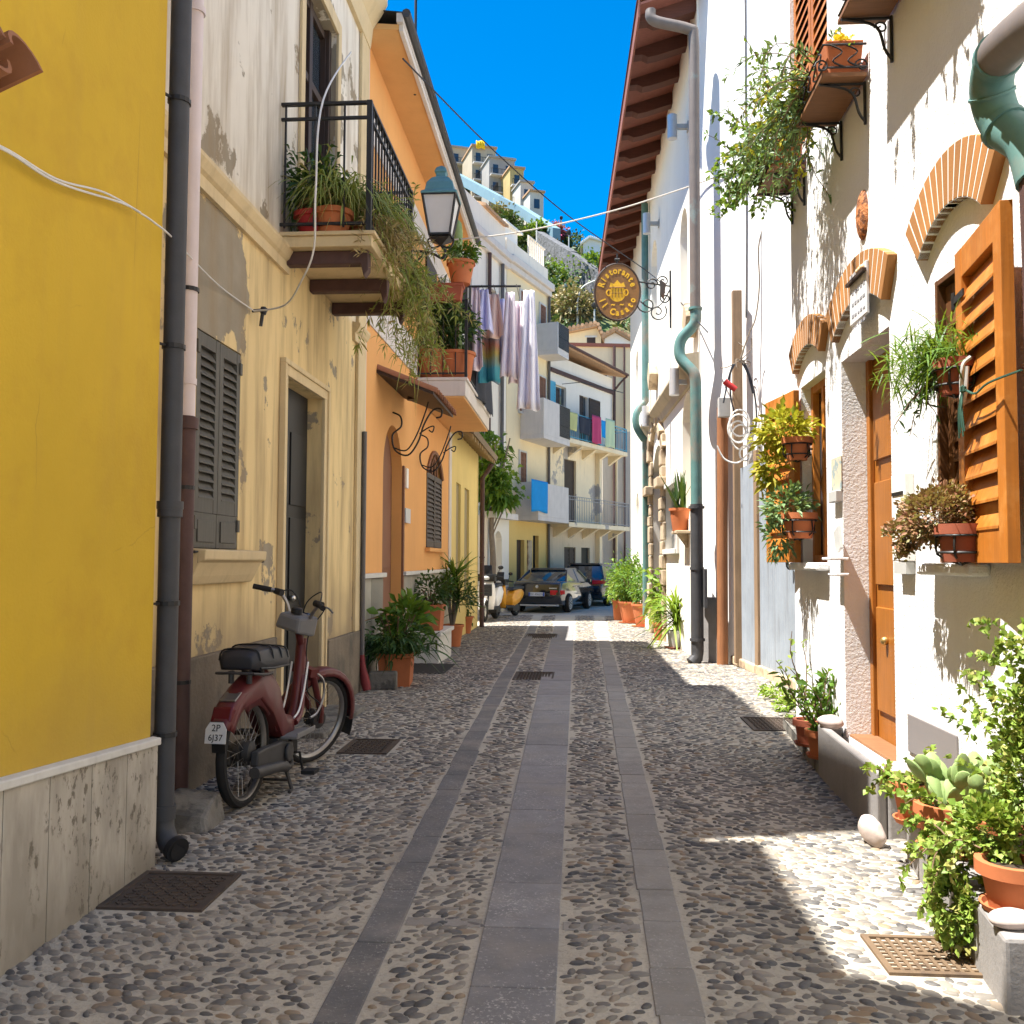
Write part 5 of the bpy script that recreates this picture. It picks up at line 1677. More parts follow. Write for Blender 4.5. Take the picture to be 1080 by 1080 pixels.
# ---- side yard: plain white wall, zinc fence, timber poles
A_, B_ = Vector((1.97, 15.42)), Vector((5.1, 10.0))
ud = (B_-A_).normalized()
FM = Fac((A_.x, A_.y), (ud.x, ud.y), (-abs(ud.y), -abs(ud.x)*1.0) if False else (ud.y, -ud.x))
mid_ = thing('plain_white_house', 'tall smooth white house standing back behind the zinc fence', 'house', ((A_.x+B_.x)/2+1.5, 13, gz(13)))
b = FM.mb(); facade(b, 0.02, (B_-A_).length+2.4, -.4, 12.2, [], body=4); b.build('wall', M['smooth_white'], mid_)
b = FM.mb(); uu = FM.u(789, 200); b.tube([(uu, .02, 12.0), (uu-.02, .02, 6.5), (uu-.05, .02, 5.2)], .012, 6); b.build('wall_cable', M['greypipe'], mid_)
b = FM.mb(); b.box(.03, .55, .001, .12, -.4, .95); b.build('plinth', M['grey_cement'], mid_, bevel=.02)
# fence
fa_, fb_ = ong(842, 728), ong(770, 699)
fdir = Vector((fb_.x-fa_.x, fb_.y-fa_.y)).normalized()
FF = Fac((fa_.x, fa_.y), (fdir.x, fdir.y), (-fdir.y, fdir.x))
L_ = Vector((fb_.x-fa_.x, fb_.y-fa_.y)).length
ff = thing('zinc_fence', 'bluish corrugated zinc fence closing the yard', 'fence', ((fa_.x+fb_.x)/2, (fa_.y+fb_.y)/2, gz(12)))
def sheet(u0, u1, z0, zt0, zt1, w0=0.0):
    n = int((u1-u0)/.0125); mb = FF.mb(); vs = []
    for i in range(n+1):
        u = u0+(u1-u0)*i/n; w = w0+.017*math.sin(2*PI*u/.095)
        vs += [(u, w, z0+.02*math.sin(u*3)), (u, w, zt0+(zt1-zt0)*i/n)]
    mb.add(vs, [(2*i, 2*i+2, 2*i+3, 2*i+1) for i in range(n)])
    o = mb.build('sheet', M['tin'], ff, smooth=True, fix=False)
    return o
zt = lambda px_, py_: FF.z(px_, py_)
um = FF.u(798)
sheet(-.35, um-.22, .08, zt(838, 488), zt(815, 478)); 
sheet(um+.02, L_+.02, .06, zt(798, 486), zt(770, 500))
b = FF.mb(); b.obox((um-.11, .02, 1.5), (.17, .05, 3.1)); b.build('gate_post', M['pole_wood'], ff, bevel=.006)
b = FF.mb()
b.tube(smooth_path([(.10, .02, 1.75), (.10, .09, 1.72), (.10, .09, 1.45), (.10, .02, 1.42)], 4), .012, 6); b.build('gate_handle', M['iron'], ff, smooth=True)
b = FF.mb(); b.box(-.4, um-.05, -.04, .05, -.05, .10); b.box(um, L_, -.04, .05, -.05, .08); b.build('fence_footing', M['tan_stone'], ff, bevel=.02)
b = FF.mb()
for z in (.7, 2.0): b.box(-.3, L_, -.07, -.02, z, z+.06)
b.build('fence_rail', M['pole_wood'], ff)
P = ong(762, 701)
ptop = ony(770, 318, P.y)
po = tag(MB().tube([(P.x, P.y, -.2), (P.x+.01, P.y, 1.6), (ony(762, 430, P.y).x, P.y, ony(762, 430, P.y).z)], .085, 12).build('timber_pole', M['pole_red'], None, smooth=True), 'reddish round timber pole carrying a grey cable box', 'pole')
p1_ = ony(780, 690, 14.33)
tag(MB().obox((p1_.x, 14.33, 2.8), (.14, .12, 6.0+2*(ptop.z-5.75))).build('timber_post', M['pole_wood'], None, bevel=.008), 'tall squared weathered timber post with cable coils', 'pole')
cbx = ony(763, 432, P.y-.08)
bx = tag(MB().box(cbx.x-.09, cbx.x+.09, P.y-.20, P.y-.086, cbx.z-.13, cbx.z+.17).build('cable_box', M['plastic'], None, bevel=.01), 'grey plastic cable box at the top of the reddish pole', 'box')
# loose cables
co = thing('cable_coil', 'loops of white cable hanging from the timber post above the fence', 'cable', (P.x+.3, P.y, 3.5))
yv = 14.12
def V_(px_, py_, dy=0.0): return ony(px_, py_, yv+dy)
b = MB()
for (cx, cy, r_, k) in ((780, 446, 14, 0), (779, 452, 15, -.03), (781, 461, 13, .03), (778, 455, 11, .05), (786, 478, 8, .02)):
    b.tube([V_(cx+math.cos(a)*r_*.75, cy+math.sin(a)*r_, k) for a in [2*PI*i/20 for i in range(21)]], .014, 6)
b.tube(smooth_path([V_(756, 470), V_(764, 484), V_(778, 488), V_(790, 478), V_(788, 492)], 6), .014, 6)
b.build('white_loops', M['cable_w'], co, smooth=True)
b = MB()
for (pl_) in ([(773, 384), (768, 400), (763, 425)], [(784, 380), (792, 400), (797, 425), (797, 448), (790, 457)], [(783, 383), (789, 395), (794, 415)], [(775, 384), (770, 396), (771, 420), (776, 440)]):
    b.tube(smooth_path([V_(*q_) for q_ in pl_], 6), .013, 6)
b.build('dark_loops', M['cable_b'], co, smooth=True)
b = MB(); b.tube([V_(764, 402), V_(776, 411)], .045, 10); b.build('red_connector', M['redpot'], co, smooth=True)
tw = thing('dry_branch', 'bare dry vine twigs at the head of the timber post', 'branch', (P.x+.3, P.y, 4.6))
b = MB(); rr = random.Random(5)
for i in range(9):
    a = V_(781, 380); e_ = V_(781+rr.uniform(-26, 12), 380-rr.uniform(-8, 28), rr.uniform(-.2, .2)); m_ = a.lerp(e_, .5)+Vector((rr.uniform(-.08, .08), 0, rr.uniform(-.08, .08)))
    b.tube(smooth_path([a, m_, e_], 4), .008, 4)
b.tube(smooth_path([V_(781, 378), V_(790, 352), V_(797, 335), V_(801, 300), V_(800, 262), V_(806, 235), (V_(812, 212))], 5), .012, 5)
b.build('twigs', M['bark'], tw)

# ================================================================== RESTAURANT
RA, RB = Vector((1.95, 15.4)), Vector((1.62, 29.5))
rdv = (RB-RA).normalized()
FS = Fac((RA.x, RA.y), (rdv.x, rdv.y), (-rdv.y, rdv.x))
RL = (RB-RA).length
rs_ = thing('restaurant', 'cream restaurant building with deep brown timber eaves and green downpipes', 'restaurant', ((RA.x+RB.x)/2+2, 22, gz(22)))
n1a, n1b, n1z0, n1z1 = FS.u(727), FS.u(719), FS.z(723, 335), FS.z(723, 215)
w1a, w1b, w1z0, w1z1 = FS.u(716), FS.u(702.5), FS.z(709, 579), FS.z(709, 512)
g1a, g1b, g1z0, g1z1 = FS.u(731), FS.u(720.5), FS.z(726, 548), FS.z(726, 412)
pda, pdb, pdz = FS.u(700), FS.u(689), FS.z(694, 470)
b = FS.mb()
RZ = 10.9
facade(b, 0, RL, -.5, RZ, [(n1a, n1b, n1z0, n1z1, .45, .25), (w1a, w1b, w1z0, w1z1, 0, .14), (g1a, g1b, g1z0, g1z1, .45, .25), (pda, pdb, -.3, pdz, .5, .3),
                          (FS.u(694), FS.u(688), FS.z(691, 345), FS.z(691, 250), .4, .25), (FS.u(674), FS.u(671), FS.z(672, 420), FS.z(672, 370), .4, .25), (FS.u(674), FS.u(671), FS.z(672, 555), FS.z(672, 520), .3, .2)], body=6)
b.build('wall', M['restaurant'], rs_)
b = FS.mb(); t_ = .10
b.box(w1a-t_, w1a, .001, .05, w1z0-t_, w1z1+t_); b.box(w1b, w1b+t_, .001, .05, w1z0-t_, w1z1+t_); b.box(w1a, w1b, .001, .05, w1z1, w1z1+t_); b.box(w1a, w1b, .001, .08, w1z0-t_, w1z0)
wn = b.build('window', M['marble'], rs_, bevel=.006)
b = FS.mb(); b.box(w1a, w1b, -.13, -.12, w1z0, w1z1); b.build('pane', M['glass'], wn)
b = FS.mb(); b.box((w1a+w1b)/2-.04, (w1a+w1b)/2+.04, -.118, -.06, w1z0, w1z1); b.build('frame', M['whiteband'], wn)
b = FS.mb(); b.box(pda, pdb, -.29, -.25, -.3, pdz); b.build('door', M['shut_brown'], rs_)
# rough stone portal
b = FS.mb(); rr = random.Random(9); z = -.2
while z < pdz-.2:
    h_ = rr.uniform(.25, .42)
    for (ua, ub) in ((pda-.42, pda-.005), (pdb+.005, pdb+.42)): b.box(ua-rr.uniform(0, .1), ub, .001, .07+rr.uniform(0, .05), z+.01, z+h_-.01)
    z += h_
for u in (pda-.2, pdb+.2): b.box(u-.34, u+.34, .001, .2, FS.z(694, 512)-.15, FS.z(694, 512)+.06)
A = arch_pts(pda-.22, pdb+.22, pdz-.3, .75, 9)
for k in range(9):
    (a0, z0), (a1, z1) = A[k], A[k+1]; c = (pda+pdb)/2
    b.prism([(a0, z0), (a1, z1), (c+(a1-c)*1.28, z1+.26*(.4+k*(9-k)/30)), (c+(a0-c)*1.28, z0+.26*(.4+k*(9-k)/30))], .001, .09+.03*(k % 2), 1)
b.build('stone_portal', M['tan_stone'], rs_, bevel=.02)
# string course, eaves
b = FS.mb(); zc = FS.z(740, 372)
prof = [(.001, zc-.32), (.05, zc-.30), (.08, zc-.16), (.17, zc-.06), (.22, zc), (.22, zc+.05), (.001, zc+.08)]
e0, e1 = 0.0, FS.u(684)
vs = [(e0, w, z) for w, z in prof]+[(e1, w, z) for w, z in prof]; n_ = len(prof)
b.add(vs, [(i, i+1, n_+i+1, n_+i) for i in range(n_-1)]+[tuple(range(n_)), tuple(range(2*n_-1, n_-1, -1))])
b.build('string_course', mat('tan_moulding', (.50, .42, .30), .85, .12, 3, .2, 40, .004, streak=.3), rs_)
ew = .95
M['eave'] = mat('red_brown_timber', (.27, .10, .068), .7, .15, 3, .15, 40, .003, grain=(1.2, 14, 14))
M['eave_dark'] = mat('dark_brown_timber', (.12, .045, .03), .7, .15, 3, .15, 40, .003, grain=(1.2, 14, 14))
zi, zo = RZ-.12, RZ-.42
b = FS.mb()
b.add([(-.25, -.4, zi+.22), (RL+.2, -.4, zi+.22), (RL+.2, ew, zo+.10), (-.25, ew, zo+.10), (-.25, -.4, zi+.26), (RL+.2, -.4, zi+.26), (RL+.2, ew, zo+.14), (-.25, ew, zo+.14)],
      [(0, 1, 2, 3), (4, 5, 6, 7), (0, 4, 7, 3), (1, 2, 6, 5), (2, 3, 7, 6), (0, 1, 5, 4)])
b.build('eaves_board', M['eave'], rs_)
b = FS.mb(); b.box(-.26, RL+.2, ew+.001, ew+.035, zo-.12, zo+.17); b.build('fascia', M['eave'], rs_, bevel=.004)
b = FS.mb(); k = 14
for i in range(k):
    u = .05+(RL-.25)*i/(k-1)
    s0 = lambda w_: zi+.22+(zo+.10-zi-.22)*(w_+.4)/(ew+.4)
    vs = []
    for du in (0, .23):
        vs += [(u+du, .001, s0(0)-.002), (u+du, ew-.02, s0(ew-.02)-.002), (u+du, ew-.02, s0(ew)-.10), (u+du, ew-.16, s0(ew-.16)-.14), (u+du, ew-.26, s0(ew-.26)-.22), (u+du, ew-.42, s0(ew-.42)-.24), (u+du, .001, s0(0)-.24)]
    b.add(vs, [tuple(range(6, -1, -1)), tuple(range(7, 14))]+[(j, (j+1) % 7, 7+(j+1) % 7, 7+j) for j in range(7)])
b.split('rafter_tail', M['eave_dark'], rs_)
b = FS.mb(); nt = 60
b.add([(-.25, ew+.06, zo+.18), (RL+.2, ew+.06, zo+.18), (RL+.2, -4, RZ+1.6), (-.25, -4, RZ+1.6)], [(0, 1, 2, 3)])
b.build('roof', M['tile'], rs_)
# downpipes
def fs_path(ps): return [FS.p(*FS_uwz(*p)) for p in ps]
def FS_uwz(px_, py_, w_): u_, z_ = FS.uz(px_, py_, w=w_); return (u_, w_, z_)
uu, _z = FS.uz(735, 600, w=.12)
zj = FS.z(735, 345, w=.12); zc_ = FS.z(735, 535, w=.12)
ztop = FS.z(733, 62, w=.12)
dp1 = pipe('downpipe', [FS.p(*q) for q in smooth_path([(uu+.05, .80, zo-.1), (uu+.03, .74, zo-.28), (uu, .2, zo-.45), (uu, .12, zo-.62), (uu, .12, ztop-.8)], 6)]+[FS.p(uu, .12, zj+.35)], .085, M['copper_brown'], rs_, 14, label='browned upper copper downpipe')
pipe('downpipe', [FS.p(*q) for q in smooth_path([(uu, .12, zj+.35), (uu, .13, zj+.1), (uu+.1, .33, zj-.14), (uu+.1, .34, zj-.42), (uu, .15, zj-.7), (uu, .12, zj-.95)], 7)]+[FS.p(uu, .12, zc_)], .088, M['copper'], rs_, 14, [(FS.p(uu, .12, zj+.33), .11)], label='green copper downpipe with an offset bend')
gu = gz(16)
pipe('downpipe', [FS.p(uu, .12, zc_+.05), FS.p(uu, .12, gu+.20), FS.p(uu, .13, gu+.10), FS.p(uu-.03, .22, gu+.02)], .098, M['cast'], rs_, 14, [(FS.p(uu, .12, zc_), .125), (FS.p(uu, .12, gu+.38), .12), (FS.p(uu, .12, 1.4), .11)], label='dark iron foot of the copper downpipe')
u2, _z = FS.uz(681, 500, w=.12)
z2 = FS.z(681, 440, w=.12)
pipe('downpipe', [FS.p(u2, .12, zo-.1), FS.p(u2, .12, z2+.5)]+[FS.p(*q) for q in smooth_path([(u2, .12, z2+.4), (u2-.05, .34, z2+.1), (u2-.05, .34, z2-.25), (u2, .12, z2-.6)], 5)]+[FS.p(u2, .12, .2)], .085, M['copper'], rs_, 12, label='farther green copper downpipe')
# lamps and floodlights
def wall_lamp(px_, py_, h, label, r_=.085, w_=.28, grp='cylinder lamps on the restaurant wall'):
    u_, z_ = FS.uz(px_, py_, w=w_)
    t = thing('wall_lamp', label, 'wall lamp', FS.p(u_, 0, z_), 0, grp)
    b = FS.mb(); b.lathe([(r_, z_-h/2), (r_, z_+h/2)], 18, (u_, w_, 0)); b.build('lamp_cylinder', M['steel'], t, smooth=True)
    b = FS.mb(); b.box(u_-.04, u_+.04, .02, w_-r_+.01, z_-.04, z_+.04); b.box(u_-.07, u_+.07, .001, .021, z_-.08, z_+.08); b.build('lamp_arm', M['plastic'], t)


wall_lamp(709, 134, .42, 'steel cylinder wall lamp under the near eaves')
wall_lamp(682, 236, .46, 'steel cylinder wall lamp under the eaves, above the sign')
wall_lamp(711, 403, .46, 'steel cylinder wall lamp on the tan moulding, nearer one')
wall_lamp(681, 439, .46, 'tilted steel lamp on the moulding beside the farther downpipe')
def stone_square(px_, py_, s_, label):
    u_, z_ = FS.uz(px_, py_)
    b = FS.mb(); q = Matrix.Rotation(PI/4, 3, 'Y')
    b.obox((u_, .10, z_), (s_, .20, s_), q)
    tag(b.build('stone_block', M['tan_stone'], None, bevel=.02), label, 'wall block', 'stone blocks set in the restaurant wall')


stone_square(734, 338, .42, 'tilted tan stone block high beside the near downpipe')
stone_square(693, 397, .46, 'tilted tan stone block between the two wall lamps')
u_, z_ = FS.uz(725, 560)
b = FS.mb(); b.box(u_-.35, u_+.35, .001, .24, z_-.05, z_); b.prism([(.001, z_-.30), (.18, z_-.05), (.001, z_-.05)], u_-.12, u_+.12, 0); b.build('pot_shelf', M['tan_stone'], rs_, bevel=.01)
SHELF = FS.p(u_, .13, z_)
b = FS.mb(); b.box(FS.u(746), FS.u(741), .001, .04, FS.z(743, 640), FS.z(743, 600)); b.build('wall_meter', M['cast'], rs_)

# ---- hanging oval sign on a scrolled bracket
SY = 19.0
sc_ = ony(651, 308, SY)
sg = thing('hanging_sign', 'oval brown restaurant sign with gold lettering on a scrolled iron bracket', 'sign', sc_)
ra_, rb_ = .445, .565
M['sign'] = mat('sign_brown', (.24, .115, .03), .45, .10, 4, spec=.4)
M['gold'] = mat('gold_paint', (.80, .46, .03), .4, .06, 6)
N_ = 40
ell = lambda kx, kz: [(math.cos(2*PI*i/N_)*ra_*kx, math.sin(2*PI*i/N_)*rb_*kz) for i in range(N_)]
b = MB(); b.prism(ell(1, 1), -.02, .02, 1); b.build('board', M['sign'], sg, world=False)
b = MB(); b.tube([(x, 0, z) for x, z in ell(1.02, 1.02)], .026, 8, closed=True); b.build('rim', M['shut_brown'], sg, smooth=True, world=False)
mes = []
def arc_text(txt, rx, rz, a_mid, step, size, flip=1, face=-1):
    n = len(txt)
    for i, chh in enumerate(txt):
        if chh == ' ': continue
        a = a_mid+flip*step*((n-1)/2-i)
        x, z = math.cos(a)*rx, math.sin(a)*rz
        rot = (a-PI/2) if flip == 1 else (a+PI/2)
        mm = Matrix.Translation((x, face*.024, z)) @ Matrix.Rotation(PI/2, 4, 'X') @ Matrix.Rotation(rot, 4, 'Z') @ Matrix.Scale(.86, 4, (1, 0, 0))
        if face > 0: mm = Matrix.Rotation(PI, 4, 'Z') @ mm @ Matrix.Translation((0, 0, 0)); 
        mes.append(text_mesh('t', chh, size, None, None, mm, .002, bold=.006))
arc_text('Ristorante', .335, .43, PI/2, R(15.6), .185)
arc_text('Il Casato', .335, .43, -PI/2, R(16.5), .185, -1)
for s_ in (-1, 1):
    mes.append(text_mesh('t', '~', .13, None, None, Matrix.Translation((s_*.085, -.024, -.262)) @ Matrix.Rotation(PI/2, 4, 'X'), .002, bold=.006))
join_meshes('gold_lettering', mes, M['gold'], sg, world=False)
em = MB()
em.prism([(math.cos(2*PI*i/24)*.165, -.03+math.sin(2*PI*i/24)*.175) for i in range(24)], -.0265, -.0205, 1)
em.prism([(-.16, .10), (.16, .10), (.13, .19), (.07, .16), (0, .24), (-.07, .16), (-.13, .19)], -.0262, -.0205, 1)
for s_ in (-1, 1): em.tube([(s_*.17+s_*.045*math.cos(a), -.024, -.02+.06*math.sin(a)) for a in [2*PI*i/12 for i in range(13)]], .014, 5)
eo = em.build('gold_emblem', M['gold'], sg, world=False)
em = MB()
for k in range(4): em.tube([(-.10+.2*k/3, -.029, -.12), (-.08+.16*k/3, -.029, .07)], .006, 5)
em.tube([(-.15, -.029, .085), (.15, -.029, .085)], .012, 5); em.tube([(-.15, -.029, -.03), (.15, -.029, -.03)], .006, 5)
em.build('emblem_lines', M['sign'], eo, world=False)
# bracket: in the plane of the board, back to the wall
wx = FS.O.x+FS.N.x*0+(SY-FS.O.y)/FS.U.y*FS.U.x
bx1 = wx-sc_.x
b = MB()
b.tube([(0, 0, rb_), (0, 0, rb_+.22)], .02, 6)
b.tube([(-.05, 0, rb_+.10), (.05, 0, rb_+.10)], .03, 6)
b.tube([(bx1-.02, 0, -.75), (bx1-.02, 0, .42)], .02, 6)
b.tube([(ra_, 0, .20), (bx1-.02, 0, .10)], .016, 6)
for (cx, cz, r_, a0, tn) in ((.60, -.26, .21, PI*.7, 1.35), (.82, -.42, .19, PI*.2, -1.5), (.70, .14, .13, 0, 1.4), (.93, .20, .12, PI, -1.4), (.98, -.14, .12, PI/2, 1.4)):
    b.tube(spiral((cx*bx1/1.1, 0, cz), r_, tn, (1, 0, 0), (0, 0, 1), a0, 26, .03), .014, 6)
b.tube(smooth_path([(ra_+.02, 0, -.20), (.62*bx1, 0, -.34), (.82*bx1, 0, -.25), (bx1-.02, 0, .05)], 6), .014, 6)
b.build('scroll_bracket', M['iron'], sg, smooth=True, world=False)
b = MB(); b.prism([(.80*bx1, .22), (.90*bx1, .14), (.86*bx1, -.16), (.79*bx1, -.06)], -.06, .06, 1); b.build('bracket_shield', M['rust_iron'], sg, world=False)
# ================================================================== FAR END OF THE STREET
M['far_white'] = mat('weathered_white_wall', (.82, .74, .62), .9, .08, .6, .1, 20, .01, streak=.25, scol=(.35, .32, .3))
M['far_cream'] = mat('cream_wall', (.80, .66, .42), .9, .08, .6, .1, 20, .01, streak=.15, scol=(.4, .32, .2))
M['far_yellow'] = mat('warm_yellow_wall', (.72, .50, .17), .9, .08, .6, streak=.12, scol=(.4, .28, .1))
M['far_bluish'] = mat('pale_blue_wall', (.76, .71, .62), .9, .06, .6, streak=.15, scol=(.4, .36, .3))
M['far_beige'] = mat('old_beige_wall', (.80, .67, .45), .9, .1, .7, col2=(.36, .33, .30), thr=(.60, .64), s2=.7, streak=.35, scol=(.3, .26, .2))
M['far_grey'] = mat('grey_wall', (.52, .47, .40), .9, .08, .6, streak=.2)
M['blue_shut'] = mat('light_blue_shutter', (.10, .38, .52), .6, .08, 6)
M['cloth_blue'] = mat('bright_blue_towel', (.012, .27, .62), .9, .08, 4, .2, 60, .01)
M['cloth_coral'] = mat('coral_towel', (.68, .14, .12), .9, .08, 4, .2, 60, .01)
M['cloth_pink'] = mat('magenta_cloth', (.42, .05, .13), .9, .12, 3)
M['cloth_green'] = mat('pale_green_cloth', (.46, .56, .36), .9, .08, 3)
M['cloth_dark'] = mat('dark_cloth', (.03, .035, .05), .9, .1, 3)
M['cloth_lime'] = mat('yellow_green_cloth', (.45, .46, .20), .9, .1, 3)
M['cloth_sky'] = mat('sky_blue_cloth', (.16, .40, .60), .9, .1, 3)


def solid(F, name, parent, m, u0, u1, w0, w1, z0, z1, bevel=0.0):
    b = F.mb(); b.box(u0, u1, w0, w1, z0, z1); return b.build(name, m, parent, bevel=bevel)


def window(F, parent, ua, ub, z0, z1, m=None, w=.001, leaves=True, frame=None):
    o = solid(F, 'window', parent, M['glass'], ua, ub, w, w+.02, z0, z1)
    b = F.mb(); t = .06
    b.box(ua-t, ua, w, w+.06, z0-t, z1+t); b.box(ub, ub+t, w, w+.06, z0-t, z1+t); b.box(ua, ub, w, w+.06, z1, z1+t); b.box(ua-.03, ub+.03, w, w+.11, z0-t*1.4, z0)
    b.build('frame', frame or M['marble'], o)
    if leaves:
        mid = (ua+ub)/2
        for (a, c) in ((ua+.01, mid-.01), (mid+.01, ub-.01)):
            s_ = F.mb(); shutter(s_, a, c, z0+.01, z1-.01, w+.055, 10, .05, .03, .02); s_.build('shutter', m or M['shut_brown'], o)
    return o


# B: curving row; its far end meets C
CB = Vector((-1.216, 38.0))
dB = Vector((.33, .944)).normalized()
FB = Fac((CB.x-dB.x*4.2, CB.y-dB.y*4.2), dB, (dB.y, -dB.x))
bld = thing('balcony_house', 'cream and yellow house with white balcony parapets in the bend', 'house', FB.p(2, -2, gz(30)))
cz = FB.z(577, 300)
b = FB.mb(); facade(b, 0, 4.2, 3.2, cz, [], body=6); b.build('wall', M['far_cream'], bld)
b = FB.mb(); facade(b, 0, 4.2, -.6, 3.198, [(1.0, 1.75, -.2, 2.3, 0, .2), (2.6, 3.2, -.2, 2.5, 0, .2)], body=6); b.build('lower_wall', M['far_yellow'], bld)
solid(FB, 'door', bld, M['shut_brown'], 1.0, 1.75, -.19, -.15, -.2, 2.3); solid(FB, 'door', bld, M['door_dark'], 2.6, 3.2, -.19, -.15, -.2, 2.5)
b = FB.mb(); b.box(-.02, 4.22, .001, .28, cz-.28, cz); b.box(-.02, 4.21, .001, .16, cz-.5, cz-.281); b.build('cornice', M['whiteband'], bld, bevel=.03)
for (ua, ub, z0, z1) in ((1.2, 1.8, cz-2.6, cz-1.0), (3.2, 3.8, cz-2.6, cz-1.0), (3.1, 3.8, cz-5.6, cz-3.9), (1.1, 1.9, cz-5.6, cz-3.6), (1.2, 1.8, 3.7, 5.6)):
    window(FB, bld, ua, ub, z0, z1, mat('rust_brown_shutter', (.22, .10, .055), .7, .1, 3) if 'rbs' not in M else M['rbs'])
M['rbs'] = bpy.data.materials['rust_brown_shutter']
def parapet(F, parent, ua, ub, wd, zf, zt, m, iron=True, soff=None):
    o = solid(F, 'balcony', parent, m, ua, ub, .002, wd, zf-.16, zf)
    b = F.mb(); b.box(ua, ub, wd-.08, wd, zf+.001, zt); b.box(ua, ua+.08, .002, wd-.081, zf+.001, zt); b.box(ub-.08, ub, .002, wd-.081, zf+.001, zt); b.build('parapet', m, o, bevel=.01)
    if iron:
        b = F.mb(); n = 12
        for i in range(n): u = ub-1.15+1.1*i/(n-1); b.box(u-.014, u+.014, wd+.002, wd+.022, zf+.12, zt-.02)
        for z in (zf+.12, zt-.04, zf+.55): b.box(ub-1.17, ub-.02, wd+.003, wd+.02, z-.014, z+.014)
        b.build('iron_panel', M['iron'], o)
    return o


zA = FB.z(577, 362, w=.9); zB = FB.z(577, 459, w=.9); zC = FB.z(560, 543, w=.9)
parapet(FB, bld, 2.9, 4.15, .9, zA, zA+1.1, M['whiteband'])
parapet(FB, bld, 1.3, 4.15, .95, zB, zB+1.35, M['whiteband'])
parapet(FB, bld, .9, 4.15, .9, zC, zC+1.25, M['whiteband'], iron=False)
# street level niche trim on the yellow wall
b = FB.mb(); b.box(2.0, 2.4, .001, .05, .2, 2.3); b.build('wall_panel', M['tan_stone'], bld)
b = FB.mb(); u_ = 4.1; b.tube([(u_, .08, cz-.5), (u_, .08, -.4)], .06, 8); b.build('downpipe', M['greypipe'], bld)
# roof terrace with washing
b = FB.mb(); b.box(.0, 4.2, -.12, -.02, cz+.001, cz+.65)
for i in range(9): b.box(2.2+.2*i, 2.25+.2*i, -.10, -.05, cz+.651, cz+1.4)
b.box(2.2, 4.0, -.10, -.05, cz+1.401, cz+1.45); b.build('terrace_parapet', M['far_white'], bld)
b = FB.mb(); b.box(.6, 1.9, -1.4, -.4, cz+.001, cz+1.6); b.add([(.4, -1.6, cz+1.62), (2.1, -1.6, cz+1.62), (2.1, -.25, cz+1.42), (.4, -.25, cz+1.42), (.4, -1.6, cz+1.7), (2.1, -1.6, cz+1.7), (2.1, -.25, cz+1.5), (.4, -.25, cz+1.5)], [(0, 1, 2, 3), (4, 5, 6, 7), (0, 4, 7, 3), (1, 2, 6, 5), (2, 3, 7, 6), (0, 1, 5, 4)])
b.build('roof_hut', M['white'], bld)
b = FB.mb(); b.tube([(3.9, -.4, cz), (3.9, -.4, cz+2.6)], .03, 6); b.build('mast', M['plastic'], bld)

# A: white house nearer in the row
dA = Vector((.267, .964)).normalized()
E_ = FB.p(-.02, 0, 0)
FA = Fac((E_.x-dA.x*8, E_.y-dA.y*8), dA, (dA.y, -dA.x))
wa = thing('arched_white_house', 'tall white house with an arched upper door beyond the orange balcony', 'house', FA.p(3, -2, gz(26)))
az = FA.z(525, 262)
b = FA.mb(); facade(b, 0, 7.98, -.6, az, [(3.4, 4.6, az-3.6, az-1.2, .6, .2), (6.2, 6.9, az-3.6, az-1.6, 0, .2), (5.5, 6.2, az-7.2, az-5, 0, .2)], body=6); b.build('wall', M['far_white'], wa)
solid(FA, 'arched_door', wa, M['shut_brown'], 3.4, 4.6, -.19, -.15, az-3.6, az-1.2)
solid(FA, 'window', wa, M['glass'], 6.2, 6.9, -.19, -.15, az-3.6, az-1.6); solid(FA, 'window', wa, M['glass'], 5.5, 6.2, -.19, -.15, az-7.2, az-5)
b = FA.mb(); b.box(-.02, 8.0, .001, .28, az-.25, az); b.box(-.02, 7.98, .001, .16, az-.5, az-.251); b.build('cornice', M['whiteband'], wa, bevel=.03)
b = FA.mb(); b.box(0, 7.9, -.14, -.02, az+.001, az+1.0); b.build('terrace_parapet', M['far_white'], wa)
b = FA.mb(); b.add([(5.6, -2.5, az+1.9), (7.9, -2.5, az+1.9), (7.9, .1, az+1.02), (5.6, .1, az+1.02), (5.6, -2.5, az+2.0), (7.9, -2.5, az+2.0), (7.9, .1, az+1.12), (5.6, .1, az+1.12)], [(0, 1, 2, 3), (4, 5, 6, 7), (0, 4, 7, 3), (1, 2, 6, 5), (2, 3, 7, 6), (0, 1, 5, 4)])
b.build('tiled_lean_to', M['tile_pale'], wa)
bo = solid(FA, 'balcony', wa, M['whiteband'], 4.9, 7.9, .002, .8, az-3.75, az-3.6)
railing(FA, bo, 4.92, 7.88, .76, az-3.6, az-2.5, M['iron'], 4, .14)
for u in (6.0, 7.3):
    b = FA.mb(); b.tube([(u, .1, az-.5), (u, .1, -.4)], .07, 8); b.build('downpipe', M['rustpipe' if u < 7 else 'greypipe'], wa)
b = FA.mb(); facade(b, 4.3, 6.4, -.6, 3.0, [(5.0, 5.7, -.2, 2.5, .3, .2)], body=.3, w=.7); b.build('porch', M['far_bluish'], wa)
b = FA.mb(); b.box(4.2, 6.5, .6, 1.0, 2.9, 3.1); b.build('porch_cornice', M['whiteband'], wa)

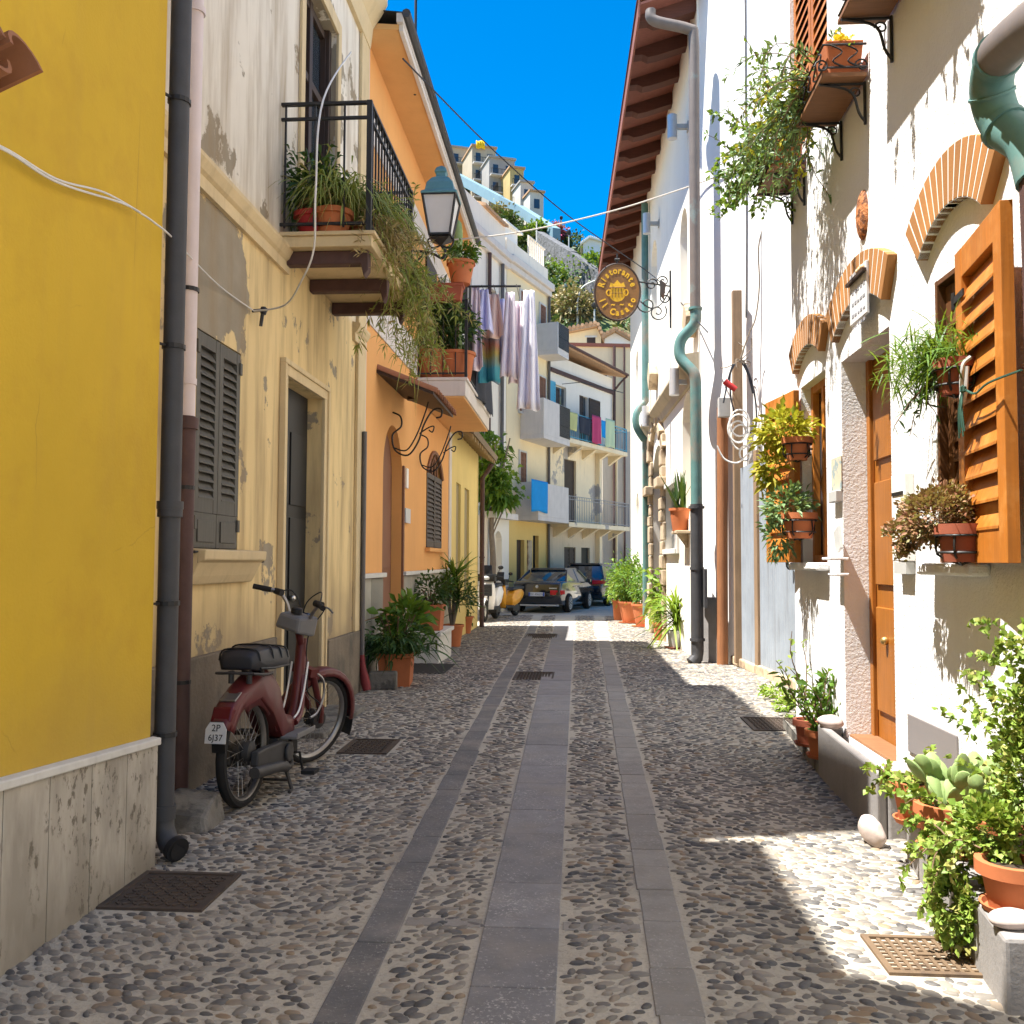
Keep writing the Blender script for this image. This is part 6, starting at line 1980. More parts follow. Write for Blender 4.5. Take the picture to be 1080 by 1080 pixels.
# C: shuttered house facing down the street
dC = Vector((.44, .898)).normalized()
FC2 = Fac((CB.x+.02, CB.y+.03), dC, (dC.y, -dC.x))
cL = FC2.u(646)
ho = thing('shuttered_house', 'three storey pale house with laundry balconies behind the parked cars', 'house', FC2.p(3, -2, gz(40)))
z3 = FC2.z(586, 362); z3b = FC2.z(640, 390)
f2, f1 = FC2.z(582, 457, w=.8), FC2.z(582, 549, w=.9)
uD = FC2.u(629)
b = FC2.mb()
facade(b, 0, cL, f2-.15, z3-.5, [(FC2.u(584), FC2.u(597), f2+.2, f2+2.3, 0, .15), (FC2.u(611), FC2.u(620), f2, f2+2.2, 0, .15)], body=6); b.build('upper_wall', M['far_bluish'], ho)
b = FC2.mb(); facade(b, 0, uD, f1-.12, f2-.152, [(FC2.u(595), FC2.u(607.5), f1, f1+2.7, 0, .15)], body=6); b.build('middle_wall', M['far_beige'], ho)
b = FC2.mb(); facade(b, 0, uD, -.6, f1-.122, [(FC2.u(595), FC2.u(607), .3, 2.1, 0, .15), (FC2.u(613), FC2.u(622), -.2, 2.1, 0, .15)], body=6); b.build('lower_wall', mat('stained_lower_wall', (.60, .50, .36), .9, .1, .8, col2=(.42, .33, .22), thr=(.55, .7), s2=.8, streak=.3), ho)
b = FC2.mb(); facade(b, uD+.005, cL, -.6, f2-.152, [], body=6, w=-.9); b.build('loggia_wall', M['far_beige'], ho)
b = FC2.mb(); b.box(uD-.12, uD+.12, .002, .22, -.6, f2-.16); b.tube([(cL-.2, .3, f2-.2), (cL-.2, .3, -.4)], .06, 8); b.build('pillar', M['far_beige'], ho)
solid(FC2, 'door', ho, M['shut_brown'], FC2.u(595), FC2.u(607.5), -.14, -.1, f1, f1+2.7)
solid(FC2, 'door', ho, M['door_dark'], FC2.u(613), FC2.u(622), -.14, -.1, -.2, 2.1)
o_ = solid(FC2, 'window', ho, M['glass'], FC2.u(595), FC2.u(607), -.14, -.12, .3, 2.1)
m_ = (FC2.u(595)+FC2.u(607))/2
for (a, c) in ((FC2.u(595)+.02, m_-.02), (m_+.02, FC2.u(607)-.02)):
    s_ = FC2.mb(); shutter(s_, a, c, .32, 2.08, -.03, 10, .06, .03, .02); s_.build('shutter', M['shut_brown'], o_)
for px0, px1 in ((584, 597), (611, 620)):
    o_ = solid(FC2, 'window', ho, M['glass'], FC2.u(px0), FC2.u(px1), -.14, -.12, f2+.01, f2+2.25)
    for (ha, hb) in ((FC2.u(px0)+.02, FC2.u(px1)-.02),):
        s_ = FC2.mb(); shutter(s_, ha, (ha+hb)/2, f2+.1, f2+2.2, -.02, 10, .06, .03, .02); s_.build('shutter', M['shut_brown'], o_)
s_ = FC2.mb(); shutter(s_, FC2.u(620.5), FC2.u(632), f2+.05, f2+2.2, .06, 12, .06, .03, .02); s_.build('shutter', M['shut_brown'], ho)
s_ = FC2.mb(); shutter(s_, FC2.u(577.5)+.05, FC2.u(584)-.02, f2+1.15, f2+2.35, .09, 8, .06, .03, .02); s_.build('shutter', M['blue_shut'], ho)
# balconies of C
for (zf, wd, nm) in ((f2, .8, 0), (f1, .9, 1)):
    bo = solid(FC2, 'balcony', ho, M['far_beige'], .05, cL-.1, .002, wd, zf-.18, zf)
    railing(FC2, bo, .08, cL-.14, wd-.04, zf, zf+1.05, M['blue_shut'] if nm == 0 else mat('grey_railing', (.30, .30, .31), .5, .1, 6), 5, .16)
    b = FC2.mb()
    for i in range(5): u = .4+(cL-.9)*i/4; b.prism([(.002, zf-.181), (wd-.15, zf-.181), (.002, zf-.6)], u, u+.22, 0)
    b.split('corbel', M['far_beige'], bo)
# eaves, sloping
b = FC2.mb()
b.add([(-.2, -6, z3+1.2), (cL+.5, -6, z3b+1.2), (cL+.5, .55, z3b-.25), (-.2, .55, z3-.22), (-.2, -6, z3+1.35), (cL+.5, -6, z3b+1.35), (cL+.5, .6, z3b-.05), (-.2, .6, z3-.03)],
      [(0, 1, 2, 3), (4, 5, 6, 7), (0, 4, 7, 3), (1, 2, 6, 5), (2, 3, 7, 6), (0, 1, 5, 4)])
b.build('roof', M['tile_pale'], ho)
b = FC2.mb(); b.tube([(-.1, .62, z3-.12), (cL+.4, .62, z3b-.14)], .06, 8); b.box(0, cL, .001, .12, z3-1.25, z3-1.1); b.tube(smooth_path([(cL+.3, .6, z3b-.2), (cL+.1, .2, z3b-.7), (cL-.05, .12, z3b-1.2), (cL-.05, .12, f2)], 5), .05, 7)
b.build('gutter', M['rustpipe'], ho)
b = FC2.mb(); b.tube([(1.2, .9, f2+2.4), (4.6, 1.3, f2+2.45)], .02, 5); b.tube([(1.2, .001, f2+2.4), (1.2, .9, f2+2.4)], .015, 5); b.build('drying_rod', M['iron'], ho)

# laundry and towels
def cloth(name, label, m, F, u0, u1, w, z0, z1, amp=.04, nw=5, grp=None, cat='laundry', taper=0.0, over=True):
    nu, nv = 14, 12
    rr = random.Random(int(abs(u0*100+z1*37)))
    ph = rr.uniform(0, 6)
    vs = []
    for j in range(nv+1):
        v = j/nv; z = z1+(z0-z1)*v
        for i in range(nu+1):
            t = i/nu; c = (u0+u1)/2
            u = c+(u0+(u1-u0)*t-c)*(1-taper*(1-v))
            ww = w+amp*(.25+.75*v)*math.sin(t*nw*2+ph+v*1.2)
            zz = z+(.03*math.sin(t*7+ph)*v if j == nv else 0)
            vs.append((u, ww, zz))
    fs = [(j*(nu+1)+i, j*(nu+1)+i+1, (j+1)*(nu+1)+i+1, (j+1)*(nu+1)+i) for j in range(nv) for i in range(nu)]
    b = F.mb().add(vs, fs)
    o = b.build(name, m, None, smooth=True, fix=False)
    o.modifiers.new('thick', 'SOLIDIFY').thickness = .008
    return tag(o, label, cat, grp)


def hung(name, label, m, F, pxs, w, grp=None, **k):
    (px0, py0, px1, py1) = pxs
    u0, z1 = F.uz(px0, py0, w=w); u1, z0 = F.uz(px1, py1, w=w)
    return cloth(name, label, m, F, u0, u1, w, z0, z1, grp=grp, **k)


hung('towel', 'bright blue towel over the white balcony parapet', M['cloth_blue'], FB, (560.5, 505, 577.5, 541), .96, amp=.015, cat='towel')
hung('towel', 'coral towel beside the blue one on the middle balcony', M['cloth_coral'], FC2, (579, 515, 587, 541), .93, amp=.02, cat='towel')
g_ = 'washing on the upper balcony of the shuttered house'
hung('hung_cloth', 'magenta cloth hanging from the upper far balcony', M['cloth_pink'], FC2, (624, 437, 634, 469), .90, g_)
hung('hung_cloth', 'pale green cloth at the right end of the upper far balcony', M['cloth_green'], FC2, (639, 441, 648, 473), .90, g_)
hung('hung_cloth', 'yellow green cloth on the upper far balcony railing', M['cloth_lime'], FC2, (595, 432, 609, 455), .86, g_)
hung('hung_cloth', 'dark clothes on the upper far balcony railing left of the magenta cloth', M['cloth_dark'], FC2, (611, 439, 623.5, 460), .86, g_)
hung('hung_cloth', 'sky blue cloth at the left end of the upper far balcony', M['cloth_sky'], FC2, (581, 431, 594, 451), .86, g_)
hung('hung_cloth', 'blue cloth between the magenta and pale green ones', M['cloth_blue'], FC2, (634.3, 443, 638.6, 462), .86, g_)

# D: tall house closing the street on the right, and roofs behind
FD = Fac((1.2, 46.5), (.99, .14), (.14, -.99))
hd = thing('tall_cream_house', 'tall cream house edge with grey lower wall beside the restaurant', 'house', FD.p(2, -2, gz(40)))
zt = FD.z(640, 366); zm = FD.z(650, 455)
b = FD.mb(); facade(b, -1.6, 6, zm, zt, [], body=6); b.build('upper_wall', M['far_cream'], hd)
b = FD.mb(); facade(b, -.02, 6, -.6, zm-.002, [], body=6, w=.04); b.build('lower_wall', M['far_grey'], hd)
b = FD.mb(); b.box(-1.7, 6.1, -6, .12, zt+.001, zt+.16); b.build('roof_edge', M['eave'], hd)
b = FD.mb(); b.tube([(.55, .15, zt), (.55, .15, 0)], .07, 8); b.tube([(1.05, .15, zt), (1.05, .15, 0)], .05, 8); b.build('downpipe', M['rustpipe'], hd)
window(FD, hd, -.6, .2, zm+1.2, zm+2.8)
def gable(name, label, px0, px1, pyt, pyr, Y, m, mr, ridge=.5, win=None):
    a, c = ony(px0, pyt, Y), ony(px1, pyt, Y); r_ = ony(px0+(px1-px0)*ridge, pyr, Y)
    t = thing(name, label, 'house', ((a.x+c.x)/2, Y, 0))
    b = MB(); b.prism([(a.x, -1), (c.x, -1), (c.x, c.z), (r_.x, r_.z), (a.x, a.z)], Y, Y+7, 1); b.build('wall', m, t)
    b = MB(); k = .28
    for (p, q, s_) in ((a, r_, -1), (r_, c, 1)):
        d = (Vector((q.x, 0, q.z))-Vector((p.x, 0, p.z))).normalized()
        e0 = Vector((p.x, 0, p.z))-d*(.5 if s_ < 0 else 0); e1 = Vector((q.x, 0, q.z))+d*(.5 if s_ > 0 else 0)
        n = int((e1-e0).length/.3)+1
        for y_ in ((Y-.5, Y+7.2),):
            b.add([(e0.x, y_[0], e0.z+.02), (e1.x, y_[0], e1.z+.02), (e1.x, y_[1], e1.z+.02), (e0.x, y_[1], e0.z+.02), (e0.x, y_[0], e0.z+.28), (e1.x, y_[0], e1.z+.28), (e1.x, y_[1], e1.z+.28), (e0.x, y_[1], e0.z+.28)],
                  [(0, 1, 2, 3), (4, 5, 6, 7), (0, 4, 7, 3), (1, 2, 6, 5), (2, 3, 7, 6), (0, 1, 5, 4)])
        for i in range(n):
            p_ = e0.lerp(e1, (i+.5)/n); b.tube([(p_.x, Y-.55, p_.z+.28), (p_.x, Y+7.2, p_.z+.28)], .12, 6)
    b.build('roof', mr, t)
    if win:
        w0, w1 = ony(win[0], win[1], Y), ony(win[2], win[3], Y)
        o = MB().box(w0.x, w1.x, Y-.03, Y-.002, w1.z, w0.z).build('window', M['shut_brown'], t)
        MB().box(w0.x-.12, w1.x+.12, Y-.05, Y-.031, w1.z-.12, w1.z).box(w0.x-.12, w1.x+.12, Y-.05, Y-.031, w0.z, w0.z+.12).build('frame', M['marble'], o)
    return t


gable('tiled_house', 'house with a sunny clay tile roof above the shuttered house', 580, 634, 356, 346, 62, M['far_cream'], M['tile_pale'], .92, (619, 356, 628, 367))
gable('gabled_house', 'small white gable below the hanging sign', 629, 668, 362, 351, 72, M['white'], M['tile_pale'], .5)
gable('white_block', 'plain white block near the hilltop behind the dark eaves', 615, 638, 257, 252, 134, M['white'], M['white'], .3)

# ---- hill
def hill_top(x):
    pts = [(-130, 72), (-60, 74), (-20.8, 64.0), (-12.5, 55.4), (-9.4, 52.8), (-3.5, 45), (0, 43.2), (3.5, 36.4), (10, 33), (60, 28), (140, 24)]
    for (x0, z0), (x1, z1) in zip(pts, pts[1:]):
        if x <= x1: return z0+(z1-z0)*max(0, (x-x0)/(x1-x0))
    return 30
def hillz(x, y):
    r_ = (y-62)*.66+1.2*math.sin(x*.31+y*.2)+.9*math.sin(x*.13-y*.35)
    t = hill_top(x)
    return max(-.5, min(r_, t+.04*(y-62-t/.66) if r_ > t else r_))
hxs = np.concatenate([np.linspace(-160, -40, 14), np.linspace(-36, 30, 56), np.linspace(36, 160, 14)])
hys = np.concatenate([np.linspace(60, 176, 74), np.linspace(220, 600, 8)])
hv = [(x, y, hillz(x, y)) for y in hys for x in hxs]; w_ = len(hxs)
hf = [(j*w_+i, j*w_+i+1, (j+1)*w_+i+1, (j+1)*w_+i) for j in range(len(hys)-1) for i in range(w_-1)]
M['hill'] = mat('dry_hill_soil', (.22, .19, .09), .95, .25, .12, .6, 2, .3, col2=(.10, .14, .04), thr=(.46, .58), s2=.16)
tag(MB().add(hv, hf).build('hillside', M['hill'], smooth=True, fix=False), kind='structure')


def on_hill(px, py):
    d = ray(px, py); t = 60.0
    while t < 400:
        p = EYE+d*t
        if p.z < hillz(p.x, p.y): return p
        t += .5
    return EYE+d*170


# scrub over the slope
n = 11000
sx = RNG.uniform(-34, 22, n); sy = RNG.uniform(66, 162, n)
keep = np.array([math.sin(x*.35+y*.11)+math.sin(x*.17-y*.23)+.8*math.sin(y*.41+x*.5) for x, y in zip(sx, sy)]) > -.15
sx, sy = sx[keep], sy[keep]; n = len(sx)
P_ = np.stack([sx, sy, np.array([hillz(x, y) for x, y in zip(sx, sy)])+RNG.uniform(-.2, .45, n)], 1)
V_h, F_h = leaf_geo(np.repeat(P_, 3, 0)+RNG.normal(size=(n*3, 3))*.4, rdir(n*3, .8), .9*(.5+RNG.random(n*3)), .45*(.5+RNG.random(n*3)))
tag(np_mesh('scrub', V_h, F_h, M['leaf_hill']), 'green scrub growing over the hillside', None, None, 'stuff')
keep = RNG.random(n) > .6
q_ = P_[keep]; m_ = len(q_)
V_h, F_h = leaf_geo(np.repeat(q_, 4, 0)+RNG.normal(size=(m_*4, 3))*np.array([1.2, 1.2, .3]), rdir(m_*4, 1.6), .9*(.5+RNG.random(m_*4)), .25*(.5+RNG.random(m_*4)))
tag(np_mesh('dry_grass', V_h, F_h, M['leaf_tan']), 'tan dry grass between the scrub on the hillside', None, None, 'stuff')
HB = [(494, 205, 1.7, 'leaf_hill', 'low green shrub under the left end of the blue parapet'), (512, 214, 1.8, 'leaf_green', 'second green shrub under the blue parapet'), (530, 226, 1.9, 'leaf_hill', 'shrub under the middle of the blue parapet'), (548, 238, 1.7, 'leaf_dark', 'dark shrub under the right part of the blue parapet'), (564, 249, 1.6, 'leaf_green', 'green shrub at the right end of the blue parapet'),
      (524, 236, 2.4, 'leaf_tan', 'tan dry bush between the white house roof and the parapet'), (556, 262, 2.4, 'leaf_hill', 'round green shrub above the laundry house terrace, upper left of the slope'), (570, 290, 2.6, 'leaf_hill', 'green shrub on the slope behind the terrace mast'), (602, 296, 3.0, 'leaf_green', 'bright green shrub climbing the grey retaining wall'), (606, 262, 2.2, 'leaf_dark', 'dark green tree on the skyline right of the pink bush'),
      (587, 250, 1.9, 'leaf_pink', 'pink flowering bush on the hill crest'), (575, 322, 2.6, 'leaf_dark', 'dark shrub at the foot of the slope above the tile roof'), (596, 330, 2.6, 'leaf_tan', 'tan dry bush above the sunny tile roof'), (612, 335, 2.2, 'leaf_tan', 'tan dry bush nearest the hanging sign'),
      (536, 242, 2.2, 'leaf_hill', 'green shrub below the hilltop wall'), (628, 300, 2.6, 'leaf_dark', 'dark shrub left of the hanging sign'), (592, 312, 2.2, 'leaf_dark', 'dark green shrub under the retaining wall'), (626, 284, 1.8, 'leaf_green', 'green shrub below the white block')]
for (px_, py_, r_, ml, lb) in HB:
    p = on_hill(px_, py_)
    t = thing('hill_shrub', lb, 'shrub', p, 0, 'shrubs on the far hillside')
    bush('crown', M[ml], t, (p.x, p.y, p.z+r_*.35), (r_, r_, r_*.9), 900, .62, .40, 14, .5)
    MB().tube([(p.x, p.y, p.z-1), (p.x+.1, p.y, p.z+r_*.4)], .12, 6).build('trunk', M['bark'], t)
# retaining walls
M['far_stone'] = mat('grey_rubble_wall', (.15, .148, .15), .95, .2, .8, .8, 3, .2, col2=(.09, .09, .085), thr=(.5, .6), s2=1.2)
def slab_wall(name, label, pts, h, m, th=1.2):
    b = MB()
    for (p, q) in zip(pts, pts[1:]):
        d = Vector((q.x-p.x, q.y-p.y)).normalized(); nx, ny = -d.y*th, d.x*th
        b.add([(p.x, p.y, p.z-h), (q.x, q.y, q.z-h), (q.x+nx, q.y+ny, q.z-h), (p.x+nx, p.y+ny, p.z-h), (p.x, p.y, p.z), (q.x, q.y, q.z), (q.x+nx, q.y+ny, q.z), (p.x+nx, p.y+ny, p.z)],
              [(0, 3, 2, 1), (4, 5, 6, 7), (0, 1, 5, 4), (1, 2, 6, 5), (2, 3, 7, 6), (3, 0, 4, 7)])
    return tag(b.build(name, m), label, 'wall')
def up(p, dz, dy=-1.0): return Vector((p.x, p.y+dy, p.z+dz))
slab_wall('retaining_wall', 'grey stone retaining wall stepping down the hillside', [up(on_hill(566, 264), 2.0, -2.2), up(on_hill(600, 288), 2.2, -2.2), up(on_hill(625, 307), 2.2, -2.2), up(on_hill(646, 324), 2.0, -2.2)], 6, M['far_stone'])
slab_wall('hilltop_wall', 'long pale blue parapet wall under the hilltop houses', [ony(440, 158, 172), ony(480, 182, 161), ony(525, 206, 148.5), ony(545, 216, 145), ony(583, 240, 132.5)], 1.7, mat('pale_blue_parapet', (.17, .27, .32), .9, .1, .4, streak=.3))
# hilltop houses
for nm_, c_ in (('hill_cream', (.46, .38, .26)), ('hill_beige', (.42, .35, .25)), ('hill_grey', (.33, .31, .28)), ('hill_yellow', (.46, .34, .14)), ('hill_white', (.50, .47, .41))):
    M[nm_] = mat(nm_+'_wall', c_, .9, .12, .5, streak=.35, scol=(.2, .17, .14))
row = [(474, 501, 155, 170, 'hill_cream', 'cream hilltop house at the left end of the row'), (498, 522, 154, 163, 'hill_beige', 'tallest hilltop house with a yellow cloth on its terrace'), (516, 542, 166, 158, 'hill_grey', 'grey hilltop house with stacked balconies'),
       (538, 552, 177, 154, 'hill_yellow', 'narrow yellowish hilltop house'), (549, 562, 192, 150, 'hill_white', 'low white hilltop house'), (559, 573, 202, 147, 'hill_white', 'white hilltop house at the right end of the row')]
for k, (p0, p1, pyt, Y, ml, lb) in enumerate(row):
    a, c = ony(p0, pyt, Y), ony(p1, pyt, Y)
    base = hill_top(a.x)-4
    t = thing('hilltop_house', lb, 'house', ((a.x+c.x)/2, Y, base), 0, 'row of houses on the hilltop')
    FH = Fac((a.x, Y), (.93, .36), (.36, -.93))
    L2 = (c.x-a.x)/.93
    b = FH.mb(); facade(b, 0, L2, base, a.z, [], body=7); b.build('wall', M[ml], t)
    b = FH.mb(); b.box(-.2, L2+.2, -7, .35, a.z+.001, a.z+.3); b.build('roof', M['tile_pale' if k % 2 else 'hill_grey'], t)
    nz = 3 if a.z-base > 11 else 2
    for j in range(nz):
        zz = a.z-2.6-3.1*j
        nw = 2 if L2 > 2.5 else 1
        for i in range(nw):
            uu = L2*(i+.5)/nw
            o = solid(FH, 'window', t, M['glass'], uu-.45, uu+.45, .001, .06, zz, zz+1.5)
        if k in (0, 1, 2, 3):
            bo = solid(FH, 'balcony', t, M['whiteband'], .1, L2-.1, .001, 1.0, zz-.65, zz-.45)
            b = FH.mb()
            for i in range(int(L2/.25)): b.box(.12+.25*i, .17+.25*i, .93, .98, zz-.449, zz+.4)
            b.box(.12, L2-.12, .92, .99, zz+.401, zz+.46); b.build('railing', M['iron'], bo)
    if k == 1:
        cl = FH.mb(); 
        vs = [(.6+.2*i, .45+.1*(i % 2), a.z+.9-.7*j-.12*math.sin(i)) for j in range(3) for i in range(9)]
        cl.add(vs, [(j*9+i, j*9+i+1, (j+1)*9+i+1, (j+1)*9+i) for j in range(2) for i in range(8)])
        o = cl.build('yellow_cloth', mat('bright_yellow_cloth', (.80, .50, .02), .8, .05, 3), None, smooth=True, fix=False); o.modifiers.new('thick', 'SOLIDIFY').thickness = .03
        tag(o, 'bright yellow cloth hung on the hilltop terrace', 'cloth')
# lamp posts and road sign on the slope
def post(px_, pyt, pyb, label, arm=False, Y=None):
    p = on_hill(px_, pyb); tp = ony(px_, pyt, p.y)
    t = thing('lamp_post', label, 'street lamp', p, 0, 'lamp posts on the far hillside')
    b = MB(); b.tube([(p.x, p.y, p.z-1), (p.x, p.y, tp.z)], [.13, .08], 8)
    if arm: b.tube(smooth_path([(p.x, p.y, tp.z-.05), (p.x+.5, p.y, tp.z+1.5), (p.x+2.0, p.y, tp.z+2.3)], 5), .08, 6)
    b.build('pole', M['plastic'], t, smooth=True)
    b = MB()
    if arm: b.obox((p.x+2.3, p.y, tp.z+2.35), (.9, .35, .22))
    else: b.lathe([(.10, 0), (.30, .25), (.28, .6), (.03, .75)], 8, (p.x, p.y, tp.z))
    b.build('lamp_head', M['plastic'] if arm else M['iron'], t, smooth=True)
post(571, 206, 226, 'slim dark lamp post at the end of the hilltop row')
post(592, 232, 246, 'short lamp post beside the pink flowering bush')
post(600, 248, 280, 'pale lamp post in front of the grey retaining wall')
post(609, 318, 345, 'curved white street lamp below the retaining wall', True)
post(627, 326, 350, 'short white post above the sunny tile roof')
p = on_hill(596, 318)
t = thing('warning_sign', 'triangular road warning sign on the hill road', 'road sign', p)
b = MB(); b.tube([(p.x, p.y-.5, p.z-1), (p.x, p.y-.5, p.z+1.8)], .06, 6); b.build('post', M['plastic'], t)
b = MB(); b.prism([(p.x-.9, p.z+1.0), (p.x+.9, p.z+1.0), (p.x, p.z+2.6)], p.y-.60, p.y-.56, 1); b.build('plate', M['cloth_coral'], t)
b = MB(); b.prism([(p.x-.6, p.z+1.17), (p.x+.6, p.z+1.17), (p.x, p.z+2.2)], p.y-.62, p.y-.601, 1); b.build('face', M['white'], t)

# ================================================================== VEHICLES
M['car_black'] = mat('glossy_black_paint', (.012, .013, .017), .12, .05, 4, spec=.6, **{'Coat Weight': .8})
M['car_blue'] = mat('dark_blue_paint', (.008, .012, .022), .15, .05, 4, spec=.6, **{'Coat Weight': .8})
M['car_glass'] = mat('car_glass', (.02, .03, .04), .04, .05, 4, spec=1.0, **{'Coat Weight': .5})
M['lens_red'] = mat('red_tail_lens', (.50, .012, .02), .18, .05, 4, spec=.6)
M['plate_w'] = mat('white_plate', (.62, .65, .70), .4, .03, 6)
M['plate_b'] = mat('blue_plate_band', (.02, .07, .40), .4, .03, 6)


def car(label, loc, rz, paint, L, W, H, prof, roof, sc, wx=(.85, 3.6), lights=(.80, .60), plate='DV 406ZG', badge=True):
    """local x forward from the rear bumper, z up; prof: side outline of the body, roof: cabin outline"""
    t = thing('parked_car', label, 'car', loc, rz, 'cars parked in the bend', sc)
    b = MB(); n = len(prof)
    secs = []
    for (k, ins) in ((-1, .06), (-.94, .0), (.94, .0), (1, .06)):
        secs.append([(x+(ins if x < L/2 else -ins), k*W/2*(1-.10*max(0, (abs(x-L/2)-L*.30)/(L*.2))), z-(ins*.6 if z > H*.45 else 0)) for x, z in prof])
    vs = sum(secs, []); fs = [tuple(range(n)), tuple(range(4*n-1, 3*n-1, -1))]
    for s_ in range(3):
        for i in range(n): fs.append((s_*n+i, s_*n+(i+1) % n, (s_+1)*n+(i+1) % n, (s_+1)*n+i))
    b.add(vs, fs); body = b.build('body', paint, t, bevel=.03, smooth=True, world=False)
    # cabin: lower width W*.92, roof width W*.68
    m = len(roof); zs_ = [z for x, z in roof]; z0, z1 = min(zs_), max(zs_)
    wd = lambda z: W/2*(.93-.25*(z-z0)/(z1-z0))
    b = MB(); vs = [(x, -wd(z), z) for x, z in roof]+[(x, wd(z), z) for x, z in roof]
    b.add(vs, [tuple(range(m-1, -1, -1)), tuple(range(m, 2*m))]+[(i, (i+1) % m, m+(i+1) % m, m+i) for i in range(m)])
    b.build('windows', M['car_glass'], t, bevel=.03, smooth=True, world=False)
    b = MB()
    top = [(x, z) for x, z in roof if z > z1-.10]
    xs_ = [x for x, z in top]
    b.add([(min(xs_)-.02, -wd(z1)-.005, z1-.045), (max(xs_)+.05, -wd(z1)-.005, z1-.045), (max(xs_)+.05, wd(z1)+.005, z1-.045), (min(xs_)-.02, wd(z1)+.005, z1-.045), (min(xs_)+.02, -wd(z1)*.93, z1+.018), (max(xs_), -wd(z1)*.93, z1+.018), (max(xs_), wd(z1)*.93, z1+.018), (min(xs_)+.02, wd(z1)*.93, z1+.018)],
          [(0, 3, 2, 1), (4, 5, 6, 7), (0, 1, 5, 4), (1, 2, 6, 5), (2, 3, 7, 6), (3, 0, 4, 7)])
    for s_ in (-1, 1):
        for i in range(m):
            (xa, za), (xb, zb) = roof[i], roof[(i+1) % m]
            if abs(zb-za) > .12: b.bar((xa, s_*(wd(za)+.004), za), (xb, s_*(wd(zb)+.004), zb), .05, .05)
        xm = (roof[0][0]+roof[-1][0])/2+.1
        b.bar((xm, s_*(wd(z0)+.006), z0), (xm+.06, s_*(wd(z1)+.006), z1-.02), .05, .02)
    b.build('roof', paint, t, bevel=.02, world=False)
    for x in wx:
        for s_ in (-1, 1):
            q = Matrix.Rotation(PI/2, 3, 'X')
            o = (x, s_*(W/2-.10), .32)
            w_ = MB().lathe([(.20, -.10), (.29, -.11), (.32, -.07), (.32, .07), (.29, .11), (.20, .10)], 24, o, q).build('wheel', M['rubber'], t, smooth=True, world=False)
            r_ = MB(); r_.lathe([(.215, .0), (.215, s_*-.112), (.19, s_*-.105), (.19, .0)], 24, o, q, caps=False); r_.lathe([(.001, s_*-.085), (.05, s_*-.085), (.05, 0)], 10, o, q, caps=False)
            for i in range(10):
                a = 2*PI*i/10; r_.bar((o[0]+math.cos(a)*.04, o[1]+s_*.085, .32+math.sin(a)*.04), (o[0]+math.cos(a)*.20, o[1]+s_*.095, .32+math.sin(a)*.20), .035, .02)
            r_.build('rim', M['steel'], w_, world=False)
    for s_ in (-1, 1):
        b = MB(); lw, lz = lights
        b.obox((.05, s_*(W/2-.27), lz+.08), (.10, .40, .15), Matrix.Rotation(s_*R(-9), 3, 'Z')); b.obox((.16, s_*(W/2-.055), lz+.09), (.22, .10, .13), Matrix.Rotation(s_*R(-14), 3, 'Z'))
        b.build('tail_light', M['lens_red'], t, bevel=.015, world=False)
        b = MB(); xm = roof[-1][0]-.55 if roof[-1][0] > 2 else 3.0
        b.obox((3.05, s_*(W/2+.09), z0+.06), (.12, .18, .12)); b.build('mirror', paint, t, bevel=.02, world=False)
        b = MB()
        for x in (1.55, 2.55): b.obox((x, s_*(W/2+.006), z0-.13), (.18, .025, .03))
        b.build('door_handle', paint, t, bevel=.006, world=False)
    zp = lights[1]
    pl = MB().obox((-.022, 0, zp+.02), (.02, .54, .125)).build('number_plate', M['plate_w'], t, bevel=.004, world=False)
    b = MB()
    for s_ in (-1, 1): b.obox((-.034, s_*.245, zp+.02), (.004, .045, .12))
    b.build('blue_band', M['plate_b'], pl, world=False)
    mm = Matrix.Translation((-.034, 0, zp+.02)) @ Matrix.Rotation(R(-90), 4, 'Z') @ Matrix.Rotation(PI/2, 4, 'X')
    join_meshes('plate_lettering', [text_mesh('t', plate, .10, None, None, mm, .001)], M['black'], pl, world=False)
    b = MB(); b.obox((.035, 0, zp-.34), (.10, W*.80, .05)); b.build('bumper_trim', M['steel'] if badge else M['black'], t, bevel=.01, world=False)
    if badge:
        b = MB(); b.lathe([(.001, 0), (.05, 0), (.05, .012)], 16, (.028, 0, zp+.27), Matrix.Rotation(-PI/2, 3, 'Y')); b.build('round_badge', M['steel'], t, world=False)
        b = MB(); b.obox((.02, -.55, zp+.22), (.01, .26, .035)); b.build('model_badge', M['steel'], t, world=False)
    return t


sed = [(.06, .30), (.0, .42), (.0, .66), (.04, .98), (.12, 1.03), (.75, 1.04), (3.5, .98), (4.5, .84), (4.78, .66), (4.82, .42), (4.75, .25), (4.0, .22), (3.95, .42), (3.6, .66), (3.2, .42), (3.15, .20), (1.25, .20), (1.2, .42), (.85, .66), (.5, .42), (.45, .26)]
sed = [(.06, .30), (.0, .42), (.0, .66), (.04, .98), (.12, 1.03), (.75, 1.04), (3.5, .98), (4.5, .84), (4.78, .66), (4.82, .42), (4.75, .22), (.45, .22)]
sroof = [(.55, 1.00), (1.35, 1.40), (1.7, 1.455), (2.5, 1.46), (2.9, 1.40), (3.75, .97)]
wag = [(.06, .30), (.0, .42), (.0, .70), (.05, .98), (.10, 1.06), (3.4, 1.00), (4.2, .84), (4.36, .64), (4.38, .42), (4.3, .22), (.45, .22)]
wroof = [(.12, 1.02), (.42, 1.50), (.8, 1.58), (2.3, 1.58), (2.8, 1.48), (3.5, .99)]
Yc = 31.3
pc = ony(566, 645, Yc)
car('glossy black sedan with round badge, rear towards the viewer', (pc.x, Yc, gz(32)), PI/2-R(14), M['car_black'], 4.82, 1.85, 1.46, sed, sroof, 1.0)
pc = ony(613, 640, 36.3)
